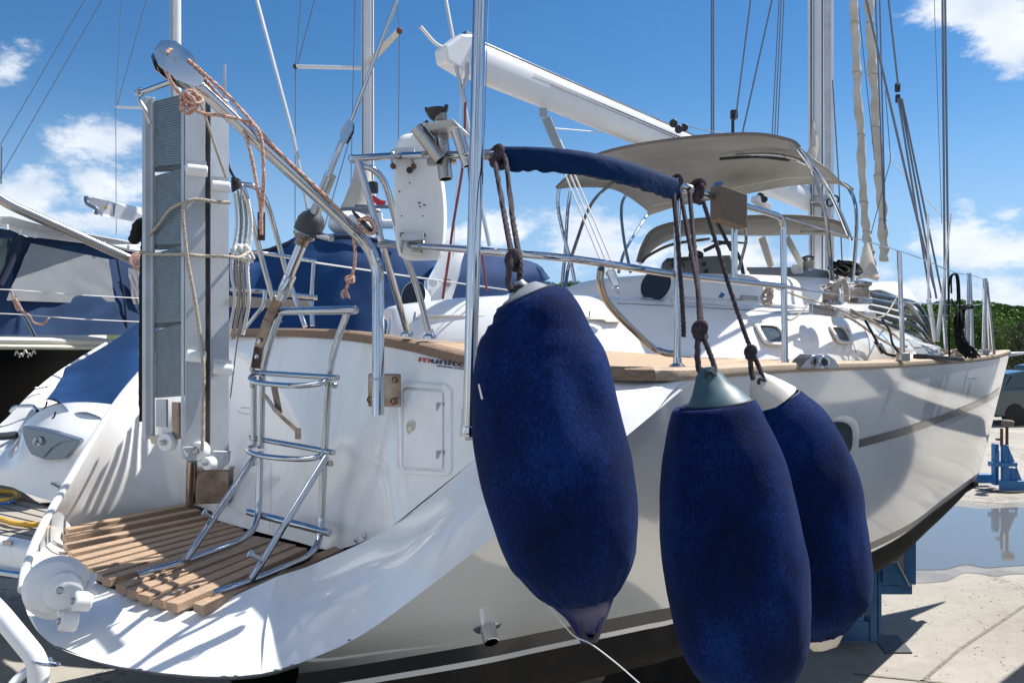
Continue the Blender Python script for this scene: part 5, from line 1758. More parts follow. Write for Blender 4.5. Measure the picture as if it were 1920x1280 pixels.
# spray hood: beige roof, dark piping, clear front panel
H0 = [(1196, 492, 5.9), (1206, 462, 5.85), (1228, 432, 5.8), (1290, 416, 5.8), (1400, 408, 5.8), (1500, 408, 5.7), (1570, 418, 5.6), (1592, 440, 5.55)]
H1 = [(1205, 492, 6.4), (1222, 468, 6.4), (1262, 446, 6.4), (1320, 438, 6.4), (1420, 440, 6.3), (1500, 438, 6.2), (1560, 440, 6.1), (1598, 448, 6.0)]
m = MB().grid([[P(*q) for q in H0], [P(a, b + 1, c) for a, b, c in [((x[0] + y[0]) / 2, (x[1] + y[1]) / 2 - 3, (x[2] + y[2]) / 2) for x, y in zip(H0, H1)]], [P(*q) for q in H1]], 6, 4, thick=.01)
m.build("spray_hood", "beige_canvas", yacht, smooth=60)
MB().spline([P(a, b - 1, c - .01) for a, b, c in H0], .016, 6, 8).build("hood_piping", "brown_canvas", yacht)
MB().spline([P(*q) for q in ((1200, 494, 5.9), (1218, 478, 6.0), (1262, 458, 6.2), (1330, 448, 6.3))], .012, 6, 8).build("hood_frame", "steel_brushed", yacht)
MB().bar(P(1345, 418, 5.9), P(1372, 470, 5.9), .03, .02).build("hood_strap", "black_plastic", yacht, smooth=0)
MB().bar(P(1335, 452, 6.3), P(1400, 456, 6.3), .05, .01).build("hood_strap", "black_plastic", yacht, smooth=0)
MB().bar(P(1500, 435, 6.0), P(1546, 434, 5.9), .02, .02).build("hood_strap", "steel_stained", yacht, smooth=0)
# clear panel and its frame
pn = [[P(1240, 508, 6.5), P(1400, 512, 6.5), P(1500, 512, 6.4), P(1590, 512, 6.2)], [P(1262, 448, 6.42), P(1420, 442, 6.32), P(1500, 440, 6.22), P(1592, 450, 6.02)]]
MB().grid(pn, 4, 2).build("clear_panel", "clear_panel", yacht)
for a, b, w in (((1428, 445, 6.3), (1446, 500, 6.45), .055), ((1475, 445, 6.3), (1505, 500, 6.45), .05)):
    MB().bar(P(*a), P(*b), w, .012, (0, 1, 0)).build("panel_pillar", "sail_cloth", yacht, smooth=0)
# console under the hood
m = MB()
m.prism([P(1240, 522, 6.1), P(1242, 492, 6.15), P(1250, 484, 6.2), P(1370, 478, 6.1), P(1376, 520, 6.0)], Vector((.05, .35, 0)))
m.build("instrument_console", "grey_metal", yacht, smooth=0, bevel=.01)
MB().ball(P(1305, 478, 6.15), .05, 16, (1.2, 1, .7)).build("compass", "glass_dark", yacht)
MB().spline([P(1320, 470, 6.0), P(1360, 455, 6.0), P(1385, 480, 5.9), P(1395, 520, 5.8)], .014, 6, 8).build("wheel_guard", "rubber", yacht)
MB().spline([P(1397, 425, 5.8), P(1399, 450, 5.8), P(1392, 480, 5.7), P(1385, 505, 5.6)], .011, 6, 8).build("grab_rail", "steel_brushed", yacht)
MB().bar(P(1250, 487, 6.1), P(1290, 484, 6.1), .06, .02).build("console_lid", "rubber", yacht, smooth=0)
for q in ((1262, 497), (1280, 496), (1320, 495), (1324, 508)):
    MB().lathe(P(q[0], q[1], 6.02), [(.018, 0), (.015, .01)], (0, -1, 0), 14).build("gauge", "black_plastic", yacht)

# winches
def winch(px, py, D, r, h, name="winch"):
    c = P(px, py, D)
    m = MB().lathe(c, [(r * .95, 0), (r, .005), (r * .95, h * .12), (r * .72, h * .25), (r * .66, h * .5), (r * .74, h * .7), (r * .98, h * .80), (r, h * .84), (r * .9, h * .88)], (0, 0, 1), 32)
    w = m.build(name, "steel_brushed", yacht)
    MB().lathe(c + Vector((0, 0, h * .86)), [(r * .95, 0), (r * 1.02, h * .05), (r * .6, h * .10), (r * .3, h * .14)], (0, 0, 1), 32).build("cap", "black_plastic" if r < .05 else "steel", w)
    for k in range(4):
        MB().torus(c + Vector((0, 0, h * (.28 + .09 * k))), r * .74, h * .04, (0, .05, 1), 24, 6).build("turn", "rope_beige", w)


winch(1558, 572, 4.75, .062, .13)
winch(1612, 570, 5.1, .075, .15)
winch(1515, 508, 5.7, .042, .11)
# turning gear at the coaming edge: blocks, ring, rope handle
tag(MB().rope([P(1560, 556, 4.6), P(1572, 530, 4.62), P(1580, 523, 4.65), P(1586, 535, 4.66), P(1588, 565, 4.7)], .013).build("rope_grommet", "rope_beige"), "thick beige rope grommet standing between the two sheet winches", "rope")
m = MB()
m.bar(P(1520, 580, 4.6), P(1560, 584, 4.7), .03, .06)
m.build("rope_clutch", "steel_brushed", yacht, smooth=0, bevel=.006)
MB().bar(P(1565, 588, 4.7), P(1640, 592, 5.3), .02, .05).build("sheet_track", "aluminium", yacht, smooth=0, bevel=.004)
MB().bar(P(1285, 558, 4.3), P(1395, 562, 4.5), .02, .012).build("sheet_track", "aluminium", yacht, smooth=0)
MB().bar(P(1390, 558, 4.45), P(1418, 560, 4.5), .03, .03).build("track_car", "grey_metal", yacht, smooth=0, bevel=.004)
knot(P(1440, 552, 4.5), .035, .006, "rope_beige", "small heap of beige cord on the coaming beside the track", 8)
MB().bar(P(1350, 552, 4.6), P(1356, 556, 4.6), .02, .03).build("deck_plug", "blue_paint", yacht, smooth=0)
# sheets running forward
for i, q in enumerate((((1548, 575, 4.65), (1600, 600, 4.9), (1650, 635, 5.2), (1688, 655, 5.0)),
          ((1595, 580, 4.9), (1640, 605, 5.1), (1680, 630, 5.2), (1700, 650, 4.9)),
          ((1455, 540, 4.0), (1500, 556, 4.3), (1560, 575, 4.6), (1620, 600, 4.9)),
          ((1600, 582, 4.9), (1630, 596, 5.0), (1660, 590, 5.2), (1680, 560, 5.6), (1690, 545, 5.8)),
          ((1470, 585, 4.3), (1480, 600, 4.3), (1500, 588, 4.4), (1515, 570, 4.5)))):
    tag(MB().rope([P(*x) for x in q], .0075 if i < 2 else .005).build("sheet_line", "rope_beige"), ["beige sheet from the near winch forward along the cabin side", "beige sheet from the far winch to the block by the stanchion",
        "beige line sagging along the coaming behind the stanchion", "beige line rising from the far winch to the mast foot", "loop of beige line hanging on the coaming left of the winches"][i], "rope")
for i, q in enumerate((((1622, 600, 5.0), (1636, 625, 4.95), (1648, 648, 4.9), (1655, 660, 4.9)), ((1655, 600, 5.2), (1668, 620, 5.1), (1674, 645, 5.0), (1690, 666, 4.9)), ((1640, 640, 4.9), (1660, 662, 4.85), (1686, 668, 4.8)))):
    tag(MB().spline([P(*x) for x in q], .008, 6, 8).build("sheet_line", "rope_black"), ["black line with a steel block on the cabin side", "black line looping down behind the forward stanchion", "black line lying along the teak deck edge"][i], "rope")
MB().bar(P(1647, 645, 4.88), P(1657, 662, 4.88), .04, .015, (0, 1, 0)).build("snatch_block", "steel_brushed", yacht, smooth=0, bevel=.006)
# coiled black lines on the coachroof and on the bow rail
m = MB()
for k in range(14):
    m.torus(P(1573 + (k % 5) * 6, 505 - (k // 5) * 3, 5.75 + .02 * k), .07 + .02 * math.sin(k), .009, (.5 * math.sin(k * 1.7), -.5, .8), 18, 6)
tag(m.build("coiled_line", "rope_black"), "heap of dark coiled line on the coachroof beside the small winch", "rope coil")
m = MB()
for k in range(4):
    m.torus(P(1490 + k * 3, 505, 5.65), .028, .007, (.6, -1, .2 * k), 16, 6)
tag(m.build("coiled_line", "rope_white"), "small white coil of line left of the coachroof winch", "rope coil")
bc = MB()
rb = random.Random(12)
for k in range(22):
    j = lambda a: rb.uniform(-a, a)
    bc.spline([P(1818 + j(7), 574 + j(4), 5.75), P(1804 + j(7), 580 + j(5), 5.7), P(1798 + j(10), 604 + j(6), 5.68 + j(.05)), P(1800 + j(12), 636 + j(8), 5.66 + j(.05)), P(1812 + j(16), 655 + j(5), 5.64), P(1826 + j(18), 669 + j(3), 5.62)], .0055, 5, 6)
tag(bc.build("coiled_line", "rope_black"), "thick black bundle of line hanging at the bow rail", "rope coil")
m = MB()
m.spline([P(1780, 668, 5.6), P(1779, 560, 5.6), P(1781, 522, 5.6), P(1790, 514, 5.6), P(1797, 522, 5.6), P(1800, 575, 5.6)], .007, 6, 7)
m.spline([P(1784, 550, 5.6), P(1784, 520, 5.6), P(1792, 515, 5.6), P(1795, 540, 5.6), P(1795, 565, 5.6), P(1790, 573, 5.6), P(1784, 560, 5.6)], .006, 6, 7)
tag(m.build("hanging_line", "rope_black"), "thin black line hung in loops over the bow lifeline", "rope")
# foredeck gear
m = MB().prism([P(1708, 648, 5.3), P(1740, 655, 5.6), P(1770, 662, 5.8), P(1760, 668, 5.5), P(1720, 664, 5.2)], Vector((0, .05, .05)))
m.build("hatch_cover", "grey_metal", yacht, smooth=0, bevel=.01)
m = MB().bar(P(1725, 668, 5.2), P(1795, 674, 5.5), .10, .03)
m.build("boarding_plank", "stripe_dark", yacht, smooth=0, bevel=.008)
for k, (x0, y0, x1, y1, D, mt, r) in enumerate(((1741, 560, 1754, 640, 5.8, "painted_white", .016), (1766, 560, 1757, 640, 5.8, "painted_white", .014), (1768, 590, 1775, 660, 5.9, "steel", .014))):
    MB().cyl(P(x1, y1, D), P(x0, y0, D), r, 12).build("furler_foil", mt, yacht)
m = MB()
for k in range(10):
    m.torus(P(1738 + k * 7, 660 + (k % 3) * 2, 5.6 + .06 * k), .06, .008, (.4 * math.sin(k), .3 * math.cos(k * 2), 1), 14, 6)
tag(m.build("coiled_line", "rope_beige"), "tangle of beige and brown line lying on the foredeck", "rope coil")

# ================================================================== boom and masts
bm0, bm1 = P(873, 108, 4.15), P(1535, 382, 6.6)
# elliptical boom
def spar(a, b, ra, rb, flat, name, m, parent, seg=28):
    path = [lerp(a, b, i / 6) for i in range(7)]
    mb = MB()
    ax = (b - a).normalized()
    up = Vector((0, 0, 1)); sd = ax.cross(up).normalized(); uu = sd.cross(ax).normalized()
    vs, fs = [], []
    for i, p in enumerate(path):
        r = lerp(ra, rb, i / 6)
        for k in range(seg):
            t = 2 * math.pi * k / seg
            vs.append(p + uu * (r * math.cos(t)) + sd * (r * flat * math.sin(t)))
    for i in range(6):
        for k in range(seg):
            fs.append((i * seg + k, i * seg + (k + 1) % seg, (i + 1) * seg + (k + 1) % seg, (i + 1) * seg + k))
    fs.append(tuple(range(seg - 1, -1, -1))); fs.append(tuple(6 * seg + k for k in range(seg)))
    return mb.add(vs, fs).build(name, m, parent), (ax, uu, sd)


boom, (bax, buu, bsd) = spar(bm0, bm1, .104, .098, .62, "boom", "mast_white", yacht)
# boom end casting
ec = MB()
c = bm0
pts = [c + buu * .118 + bax * .02, c + buu * .09 - bax * .07, c - buu * .01 - bax * .17, c - buu * .08 - bax * .15, c - buu * .108 + bax * .02]
ec.prism([p + bsd * .05 for p in pts], -bsd * .1)
ec.build("boom_end", "painted_white", boom, smooth=0, bevel=.015)
MB().spline([c - bax * .12 - buu * .0, c - bax * .20 + buu * .01, c - bax * .29 + buu * .06], .009, 4, 8).build("outhaul", "rope_white", boom)
MB().box(c + buu * .11 - bax * .02 - bsd * .02, bax * .05, bsd * .04, buu * .02).build("topping_eye", "steel", boom, smooth=0)
for (t0, t1, o) in ((.115, .60, .030), (.15, .60, .012)):
    a = lerp(bm0, bm1, t0); b = lerp(bm0, bm1, t1)
    rr = .62 * .104
    MB().spline([a + bsd * (rr + .0008) + buu * o, lerp(a, b, .5) + bsd * (rr * .96 + .001) + buu * o, b + bsd * (rr * .92 + .0012) + buu * o], [.0015, .0035, .0035], 4, 5).build("pinstripe", "dark_ink", boom)
MB().spline([lerp(bm0, bm1, t) + buu * (.104 - .006 * t + .012) for t in (0, .3, .6, .9)], .006, 4, 8).build("boom_track", "steel_brushed", boom)
# bridle hanging from the boom end
for q in (((855, 125, 4.05), (861, 150, 4.05), (866, 175, 4.05), (872, 193, 4.05)), ((876, 118, 4.05), (874, 150, 4.05), (868, 168, 4.05), (873, 193, 4.05)), ((873, 193, 4.05), (872, 210, 4.05), (869, 300, 4.05), (850, 420, 4.1), (842, 480, 4.1), (830, 560, 4.2))):
    MB().spline([P(*x) for x in q], .010 if q[0][0] != 873 else .007, 5, 8).build("mainsheet_bridle", "steel_brushed" if q[0][0] != 873 else "rope_maroon", boom)
MB().spline([P(866, 128, 4.1), P(864, 200, 4.1), P(858, 300, 4.1), P(850, 480, 4.1)], .003, 4, 6).build("flag_halyard", "rope_white", boom)
tag(MB().spline([P(878, 310, 4.2), P(886, 400, 4.2), P(902, 470, 4.2), P(913, 545, 4.2)], .006, 5, 7).build("red_line", "rope_maroon"), "thin red line slanting down behind the tall steel pole", "rope")
# mainsheet: block and three parts down to the coaming
sa = P(1018, 205, 4.45)
m = MB()
m.box(sa + Vector((-.02, 0, -.04)), Vector((.045, 0, 0)), Vector((0, .03, 0)), Vector((0, 0, .05)))
m.bar(P(1024, 222, 4.42), P(1050, 285, 4.35), .05, .022, (0, 1, 0))
m.build("sheet_block", "grey_metal", boom, smooth=0, bevel=.004)
for (x0, x1) in ((1027, 1138), (1036, 1148), (1044, 1158)):
    MB().cyl(P(x0 + 6, 262, 4.38), P(x1, 518, 3.95), .0045, 8).build("mainsheet_part", "rope_white", boom)
MB().bar(P(1143, 507, 3.96), P(1156, 538, 3.92), .04, .02, (0, 1, 0)).build("lower_block", "steel", yacht, smooth=0, bevel=.005)
MB().cyl(P(1156, 540, 3.9), P(1157, 552, 3.9), .012, 12).build("block_post", "steel_brushed", yacht)
MB().cyl(P(1040, 241, 4.4), P(1125, 248, 4.8), .004, 8).build("preventer", "rope_white", boom)
for q in ((1262, 232, 5.05), (1272, 243, 5.15), (1282, 240, 5.2), (1425, 368, 5.9), (1432, 374, 5.9)):
    c = P(*q)
    MB().lathe(c - Vector((0, .012, 0)), [(.024, 0), (.026, .004), (.018, .012), (.026, .02), (.024, .024)], (.2, 1, .1), 16).build("boom_block", "black_plastic", boom)
tag(MB().spline([P(1285, 236, 5.2), P(1330, 246, 5.6), P(1420, 262, 6.0), P(1526, 290, 6.4)], .003, 4, 5).build("topping_lift", "wire"), "thin dark line from boom blocks forward to the mast", "rope")
# kicker strut
MB().bar(P(1415, 372, 5.9), P(1440, 390, 6.0), .07, .05).build("boom_fitting", "mast_white", boom, smooth=0, bevel=.01)

mast, _ = spar(P(1531, 560, 6.5), P(1529, -120, 6.5), .062, .062, 1.0, "mast", "mast_white", yacht)
m = MB().spline([P(1524, 225, 6.4), P(1527, 270, 6.35), P(1520, 300, 6.3), P(1524, 330, 6.3)], [.006, .03, .04, .02], 5, 10)
m.build("sail_luff", "sail_cloth", mast)
for x in (1521, 1526, 1542):
    MB().cyl(P(x, 560, 6.4), P(x, -60, 6.4), .007 if x != 1526 else .0035, 6).build("halyard", "wire", mast)  # thicker two widened to stand for dark groove shading on the mast
MB().bar(P(1532, 372, 6.35), P(1548, 384, 6.45), .12, .06).build("gooseneck", "steel_brushed", mast, smooth=0, bevel=.01)
for q in ((1556, 380), (1566, 374)):
    MB().torus(P(q[0], q[1], 6.3), .03, .008, (.3, -1, 0), 16, 7).build("mast_ring", "black_plastic", mast)

# second mast right behind
m2 = thing("mast", P(1554, 640, 11.0), "grey aluminium mast standing directly right of the yacht's own mast", "mast", None)
MB().cyl(P(1554, 700, 11.0), P(1552, -200, 11.0), .072, 20).build("tube", "aluminium", m2)
MB().cyl(P(1560, 560, 10.9), P(1560, -100, 10.9), .01, 8).build("sail_track", "mast_white", m2)

# furled headsails beyond
def furled(pts, r, label, seed):
    q = catmull([tuple(P(*x)) for x in pts], 24)
    mb = MB()
    rad = [r * (1 + .28 * noise.noise(Vector((i * .13, seed, 0))) + .12 * math.sin(i * .55)) for i in range(len(q))]
    path = [Vector(x) + Vector((noise.noise(Vector((i * .1, seed + 5, 0))) * r * .35, 0, 0)) for i, x in enumerate(q)]
    mb.ring_sweep(path, rad, 18, 3, 9.0, amp=.10)
    t = thing("furled_sail", path[-1], label, "furled sail")
    mb.build("rolled_cloth", "sail_cloth", t, smooth=60)
    for i in range(4, len(path) - 3, 17):
        MB().torus(path[i], rad[i] * 1.05, .008, (.2, .1, 1), 16, 6).build("tie", "rope_beige", t)


furled([(1598, -60, 9.0), (1603, 60, 9.0), (1610, 200, 9.0), (1620, 380, 9.0), (1627, 450, 9.0), (1636, 500, 9.0)], .042, "rolled beige headsail, left one of the pair beyond the deckhouse", 1)
furled([(1626, -60, 9.6), (1632, 60, 9.6), (1641, 200, 9.6), (1649, 330, 9.6), (1656, 440, 9.6), (1658, 490, 9.6)], .049, "rolled beige headsail bound with a line, right one of the pair beyond the deckhouse", 2)
m = MB().grid([[P(1606, 520, 7.6), P(1625, 516, 7.6), P(1650, 520, 7.6)], [P(1612, 490, 7.7), P(1630, 480, 7.7), P(1642, 500, 7.7)], [P(1618, 462, 7.8), P(1628, 455, 7.8), P(1634, 470, 7.8)]], 5, 5, thick=.05)
tag(m.build("sail_bag", "sail_cloth", None, smooth=60), "pale gathered sailcloth on the coachroof at the foot of the rolled headsails", "sail bag")

# standing rigging of the yachts
def wires(name, label, segs, D, r, m="wire_far", group=None, cat="rigging"):
    for (x0, y0, x1, y1) in segs:
        o = MB().cyl(P(x1, y1, D), P(x0, y0, D), r, 6).build(name, m)
        tag(o, label, cat, group)


wires("rigging_wire", "dark double stay rising behind the blue cover, right of the boom block", [(1334, -20, 1334, 300), (1338, -20, 1338, 300)], 9.0, .009, group="double stay behind the canopy")
wires("rigging_wire", "dark halyard slanting to a block above the beige canopy", [(1410, -20, 1379, 225)], 8.0, .008)
wires("rigging_wire", "dark stay slanting down just right of the block above the canopy", [(1452, -20, 1392, 250)], 8.0, .008)
wires("rigging_wire", "thin triple stay left of the mast", [(1462, -20, 1447, 265), (1466, -20, 1452, 265), (1471, -20, 1457, 265)], 9.0, .006, group="triple stay left of the mast")
MBk = MB().box(P(1371, 222, 8.0), Vector((.07, 0, 0)), Vector((0, .05, 0)), Vector((0, 0, .09)))
MBk.box(P(1372, 250, 8.0), Vector((.03, 0, 0)), Vector((0, .03, 0)), Vector((0, 0, .20)))
tag(MBk.build("hanging_block", "black_plastic", None, smooth=0, bevel=.01), "black block hanging on a halyard above the beige canopy", "pulley")
wires("rigging_wire", "thin dark stay right of the two masts", [(1561, 150, 1573, 345), (1573, 345, 1580, 520)], 8.5, .007, group="stay right of the masts")
wires("rigging_wire", "heavy dark stay crossing the right furled sail to the bow", [(1620, -20, 1700, 330), (1700, 330, 1752, 540)], 7.6, .012, group="heavy stay to the bow")
wires("rigging_wire", "dark stays between the furled sail and the tackle", [(1641, -20, 1658, 420), (1649, -20, 1660, 430)], 8.5, .008, group="stays beside the furled sail")
wires("rigging_wire", "thin stay meeting a slanting brace right of the furled sails", [(1606, -20, 1640, 300), (1660, 170, 1670, 300), (1670, 300, 1630, 450)], 9.5, .005, group="thin stays right of the furled sails")
wires("rigging_wire", "pale brace slanting from the stays to the bow", [(1670, 300, 1775, 415)], 9.5, .005, "rope_white")
wires("rigging_wire", "dark pendant above the black tackle", [(1664, -20, 1684, 160)], 8.0, .010)
tb = MB().box(P(1680, 172, 8.0), Vector((.05, 0, 0)), Vector((0, .04, 0)), Vector((0, 0, .09)))
tb.box(P(1681, 192, 8.0), Vector((.045, 0, 0)), Vector((0, .04, 0)), Vector((0, 0, .085)))
tag(tb.build("tackle_block", "black_plastic", None, smooth=0, bevel=.012), "black double block in the rigging high on the right", "pulley")
wires("rigging_wire", "dark tackle parts fanning down to the bow", [(1684, 185, 1745, 560), (1688, 185, 1756, 560), (1691, 185, 1768, 560)], 8.0, .010, group="tackle parts fanning to the bow")
wires("rigging_wire", "dark twin shroud near the right edge", [(1767, -20, 1772, 600), (1772, -20, 1779, 600)], 7.5, .010, group="twin shroud near the right edge")
wires("rigging_wire", "faint thin line just left of the twin shroud", [(1751, -20, 1766, 420)], 9.0, .0035, group=None)
for i, (x0, y0, x1, y1) in enumerate(((1752, 480, 1741, 560), (1779, 480, 1766, 560))):
    wires("furler_stay", ["white stay rod running to the left furler foil", "white stay rod running to the right furler foil"][i], [(x0 - (12 if i == 0 else -4), y0 - 80, x1, y1)], 5.8, .008, "painted_white")


# ================================================================== neighbouring boats
def quad(pts, nu=4, nv=4, **k):
    return MB().grid(pts, nu, nv, **k)


def PP(*qs):
    return [P(*q) for q in qs]


# white motor boat directly left, blue cover over its cockpit
nb = thing("motor_boat", P(40, 1100, 5.2), "white motor boat with blue tarp, chrome emblem and teak swim platform, at the left edge", "motor boat")
m = quad([PP((-90, 850, 5.9), (18, 838, 5.6), (50, 790, 5.55), (110, 757, 5.5), (220, 760, 5.5), (330, 800, 5.7), (430, 900, 6.0)),
          PP((-90, 880, 5.6), (8, 870, 5.35), (45, 850, 5.25), (120, 835, 5.2), (230, 850, 5.2), (330, 880, 5.4), (430, 960, 5.8)),
          PP((-90, 915, 5.5), (2, 908, 5.3), (50, 925, 5.15), (130, 950, 5.05), (220, 985, 5.05), (330, 1020, 5.3), (430, 1050, 5.6))], 6, 6)
m.f = [q[::-1] for q in m.f]
m.build("transom", "gelcoat", nb, smooth=60)
m = quad([PP((-80, 850, 5.8), (0, 795, 6.3), (60, 735, 6.9), (118, 690, 7.6), (200, 640, 8.4)), PP((-80, 900, 5.6), (10, 850, 5.8), (72, 772, 6.4), (130, 745, 7.2), (220, 690, 8.2))], 6, 3)
m.build("gunwale", "gelcoat", nb, smooth=60)
MB().pipe(PP((20, 772, 6.3), (26, 762, 6.3), (62, 760, 6.35), (70, 770, 6.3)), .014, .03).build("grab_rail", "steel", nb)
MB().cyl(P(66, 728, 6.8), P(88, 724, 6.9), .012).build("cleat", "steel", nb)
MB().spline(PP((-60, 818, 5.75), (0, 818, 5.9), (30, 815, 6.0)), .03, 4, 8).build("rub_strip", "stripe_grey", nb)
m = quad([PP((122, 690, 6.6), (160, 668, 6.7), (210, 640, 6.8), (268, 600, 7.0), (330, 590, 7.2), (420, 600, 7.4)),
          PP((112, 715, 6.1), (150, 708, 6.1), (205, 690, 6.1), (262, 670, 6.2), (330, 670, 6.4), (420, 680, 6.6)),
          PP((84, 752, 5.55), (130, 775, 5.42), (190, 790, 5.36), (262, 785, 5.36), (330, 800, 5.5), (420, 860, 5.8))], 10, 8,
         fn=lambda v, a, b: v + Vector((0, 0, (.05 * abs(math.sin(a * 15)) if b > .98 else 0) + .02 * noise.noise(v * 4))))
m.f = [q[::-1] for q in m.f]
m.build("cockpit_cover", "blue_canvas", nb, smooth=60)
for q in ((88, 753), (104, 772), (194, 790), (230, 780)):
    MB().spline(PP((q[0], q[1], 5.34), (q[0] - 2, q[1] + 8, 5.32), (q[0] - 6, q[1] + 12, 5.3)), .006, 4, 6).build("tie", "rope_black", nb)
# emblem recess
em = MB()
rim_ = [(42, 798), (60, 800), (100, 808), (148, 823), (150, 828), (130, 850), (120, 860), (85, 862), (58, 852), (48, 835), (41, 812)]
em.prism([P(a, b, 5.12) for a, b in rim_], Vector((0, .06, 0)))
e0 = em.build("emblem_recess", "blue_metal", nb, smooth=0, bevel=.012)
MB().prism([P(a, b, 5.10) for a, b in ((46, 800), (100, 810), (146, 824), (112, 830), (96, 840), (80, 858), (66, 850), (58, 826))], Vector((0, .03, 0))).build("emblem_wing", "blue_metal", e0, smooth=0, bevel=.008)
em = MB().torus(P(70, 827, 5.08), .026, .005, (0, -1, .3), 20, 6)
em.torus(P(70, 827, 5.08), .014, .004, (0, -1, .3), 16, 6)
em.build("emblem_ring", "steel", e0)
MB().bar(P(64, 831, 5.08), P(68, 820, 5.08), .012, .006).build("emblem_bar", "steel", e0, smooth=0)
m = MB().box(P(90, 846, 5.14), Vector((.13, 0, .03)), Vector((0, .04, 0)), Vector((0, 0, .05)))
# swim platform
Z = 1.25
m = quad([[G(-90, 900, Z), G(20, 912, Z), G(80, 945, Z), G(200, 985, Z)], [G(-90, 985, Z), G(0, 1000, Z), G(60, 1012, Z), G(150, 1030, Z)]], 6, 4)
m.build("swim_platform", "teak_grey", nb, smooth=60)
for k in range(6):
    t_ = k / 5.5
    MB().spline([lerp(G(-90, 903, Z), G(-90, 985, Z), t_) + Vector((0, 0, .003)), lerp(G(90, 950, Z), G(60, 1012, Z), t_) + Vector((0, 0, .003))], .003, 6, 5).build("caulking", "rubber", nb)
m = quad([PP((-90, 986, 4.55), (0, 1001, 4.38), (62, 1013, 4.24), (160, 1030, 4.2)), PP((-90, 1008, 4.45), (0, 1022, 4.28), (62, 1034, 4.15), (160, 1050, 4.1)), PP((-90, 1055, 4.42), (0, 1066, 4.26), (55, 1074, 4.15), (160, 1085, 4.1))], 6, 4)
m.f = [q[::-1] for q in m.f]
m.build("platform_edge", "gelcoat", nb, smooth=60)
MB().spline(PP((-90, 1060, 4.38), (0, 1072, 4.22), (55, 1080, 4.1), (160, 1092, 4.05)), .022, 6, 12).build("rub_rail", "steel", nb)
m = quad([PP((-90, 1066, 4.4), (0, 1078, 4.25), (60, 1086, 4.15), (200, 1100, 4.15)), [Vector((-3.4, 5.4, .7)), Vector((-2.9, 5.5, .7)), Vector((-2.6, 5.7, .7)), Vector((-2.2, 6.0, .7))]], 6, 5)
m.f = [q[::-1] for q in m.f]
m.build("hull_underside", "stripe_grey", nb, smooth=60)
MB().box(P(4, 1022, 4.22), Vector((.045, 0, 0)), Vector((0, .02, 0)), Vector((0, 0, .022))).build("platform_latch", "steel_brushed", nb, smooth=0)
m = quad([[Vector((-6.5, 6.2, 1.1)), Vector((-4.2, 5.9, 1.1)), Vector((-2.6, 6.6, 1.1)), Vector((2, 10.8, 1.2))], [Vector((-6.5, 7.4, .5)), Vector((-4.2, 7.1, .4)), Vector((-2.6, 7.8, .4)), Vector((1.4, 12, .5))]], 5, 3)
m.build("bottom", "antifouling", nb, smooth=60)
MB().spline(PP((96, 905, 5.1), (110, 912, 5.08), (140, 926, 5.05)), .006, 4, 6).build("vent_slot", "stripe_grey", nb)

hz = 1.275
tag(MB().spline([G(-60, 968, hz), G(0, 973, hz), G(25, 980, hz), G(60, 983, hz), G(100, 982, hz)], .015, 8, 10).build("hose", "yellow_hose"), "yellow hose lying across the grey teak swim platform", "hose")
tag(MB().spline([G(-60, 938, hz), G(0, 938, hz), G(20, 936, hz), G(34, 930, hz), G(26, 922, hz), G(0, 920, hz), G(-50, 915, hz)], .016, 8, 10).build("hose", "yellow_hose"), "yellow hose coil at the foot of the motor boat's transom", "hose")
tag(MB().spline([G(-60, 946, hz), G(0, 944, hz), G(18, 942, hz), G(28, 935, hz)], .010, 8, 8).build("hose", "blue_hose"), "thin blue hose beside the yellow hose coil", "hose")

# dark-hulled yacht with navy canopy further left
dy = thing("dark_yacht", P(60, 780, 8.2), "black-hulled yacht under a navy canopy with grey windows, behind the motor boat on the left", "yacht")
m = quad([PP((-140, 655, 7.4), (60, 655, 8.0), (200, 655, 9.0), (420, 650, 11)), PP((-140, 700, 7.5), (60, 700, 8.1), (200, 698, 9.1), (420, 680, 11.1)), PP((-140, 830, 8.0), (60, 815, 8.6), (200, 800, 9.6), (420, 740, 11.6))], 6, 4)
m.f = [q[::-1] for q in m.f]
m.build("hull", "dark_hull", dy, smooth=60)
MB().spline(PP((-140, 648, 7.36), (60, 650, 7.96), (200, 650, 8.96), (420, 646, 11)), .022, 6, 8).build("gold_line", "cream_plastic", dy)
MB().spline(PP((-140, 636, 7.38), (60, 638, 7.98), (200, 640, 8.98), (420, 640, 11)), .03, 6, 8).build("toe_rail", "vinyl_white", dy)
m = quad([PP((-140, 632, 7.4), (60, 634, 8.0), (200, 636, 9.0)), PP((-140, 622, 8.0), (60, 625, 8.6), (200, 628, 9.5))], 4, 2)
m.build("deck", "cream_plastic", dy)
# canopy side
def fold(v, a, b):
    return v + Vector((0, .035 * noise.noise(Vector((a * 14 + b * 5, b * 3, 2))), 0))


m = quad([PP((-140, 415, 8.0), (0, 428, 8.1), (55, 440, 8.15), (150, 452, 8.6), (280, 472, 9.4)),
          PP((-140, 530, 7.9), (0, 530, 8.0), (40, 532, 8.05), (150, 545, 8.5), (280, 560, 9.3)),
          PP((-140, 628, 7.7), (0, 628, 7.85), (60, 628, 8.0), (150, 628, 8.45), (280, 628, 9.2))], 10, 12, fn=fold)
m.f = [q[::-1] for q in m.f]
m.build("canopy", "navy_canvas", dy, smooth=60)
def dcan(px, py, off=.03):
    D = (8.05 + (px - 40) * .0052) - off
    return P(px, py, D)


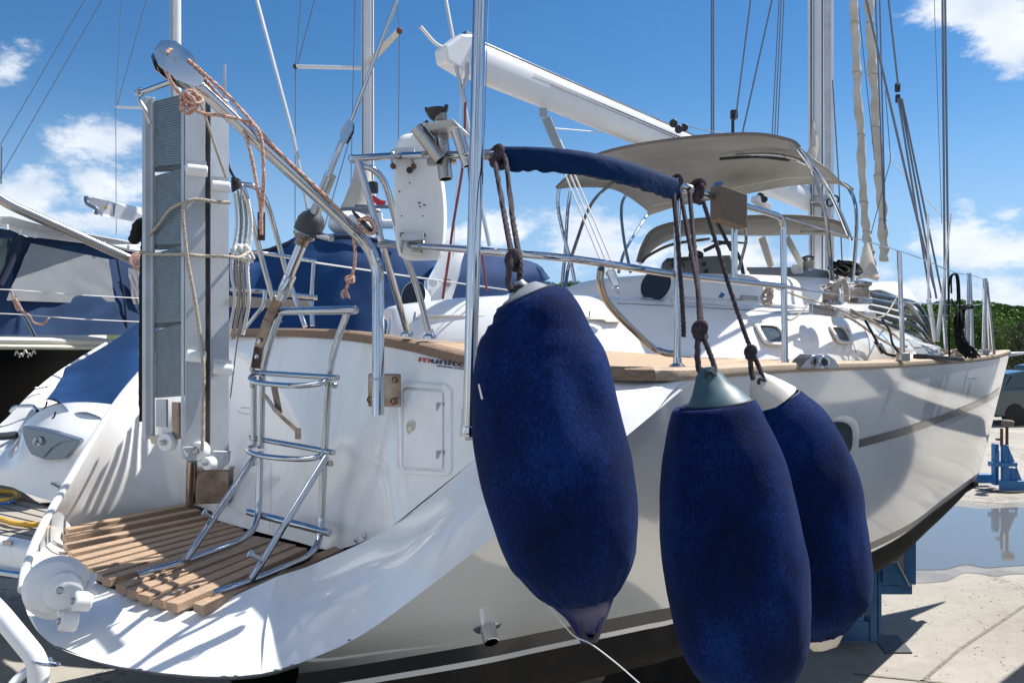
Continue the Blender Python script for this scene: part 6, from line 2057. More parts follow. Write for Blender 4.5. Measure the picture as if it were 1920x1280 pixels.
def clothpanel(pts, nm, mt, off):
    c = [dcan(a, b, off) for a, b in pts]
    return quad([[c[0], lerp(c[0], c[1], .5), c[1]], [lerp(c[0], c[3], .5), (c[0] + c[1] + c[2] + c[3]) / 4, lerp(c[1], c[2], .5)], [c[3], lerp(c[3], c[2], .5), c[2]]], 10, 10,
                fn=lambda v, a, b: v + Vector((0, -.02 * abs(noise.noise(Vector((a * 6 - b * 4, b * 2, 1)))) , 0)))


m = clothpanel([(58, 456), (204, 486), (217, 571), (12, 563)], "w", "window_cloth", .10)
m.f = [q[::-1] for q in m.f]
m.build("window_blind", "window_cloth", dy, smooth=60)
m = clothpanel([(240, 502), (272, 508), (276, 572), (249, 570)], "w", "window_cloth", .10)
m.f = [q[::-1] for q in m.f]
m.build("window_blind", "window_cloth", dy, smooth=60)
m = clothpanel([(-120, 440), (28, 448), (0, 530), (-120, 530)], "w", "glass_dark", .10)
m.f = [q[::-1] for q in m.f]
m.build("window_pane", "glass_dark", dy, smooth=60)
MB().spline([dcan(38, 444, .12), dcan(22, 490, .12), dcan(0, 535, .12)], .03, 6, 8).build("canopy_seam", "navy_dark", dy)
MB().spline([dcan(216, 462, .12), dcan(222, 500, .12), dcan(233, 560, .12), dcan(238, 620, .12)], .012, 6, 8).build("zip", "navy_dark", dy)
for x, y in ((8, 430), (35, 440), (62, 446), (190, 461), (238, 468)):
    MB().box(dcan(x, y, .14), Vector((.03, 0, 0)), Vector((0, .02, 0)), Vector((0, 0, .05))).build("toggle_strap", "vinyl_white", dy, smooth=0)
m = MB().prism(PP((-140, 388, 7.7), (0, 404, 7.8), (20, 405, 7.8), (100, 428, 8.0), (262, 455, 9.2), (290, 462, 9.4), (290, 482, 9.4), (200, 462, 8.8), (48, 442, 7.9), (0, 424, 7.85), (-140, 405, 7.75)), Vector((-.6, 1.6, .12)))
m.build("hardtop", "gelcoat", dy, smooth=0, bevel=.03)
for y0, y1, y2 in ((542, 548, 560), (589, 593, 604)):
    MB().spline(PP((-60, y0 - 2, 7.3), (30, y1 - 4, 7.5), (150, y1 + 5, 8.0), (280, y2, 8.8)), .006, 4, 6).build("lifeline", "rope_white", dy)
MB().cyl(P(66, 630, 7.75), P(19, 540, 7.5), .016).build("stanchion", "steel", dy)
tag(MB().rope(PP((22, 545, 7.4), (28, 570, 7.4), (34, 582, 7.4), (30, 560, 7.4), (40, 580, 7.45), (55, 592, 7.45), (62, 604, 7.5), (80, 608, 7.5), (92, 596, 7.5)), .010).build("tied_line", "rope_red"), "orange-red line tied on the far yacht's leaning stanchion", "rope")
for i, (x, y) in enumerate(((28, 660), (36, 664), (44, 658), (52, 664), (60, 659))):
    MB().spline(PP((x, y + 6, 7.86), (x + 3, y - 2, 7.86), (x + 7, y + 4, 7.86)), .007, 4, 5).build("name_stroke", "cream_plastic", dy)
# boom with a round end and sticker behind it
fb = thing("white_boom", P(230, 400, 8.5), "white boom end with dark cap and orange sticker, left of the gangway", "boom")
m = MB().prism(PP((163, 371, 7.6), (175, 370, 7.6), (200, 376, 7.7), (300, 396, 8.6), (300, 424, 8.6), (190, 404, 7.7), (178, 402, 7.6), (172, 388, 7.6), (163, 380, 7.6)), Vector((.03, .14, 0)))
m.build("spar", "painted_white", fb, smooth=0, bevel=.03)
MB().spline(PP((162, 368, 7.58), (163, 380, 7.58), (180, 391, 7.58), (181, 402, 7.58)), .022, 5, 8).build("end_cap", "line_ink", fb)
MB().prism(PP((196, 386, 7.57), (202, 387, 7.58), (201, 393, 7.58), (195, 392, 7.57)), Vector((0, -.006, 0))).build("sticker", "sticker_orange", fb, smooth=0)
MB().spline(PP((215, 383, 7.66), (213, 405, 7.66)), .008, 4, 6).build("band", "line_ink", fb)

# yacht with the big blue boom tent behind the stern
by = thing("covered_yacht", P(700, 640, 8.2), "yacht under a big blue boom tent right behind the white yacht's stern", "yacht")
m = quad([PP((415, 478, 7.6), (500, 466, 7.6), (560, 446, 7.3), (640, 439, 7.1), (740, 452, 7.1), (825, 478, 7.3)),
          PP((415, 520, 7.2), (500, 515, 7.2), (560, 505, 6.9), (640, 500, 6.8), (735, 505, 6.9), (806, 518, 7.1)),
          PP((415, 640, 6.9), (500, 640, 6.9), (560, 640, 6.7), (640, 640, 6.6), (700, 640, 6.6), (745, 620, 6.9))], 10, 10,
         fn=lambda v, a, b: v + Vector((0, .06 * noise.noise(v * 1.6) + .02 * noise.noise(v * 6), .03 * noise.noise(Vector((a * 9, 0, 0))))))
m.f = [q[::-1] for q in m.f]
m.build("boom_tent", "blue_canvas", by, smooth=60)
m = quad([PP((415, 478, 7.6), (500, 466, 7.6), (560, 446, 7.3), (640, 439, 7.1), (740, 452, 7.1), (825, 478, 7.3)),
          PP((415, 476, 9.6), (500, 468, 9.6), (560, 452, 9.3), (640, 448, 9.1), (740, 460, 9.1), (825, 480, 9.3))], 6, 3)
m.build("tent_top", "blue_canvas", by, smooth=60)
MB().spline(PP((430, 478, 7.5), (500, 470, 7.5), (570, 450, 7.2), (640, 444, 7.0), (700, 450, 7.0), (742, 462, 7.0)), .02, 6, 8).build("tent_hem", "navy_dark", by)
m = quad([PP((845, 470, 7.5), (905, 474, 7.6), (1000, 492, 7.8), (1031, 520, 8.0)), PP((848, 510, 7.2), (905, 510, 7.3), (980, 515, 7.5), (1028, 524, 7.9)), PP((840, 585, 7.0), (880, 568, 7.1), (950, 552, 7.3), (1000, 536, 7.7))], 8, 6,
         fn=lambda v, a, b: v + Vector((0, .05 * noise.noise(v * 2), .02 * noise.noise(Vector((a * 12, 3, 0))))))
m.f = [q[::-1] for q in m.f]
m.build("spray_cover", "blue_canvas", by, smooth=60)
m = quad([PP((832, 474, 7.2), (850, 470, 7.2), (866, 480, 7.2)), PP((822, 505, 7.1), (845, 505, 7.1), (863, 508, 7.1)), PP((806, 545, 7.0), (830, 550, 7.0), (850, 552, 7.0)), PP((795, 590, 6.9), (820, 590, 6.9), (836, 588, 6.9))], 6, 6, thick=.10)
m.build("radar_arch", "gelcoat", by, smooth=50)
MB().lathe(P(812, 530, 6.9), [(.04, 0), (.038, .01)], (0, -1, 0), 20).build("vent_cover", "white_plastic", by)
MB().box(P(830, 535, 6.9), Vector((.07, 0, 0)), Vector((0, .03, 0)), Vector((0, 0, .06))).build("socket", "grey_metal", by, smooth=0, bevel=.01)
m = quad([PP((400, 646, 6.8), (600, 646, 6.5), (800, 600, 6.7), (1060, 560, 7.2)), PP((400, 640, 9), (600, 640, 9), (800, 596, 9), (1060, 556, 9))], 5, 3)
m.build("deck", "deck_white", by, smooth=60)
m = quad([PP((300, 655, 6.9), (600, 655, 6.55), (800, 610, 6.75), (1060, 570, 7.25)), [Vector((-3, 7.6, .7)), Vector((-1.6, 7.3, .7)), Vector((-.7, 7.6, .7)), Vector((.5, 8.4, .7))]], 5, 4)
m.f = [q[::-1] for q in m.f]
m.build("hull", "topsides", by, smooth=60)
MB().ball(P(655, 420, 7.8), .20, 24, (1.05, 1, .62)).build("radar_dome", "white_plastic", by)
m = MB().lathe(P(676, 395, 8.6), [(.22, 0), (.17, .12), (.10, .35), (.085, .5)], (.05, 0, 1), 24)
m.build("mast_boot", "sail_cloth", by, smooth=60)
MB().lathe(P(699, 362, 7.7), [(.05, 0), (.055, .02), (.05, .10), (.03, .11)], (0, 0, 1), 16).build("lantern", "black_plastic", by)
m = quad([PP((699, 364, 7.6), (712, 374, 7.6), (724, 377, 7.6)), PP((697, 376, 7.6), (710, 386, 7.6), (722, 384, 7.6))], 5, 3, thick=.004)
m.build("flag", "flag_red", by)
MB().bar(P(665, 387, 7.5), P(735, 388, 7.6), .03, .03).build("crossbar", "line_ink", by, smooth=0)
MB().cyl(P(717, 420, 7.6), P(738, 420, 7.6), .045).build("searchlight", "white_plastic", by)
MB().cyl(P(712, 400, 7.6), P(712, 440, 7.6), .03).build("post", "painted_white", by)
for (a, b) in (((590, 492, 5.6), (760, 517, 6.2)), ((760, 517, 6.2), (960, 545, 6.8))):
    MB().cyl(P(*a), P(*b), .006, 6).build("lifeline", "rope_white", by)
MB().cyl(P(798, 525, 6.4), P(797, 575, 6.4), .014).build("stanchion", "steel", by)
m = quad([PP((1000, 560, 7.0), (1030, 545, 7.2), (1060, 562, 7.2)), PP((1004, 530, 7.4), (1032, 528, 7.5), (1050, 548, 7.5))], 3, 3)
m.build("windscreen", "glass_dark", by, smooth=0)

# masts of boats beyond
ml = thing("mast", P(690, 640, 9.4), "cream mast with two spreaders rising behind the steel backstay", "mast")
MB().cyl(P(690, 640, 9.4), P(689, -150, 9.4), .073, 24).build("tube", "mast_white", ml)
for x in (680, 698):
    MB().cyl(P(x, 400, 9.3), P(x, -60, 9.3), .010, 6).build("sail_track", "line_ink", ml)
MB().bar(P(554, 125, 9.2), P(680, 128, 9.4), .06, .035).build("spreader", "mast_white", ml, smooth=0, bevel=.01)
MB().bar(P(692, 118, 9.3), P(748, 58, 8.6), .07, .035).build("spreader", "cream_plastic", ml, smooth=0, bevel=.01)
MB().ball(P(749, 58, 8.6), .035).build("spreader_tip", "rust", ml)
MB().ball(P(554, 125, 9.2), .03).build("spreader_tip", "black_plastic", ml)
m2_ = thing("mast", P(330, 640, 12), "white mast rising behind the gangway top", "mast")
MB().cyl(P(330, 700, 12), P(329, -150, 12), .078, 20).build("tube", "mast_white", m2_)
MB().cyl(P(322, 600, 11.9), P(321, -60, 11.9), .012, 6).build("sail_track", "line_ink", m2_)
MB().bar(P(217, 201, 12), P(325, 204, 12), .03, .03).build("spreader", "mast_white", m2_, smooth=0)
wires("rigging_wire", "thin shroud over the left mast's spreader tip", [(228, -20, 217, 201), (217, 201, 218, 440)], 12, .005, group="shrouds of the left mast")
wires("rigging_wire", "thin inner shroud running down to the left mast's spreader tip", [(280, -20, 219, 200)], 12, .005)
wires("rigging_wire", "thin stays slanting across the upper left sky", [(165, -10, -10, 290), (197, -10, -10, 350)], 12, .005, group="stays in the upper left sky")
wires("rigging_wire", "thin shroud over the cream mast's left spreader tip", [(566, -20, 554, 125), (554, 125, 553, 450)], 9.2, .0055, group="shrouds of the cream mast")
wires("rigging_wire", "thin inner shroud down to the cream mast's left spreader tip", [(595, -20, 557, 124)], 9.2, .0055)
wires("rigging_wire", "dark wire just left of the cream mast", [(666, -20, 657, 385)], 9.2, .0055)
wires("rigging_wire", "wire down from the right spreader tip of the cream mast", [(749, 58, 747, 265)], 8.6, .0055)
wires("rigging_wire", "pale wire up from the right spreader tip of the cream mast", [(742, -20, 749, 58)], 8.6, .005, "wire")
wires("rigging_wire", "thin dark wire from the backstay toggle down past the davit", [(655, 262, 607, 430)], 3.4, .0022)
wires("forestay", "pale rolled forestay slanting between the gangway and the backstay", [(476, -20, 550, 255), (550, 255, 577, 392)], 8.5, .022, "aluminium", group="pale forestay left of the backstay")
wires("forestay", "pale stay slanting past the boom end to the blue cover", [(832, -20, 862, 140), (862, 140, 905, 400), (905, 400, 918, 462)], 8.5, .022, "aluminium", group="pale stay behind the boom end")
wires("antenna", "short pole antenna at the far left edge", [(3, 275, 2, 345)], 9, .008, "wire")


# big motor cruiser moored on the right, outside the frame, shading the corner
def hullbox(name, label, c, d, L, B, H, cat, deckh=0.0):
    """simple planing hull: stern at c, heading d"""
    d = Vector(d).normalized(); s = Vector((d.y, -d.x, 0))
    t = thing(name, Vector(c), label, cat)
    st = [0, .25, .5, .72, .88, 1.0]; hb = [.92, 1, 1, .86, .55, .03]
    rows_ = []
    for zz, f, sh in ((.45, .15, -.12), (.75, .72, -.06), (H * .5, .92, -.02), (H * .8, .98, 0), (H, 1, .02)):
        for side_ in (0,):
            pass
        rows_.append([Vector(c) + d * (L * (q + (sh if i == 5 else 0))) + s * (B / 2 * h * f) + Vector((0, 0, zz + (.25 * q * q if zz > 1 else 0))) for i, (q, h) in enumerate(zip(st, hb))])
    rows2 = [[p - s * (2 * (p - Vector(c)).dot(s)) for p in r] for r in rows_]
    m = MB().grid(rows_, 6, 3).build("hull", "topsides", t, smooth=50)
    m_ = MB().grid(rows2, 6, 3); m_.f = [q[::-1] for q in m_.f]
    m_.build("hull", "topsides", t, smooth=50)
    MB().grid([rows_[-1], rows2[-1]], 6, 1).build("deck", "deck_white", t)
    tr = MB().grid([[r[0] for r in rows_], [r[0] for r in rows2]], 4, 1)
    tr.build("transom", "gelcoat", t)
    if deckh:
        m = MB().prism([Vector(c) + d * (L * a) + s * (B * .36) + Vector((0, 0, z)) for a, z in ((.12, H), (.14, H + deckh), (.5, H + deckh), (.62, H))], -s * (B * .72))
        m.build("cabin", "gelcoat", t, smooth=0, bevel=.06)
        MB().prism([Vector(c) + d * (L * a) + s * (B * .365) + Vector((0, 0, z)) for a, z in ((.18, H + deckh * .35), (.19, H + deckh * .8), (.46, H + deckh * .8), (.53, H + deckh * .35))], -s * (B * .73)).build("side_window", "glass_dark", t, smooth=0)
    for a in (.2, .6):
        MB().box(Vector(c) + d * (L * a) - s * .6, d * .2, s * 1.2, Vector((0, 0, .55))).build("support_block", "blue_paint", t, smooth=0)
    return t


hullbox("motor_cruiser", "white motor cruiser ashore just outside the right edge of the photo", (4.28, 3.97, 0), AX, 15, 3.0, 3.0, "motor cruiser", 1.4)
hullbox("sky_blocker_hull", "white yacht ashore behind the photographer", (-4.5, -7.5, 0), (1, -.25, 0), 11, 3.2, 2.6, "yacht", .7)  # made-up hull, added to hold sky light off the stern
hullbox("outer_blocker_hull", "white fishing boat ashore behind the photographer, further left", (-11, -3.0, 0), (-.5, -.8, 0), 8, 2.8, 2.2, "boat", 1.0)  # another unseen hull added as a light blocker

# ================================================================== cradles, stones
def cradle_post(name, label, D, x0, mirror_=1):
    t = thing(name, Vector((P(x0, 0, D).x, D, 0)), label, "boat cradle")
    cnt = [0]

    def b(px0, py0, px1, py1, d, nm="beam", w=.10):
        cnt[0] += 1
        a, c = P(px0, py1, D), P(px1, py1, D)
        a = a + Vector((0, .006 * cnt[0], 0))
        d = d + .011 * cnt[0]
        h = P(px0, py0, D).z - a.z
        MB().box(a, Vector((c.x - a.x, 0, 0)), Vector((0, d, 0)), Vector((0, 0, h))).build(nm, "blue_paint", t, smooth=0, bevel=.006)
    return t, b


t, b = cradle_post("boat_cradle", "dark blue steel cradle post with bracket under the hull, right of the rear fender", 6.0, 1640)
b(1632, 1035, 1646, 1205, .10, "post")
b(1648, 1035, 1655, 1192, .16, "post")
b(1560, 1166, 1645, 1203, .12, "foot_beam")
b(1638, 1098, 1714, 1116, .12, "bracket")
b(1700, 1010, 1722, 1098, .14, "upper_post")
MB().prism(PP((1655, 1056, 5.98), (1684, 1056, 5.98), (1708, 1100, 5.98), (1655, 1092, 5.98)), Vector((0, .02, 0))).build("gusset", "blue_paint", t, smooth=0)
MB().cyl(P(1681, 1050, 5.95), P(1706, 1098, 5.95), .008).build("tie_rod", "steel_brushed", t)
MB().box(Vector((P(1648, 1215, 6.0).x, 5.9, .0)), Vector((.2, 0, 0)), Vector((.06, .34, 0)), Vector((0, 0, .012))).build("base_pad", "rubber", t, smooth=0)
for px, D, lb in ((1060, 5.0, "blue steel cradle post in the shade under the hull, left of the middle fender"), (1150, 5.3, "second blue cradle post in the shade under the hull")):
    c = P(px, 1200, D); c.z = 0
    t = thing("boat_cradle", c, lb, "boat cradle")
    MB().box(c, Vector((.12, 0, 0)), Vector((0, .12, 0)), Vector((0, 0, .95))).build("post", "blue_paint_bright", t, smooth=0, bevel=.006)
    MB().box(c + Vector((-.3, -.02, 0)), Vector((.8, 0, 0)), Vector((0, .16, 0)), Vector((0, 0, .12))).build("foot_beam", "blue_paint_bright", t, smooth=0, bevel=.006)
    MB().prism([c + Vector((.12, .04, .12)), c + Vector((.42, .04, .12)), c + Vector((.12, .04, .55))], Vector((0, .02, 0))).build("gusset", "blue_paint_bright", t, smooth=0)
for (px, py, D, r, lb) in ((1003, 1235, 4.6, .13, "longer rough stone block under the hull at left"), (1078, 1262, 4.5, .15, "rounder rough stone block under the hull at right")):
    m = MB().ball(P(px, py, D), r, 28, (1.2, .8, .75))
    m.v = [v + (v - P(px, py, D)) * (.35 * noise.noise(v * 9)) for v in m.v]
    c = P(px, py, D)
    o = m.build("stone", "stone", None, smooth=60)
    tag(o, lb, "stone")
    q = MB().box(Vector((c.x - .15, c.y - .1, 0)), Vector((.3, 0, 0)), Vector((0, .25, 0)), Vector((0, 0, c.z - r * .6)))
    tag(q.build("timber_block", "old_wood", None, smooth=0, bevel=.01), "timber pier under the " + ("longer" if r < .14 else "rounder") + " stone in the hull's shade", "timber")

# blue boat stand on the right
bs_ = thing("boat_stand", G(1890, 918), "bright blue steel boat stand with jack screws, on the concrete at the right edge", "boat stand")
D = 12.4


def sb(px0, py0, px1, py1, d0, dd, nm, mt="blue_paint_bright"):
    a, c = P(px0, py1, D), P(px1, py1, D)
    h = P(px0, py0, D).z - a.z
    MB().box(a + Vector((0, d0, 0)), Vector((c.x - a.x, 0, 0)), Vector((0, dd, 0)), Vector((0, 0, h))).build(nm, mt, bs_, smooth=0, bevel=.008)


sb(1874, 834, 1882, 912, .12, .1, "upright")
sb(1883, 834, 1892, 918, 0, .1, "upright")
sb(1898, 878, 1906, 918, 0, .1, "upright")
sb(1858, 866, 1906, 874, -.03, .12, "cross_beam")
sb(1843, 895, 1884, 912, .3, .12, "foot_beam")
sb(1876, 900, 1960, 918, -.05, .1, "foot_beam")
for q in (((1874, 845), (1860, 868), (1874, 868)), ((1892, 840), (1905, 870), (1892, 870)), ((1906, 874), (1918, 905), (1906, 905)), ((1882, 880), (1894, 905), (1882, 905))):
    MB().prism([P(a, b_, D - .01) for a, b_ in q], Vector((0, .03, 0))).build("gusset", "blue_paint_bright", bs_, smooth=0)
for (x, y0, y1) in ((1878, 803, 836), (1888, 800, 836)):
    MB().cyl(P(x, y1, D + .05), P(x, y0, D + .05), .022).build("jack_screw", "rust", bs_)
MB().lathe(P(1889, 800, D), [(.04, 0), (.085, .02), (.09, .09), (.06, .11)], (.1, 0, 1), 16).build("pad", "old_wood", bs_)
MB().box(P(1872, 826, D), Vector((.06, 0, 0)), Vector((0, .08, 0)), Vector((0, 0, .03))).build("jack_nut", "rust", bs_, smooth=0)
tag(MB().spline([G(1825, 915), G(1845, 918), G(1870, 921, .02), G(1900, 922, .02), G(1960, 920)], .02, 6, 6).build("ground_cable", "rubber"), "dark cable lying on the concrete in front of the blue stand", "cable")

# ================================================================== parked cars
def car(name, loc, yaw, label, paint):
    t = thing(name, Vector(loc), label, "car")
    d = Vector((math.cos(yaw), math.sin(yaw), 0)); s = Vector((-d.y, d.x, 0)); o = Vector(loc)
    def pt(a, b, z): return o + d * a + s * b + Vector((0, 0, z))
    body = [(-2.1, .35), (-2.15, .6), (-2.1, .92), (-1.9, 1.0), (-1.2, 1.03), (.9, 1.0), (1.9, .88), (2.15, .68), (2.15, .38), (1.9, .25), (-1.9, .25)]
    m = MB()
    n = len(body)
    vs = []
    for b_, f in ((-.86, .97), (-.80, 1), (.80, 1), (.86, .97)):
        vs += [pt(a * f, b_, z * (1 if abs(b_) < .84 else .98)) for a, z in body]
    fs = [(k * n + i, k * n + (i + 1) % n, (k + 1) * n + (i + 1) % n, (k + 1) * n + i) for k in range(3) for i in range(n)] + [tuple(range(n))[::-1], tuple(3 * n + i for i in range(n))]
    m.add(vs, fs).build("body", paint, t, smooth=30, bevel=.04)
    cab = [(-1.85, 1.0), (-1.45, 1.42), (-.9, 1.5), (.1, 1.49), (.95, 1.0)]
    m = MB().prism([pt(a, -.70 if z > 1.1 else -.80, z) for a, z in cab], s * 1.5)
    m.build("cabin", paint, t, smooth=0, bevel=.06)
    for sg in (-1, 1):
        w = [pt(a, sg * (.785 - (z - 1) * .1), z) for a, z in ((-1.6, 1.04), (-1.35, 1.36), (-.9, 1.43), (.05, 1.42), (.75, 1.04))]
        MB().prism(w if sg < 0 else w[::-1], s * (.02 * sg)).build("side_window", "glass_dark", t, smooth=0)
    for a0, z0, a1, z1, nm in ((-1.88, 1.02, -1.5, 1.40, "rear_window"), (.98, 1.02, .14, 1.47, "windscreen")):
        k = .03 * (-1 if a0 < 0 else 1)
        MB().prism([pt(a0 + k, -.66, z0), pt(a0 + k, .66, z0), pt(a1 + k, .6, z1), pt(a1 + k, -.6, z1)], Vector((0, 0, .01))).build(nm, "glass_dark", t, smooth=0)
    for a in (-1.35, 1.35):
        for sg in (-1, 1):
            w = MB().lathe(pt(a, sg * .70, .31), [(.2, 0), (.29, 0), (.31, .03), (.31, .15), (.29, .18), (.2, .18)], s * sg, 28).build("wheel", "tyre", t)
            MB().lathe(pt(a, sg * .86, .31), [(.2, 0), (.19, .02), (.05, .01)], s * sg, 16).build("rim", "aluminium", w)
    for sg in (-1, 1):
        MB().box(pt(-2.16, sg * .62 - .12, .68), s * .24, d * .05, Vector((0, 0, .16))).build("tail_light", "lens_red", t, smooth=0, bevel=.02)
        MB().box(pt(2.10, sg * .6 - .14, .6), s * .28, d * .05, Vector((0, 0, .12))).build("headlight", "lens_clear", t, smooth=0, bevel=.02)
    return t


car("parked_car", (14.9, 22.8, 0), math.radians(8), "dark teal car parked beyond the bow, nearest to the blue stand", "car_paint")
car("parked_car", (20.5, 29.5, 0), math.radians(5), "dark grey car parked further back behind the teal car", "car_paint_far")


# ================================================================== trees and wooded hill
def leaves(centers, per, size, spread, seed):
    rnd = random.Random(seed)
    vs, fs = [], []
    for (c, r) in centers:
        for _ in range(per):
            # point near the surface of a lumpy blob
            while True:
                q = Vector((rnd.uniform(-1, 1), rnd.uniform(-1, 1), rnd.uniform(-1, 1)))
                if .05 < q.length < 1:
                    break
            q = q.normalized() * (q.length ** .35)
            p = c + Vector((q.x * r, q.y * r, q.z * r * .8)) * spread
            a = Vector((rnd.gauss(0, 1), rnd.gauss(0, 1), rnd.gauss(0, 1))).normalized()
            b_ = a.orthogonal().normalized() * (size * rnd.uniform(.5, 1.2))
            a = a.cross(b_).normalized() * (size * rnd.uniform(.5, 1.3))
            o = len(vs)
            vs += [p - a, p - b_ * .6, p + a, p + b_ * .6]
            fs.append((o, o + 1, o + 2, o + 3))
    m = MB()
    m.v, m.f = vs, fs
    return m


def tree(px, ytop, D, width, label, mt, seed, name="tree"):
    rnd = random.Random(seed)
    base = Vector(((px - 960) / F * D, D, 0))
    top = HC + (640 - ytop) / F * D
    t = thing(name, base, label, "tree")
    R = width / F * D / 2
    m = MB().spline([base, base + Vector((.1, 0, top * .3)), base + Vector((.05, 0, top * .6))], [R * .1, R * .07, R * .04], 5, 8)
    for k in range(5):
        a = k * 1.26
        m.spline([base + Vector((0, 0, top * .3)), base + Vector((math.cos(a) * R * .4, math.sin(a) * R * .4, top * .55)), base + Vector((math.cos(a) * R * .7, math.sin(a) * R * .7, top * .7))], [R * .05, R * .03, R * .01], 4, 6)
    m.build("trunk", "bark", t)
    cs = []
    for k in range(34):
        a = rnd.uniform(0, 6.28); h = rnd.uniform(.12, 1.0)
        rr = R * math.sqrt(max(.05, 1 - (h - .45) ** 2 * 2.4)) * rnd.uniform(.2, .85)
        cs.append((base + Vector((math.cos(a) * rr, math.sin(a) * rr, top * h - R * .16)), R * rnd.uniform(.22, .40)))
    leaves(cs, 150, max(.05, R * .055), 1, seed).build("crown", mt, t, smooth=0)
    return t


trees = [(1722, 588, 52, 70, "leaf_dark", "dark green tree seen between stanchion and furler foils"), (1778, 606, 50, 80, "leaf_mid", "mid green tree behind the black hanging line at the bow"),
         (1842, 588, 46, 95, "leaf_dark", "dark tree behind the bow rail posts"), (1882, 590, 42, 76, "leaf_mid", "bright green tree right of the bow rail posts"),
         (1915, 604, 38, 95, "leaf_olive", "olive bush-like tree at the right edge above the cars"), (1965, 572, 45, 130, "leaf_dark", "dark tree cut by the right edge of the photo"),
         (1935, 690, 34, 90, "leaf_mid", "low green shrub at the right edge just above the cars")]
for i, (px, yt, D, w, mt, lb) in enumerate(trees):
    tree(px, yt, D, w, lb, mt, 50 + i)

# hill terrain and the wood covering it
def hill_h(x, y):
    return max(0, (y - 58) / 60) * (8.5 + 1.5 * math.sin(x * .045) + 1.4 * noise.noise(Vector((x * .03, y * .03, 0)))) if y > 58 else 0


m = MB()
NX, NY = 60, 16
vs = []
for j in range(NY):
    for i in range(NX):
        x = -160 + 420 * i / (NX - 1); y = 50 + 110 * j / (NY - 1)
        vs.append(Vector((x, y, min(hill_h(x, y), 7 + 1.5 * noise.noise(Vector((x * .05, 0, 0)))) - (.02 if j == 0 else 0) + .01 * (j > 0))))
m.add(vs, [(j * NX + i, j * NX + i + 1, (j + 1) * NX + i + 1, (j + 1) * NX + i) for j in range(NY - 1) for i in range(NX - 1)])
tag(m.build("hill", "hill_green", None, smooth=60), "low green hill behind the yard", kind="structure")
rnd = random.Random(3)
cs = []
for k in range(620):
    px = rnd.uniform(1640, 2080) if k % 6 else rnd.uniform(1035, 1125)
    D = rnd.uniform(62, 150)
    x = (px - 960) / F * D
    h = min(hill_h(x, D), 7.0)
    r = rnd.uniform(1.3, 2.8)
    z = h + rnd.uniform(.3, 1.6) * r * .8
    # keep the skyline where the photograph has it
    sky_y = 572 + 9 * math.sin(px * .02) + 7 * noise.noise(Vector((px * .06, 1, 0))) if px > 1500 else 524
    zmax = HC + (640 - sky_y) / F * D - r * .8
    if px < 1500:
        z = zmax - rnd.uniform(0, 2.0)
    z = min(z, zmax)
    if z < 0: z = .5
    cs.append((Vector((x, D, z)), r))
w1 = leaves(cs[::2], 190, .19, 1, 9).build("wood", "leaf_dark", None, smooth=0)
tag(w1, "dark green wooded hillside behind the bow", kind="stuff")
w2 = leaves(cs[1::2], 190, .19, 1, 10).build("wood", "leaf_mid", None, smooth=0)
tag(w2, "brighter green woodland on the hillside behind the bow", kind="stuff")

# outer port side of the scoop, closing the hull on the far side
po_ = [P(*q) + Vector((-.03, .03, 0)) for q in ((432, 632, 5.0), (310, 655, 4.75), (262, 702, 4.52), (205, 775, 4.22), (130, 898, 3.92), (78, 990, 3.62), (48, 1065, 3.37), (44, 1110, 3.2))]
pl_ = [Vector((p.x - .02 + .10 * i / 7, p.y + .75 - .4 * i / 7, 1.18)) for i, p in enumerate(po_)]
pm_ = [lerp(a, b, .5) + Vector((-.10, .06, 0)) for a, b in zip(po_, pl_)]
pb_ = [Vector((p.x * .75 + .1, p.y + .7, .55)) for p in pl_]
MB().grid([po_, pm_, pl_, pb_], 6, 4).build("port_quarter", "topsides", yacht, smooth=60)
hullbox("sloop", "white sloop ashore to the right of the photographer", (2.7, -4.8, 0), AX, 12.0, 3.0, 2.6, "sloop", .6)  # unseen hull added to shade the near ground and fill the topsides' reflections

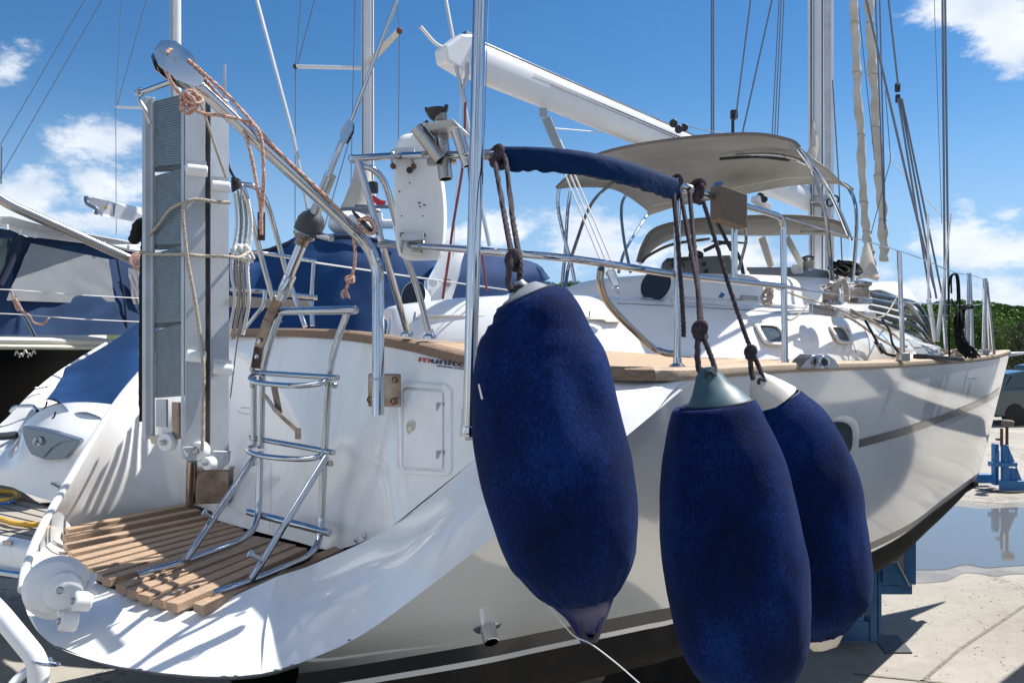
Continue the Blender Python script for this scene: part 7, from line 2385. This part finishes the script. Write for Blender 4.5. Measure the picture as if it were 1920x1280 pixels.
# black scuffs on the bulkhead and chips along the lower edge of the stern
for q in (((452, 764), (462, 764), (470, 766)), ((446, 771), (458, 775), (470, 777)), ((508, 868), (509, 930), (506, 990))):
    MB().spline([wallP(a, b, .003) for a, b in q], .0012 if q[0][0] < 500 else .0007, 4, 5).build("scuff", "line_ink", yacht)
for (x, y, w) in ((262, 1254, 8), (420, 1267, 9), (442, 1266, 5), (520, 1255, 12), (548, 1246, 6), (655, 1199, 5)):
    D = 2.53 + (.1 if x < 300 else 0)
    MB().ball(P(x, y, D), .004, 8, (w / 3, 1, .8)).build("chip", "line_ink", yacht)

hullbox("ketch", "white ketch ashore beyond the right edge of the photo", (17, 9, 0), (-.4, .9, 0), 8.0, 3.0, 3.2, "ketch", .8)  # made-up hull, added so the bow topsides reflect something dark

# joints between the concrete slabs, loose grit
for i, q in enumerate((((1700, 1300), (1800, 1215), (1930, 1128)), ((1600, 1262), (1760, 1278), (1930, 1300)), ((1650, 942), (1780, 936), (1940, 948)))):
    w = .012
    pts = [G(a, b, .005) for a, b in q]
    m = MB()
    for a, b in zip(pts, pts[1:]):
        n_ = Vector((-(b - a).y, (b - a).x, 0)).normalized() * w
        m.add([a - n_, b - n_, b + n_, a + n_], [(0, 1, 2, 3)])
    tag(m.build("slab_joint", "grit_dark", None, smooth=0), ["dark slab joint running up from the bottom right corner", "dark slab joint crossing the bottom right corner", "slab joint behind the puddle"][i], kind="structure")
rnd = random.Random(5)
m = MB()
for k in range(420):
    px, py = rnd.uniform(1560, 1990), 780 + 520 * rnd.random() ** .6
    c = G(px, py, .0)
    r = rnd.uniform(.003, .009)
    a = rnd.uniform(0, 6.28)
    vs = [c + Vector((r * math.cos(a + t) * rnd.uniform(.7, 1.3), r * math.sin(a + t) * rnd.uniform(.7, 1.3), .001)) for t in (0, 1.5, 3.1, 4.6)] + [c + Vector((0, 0, r * .8))]
    m.add(vs, [(0, 1, 4), (1, 2, 4), (2, 3, 4), (3, 0, 4)])
tag(m.build("grit", "grit_dark", None, smooth=0), "scattered grit on the concrete", kind="stuff")
# care tag stitched on the nearest fender
fen = [o for o in bpy.data.objects if o.name == "fender"][0]
MB().prism(PP_(((896, 720, 1.835), (899, 720, 1.835), (906, 748, 1.835), (902, 748, 1.835))), Vector((0, -.002, 0))).build("care_tag", "vinyl_white", fen, smooth=0)
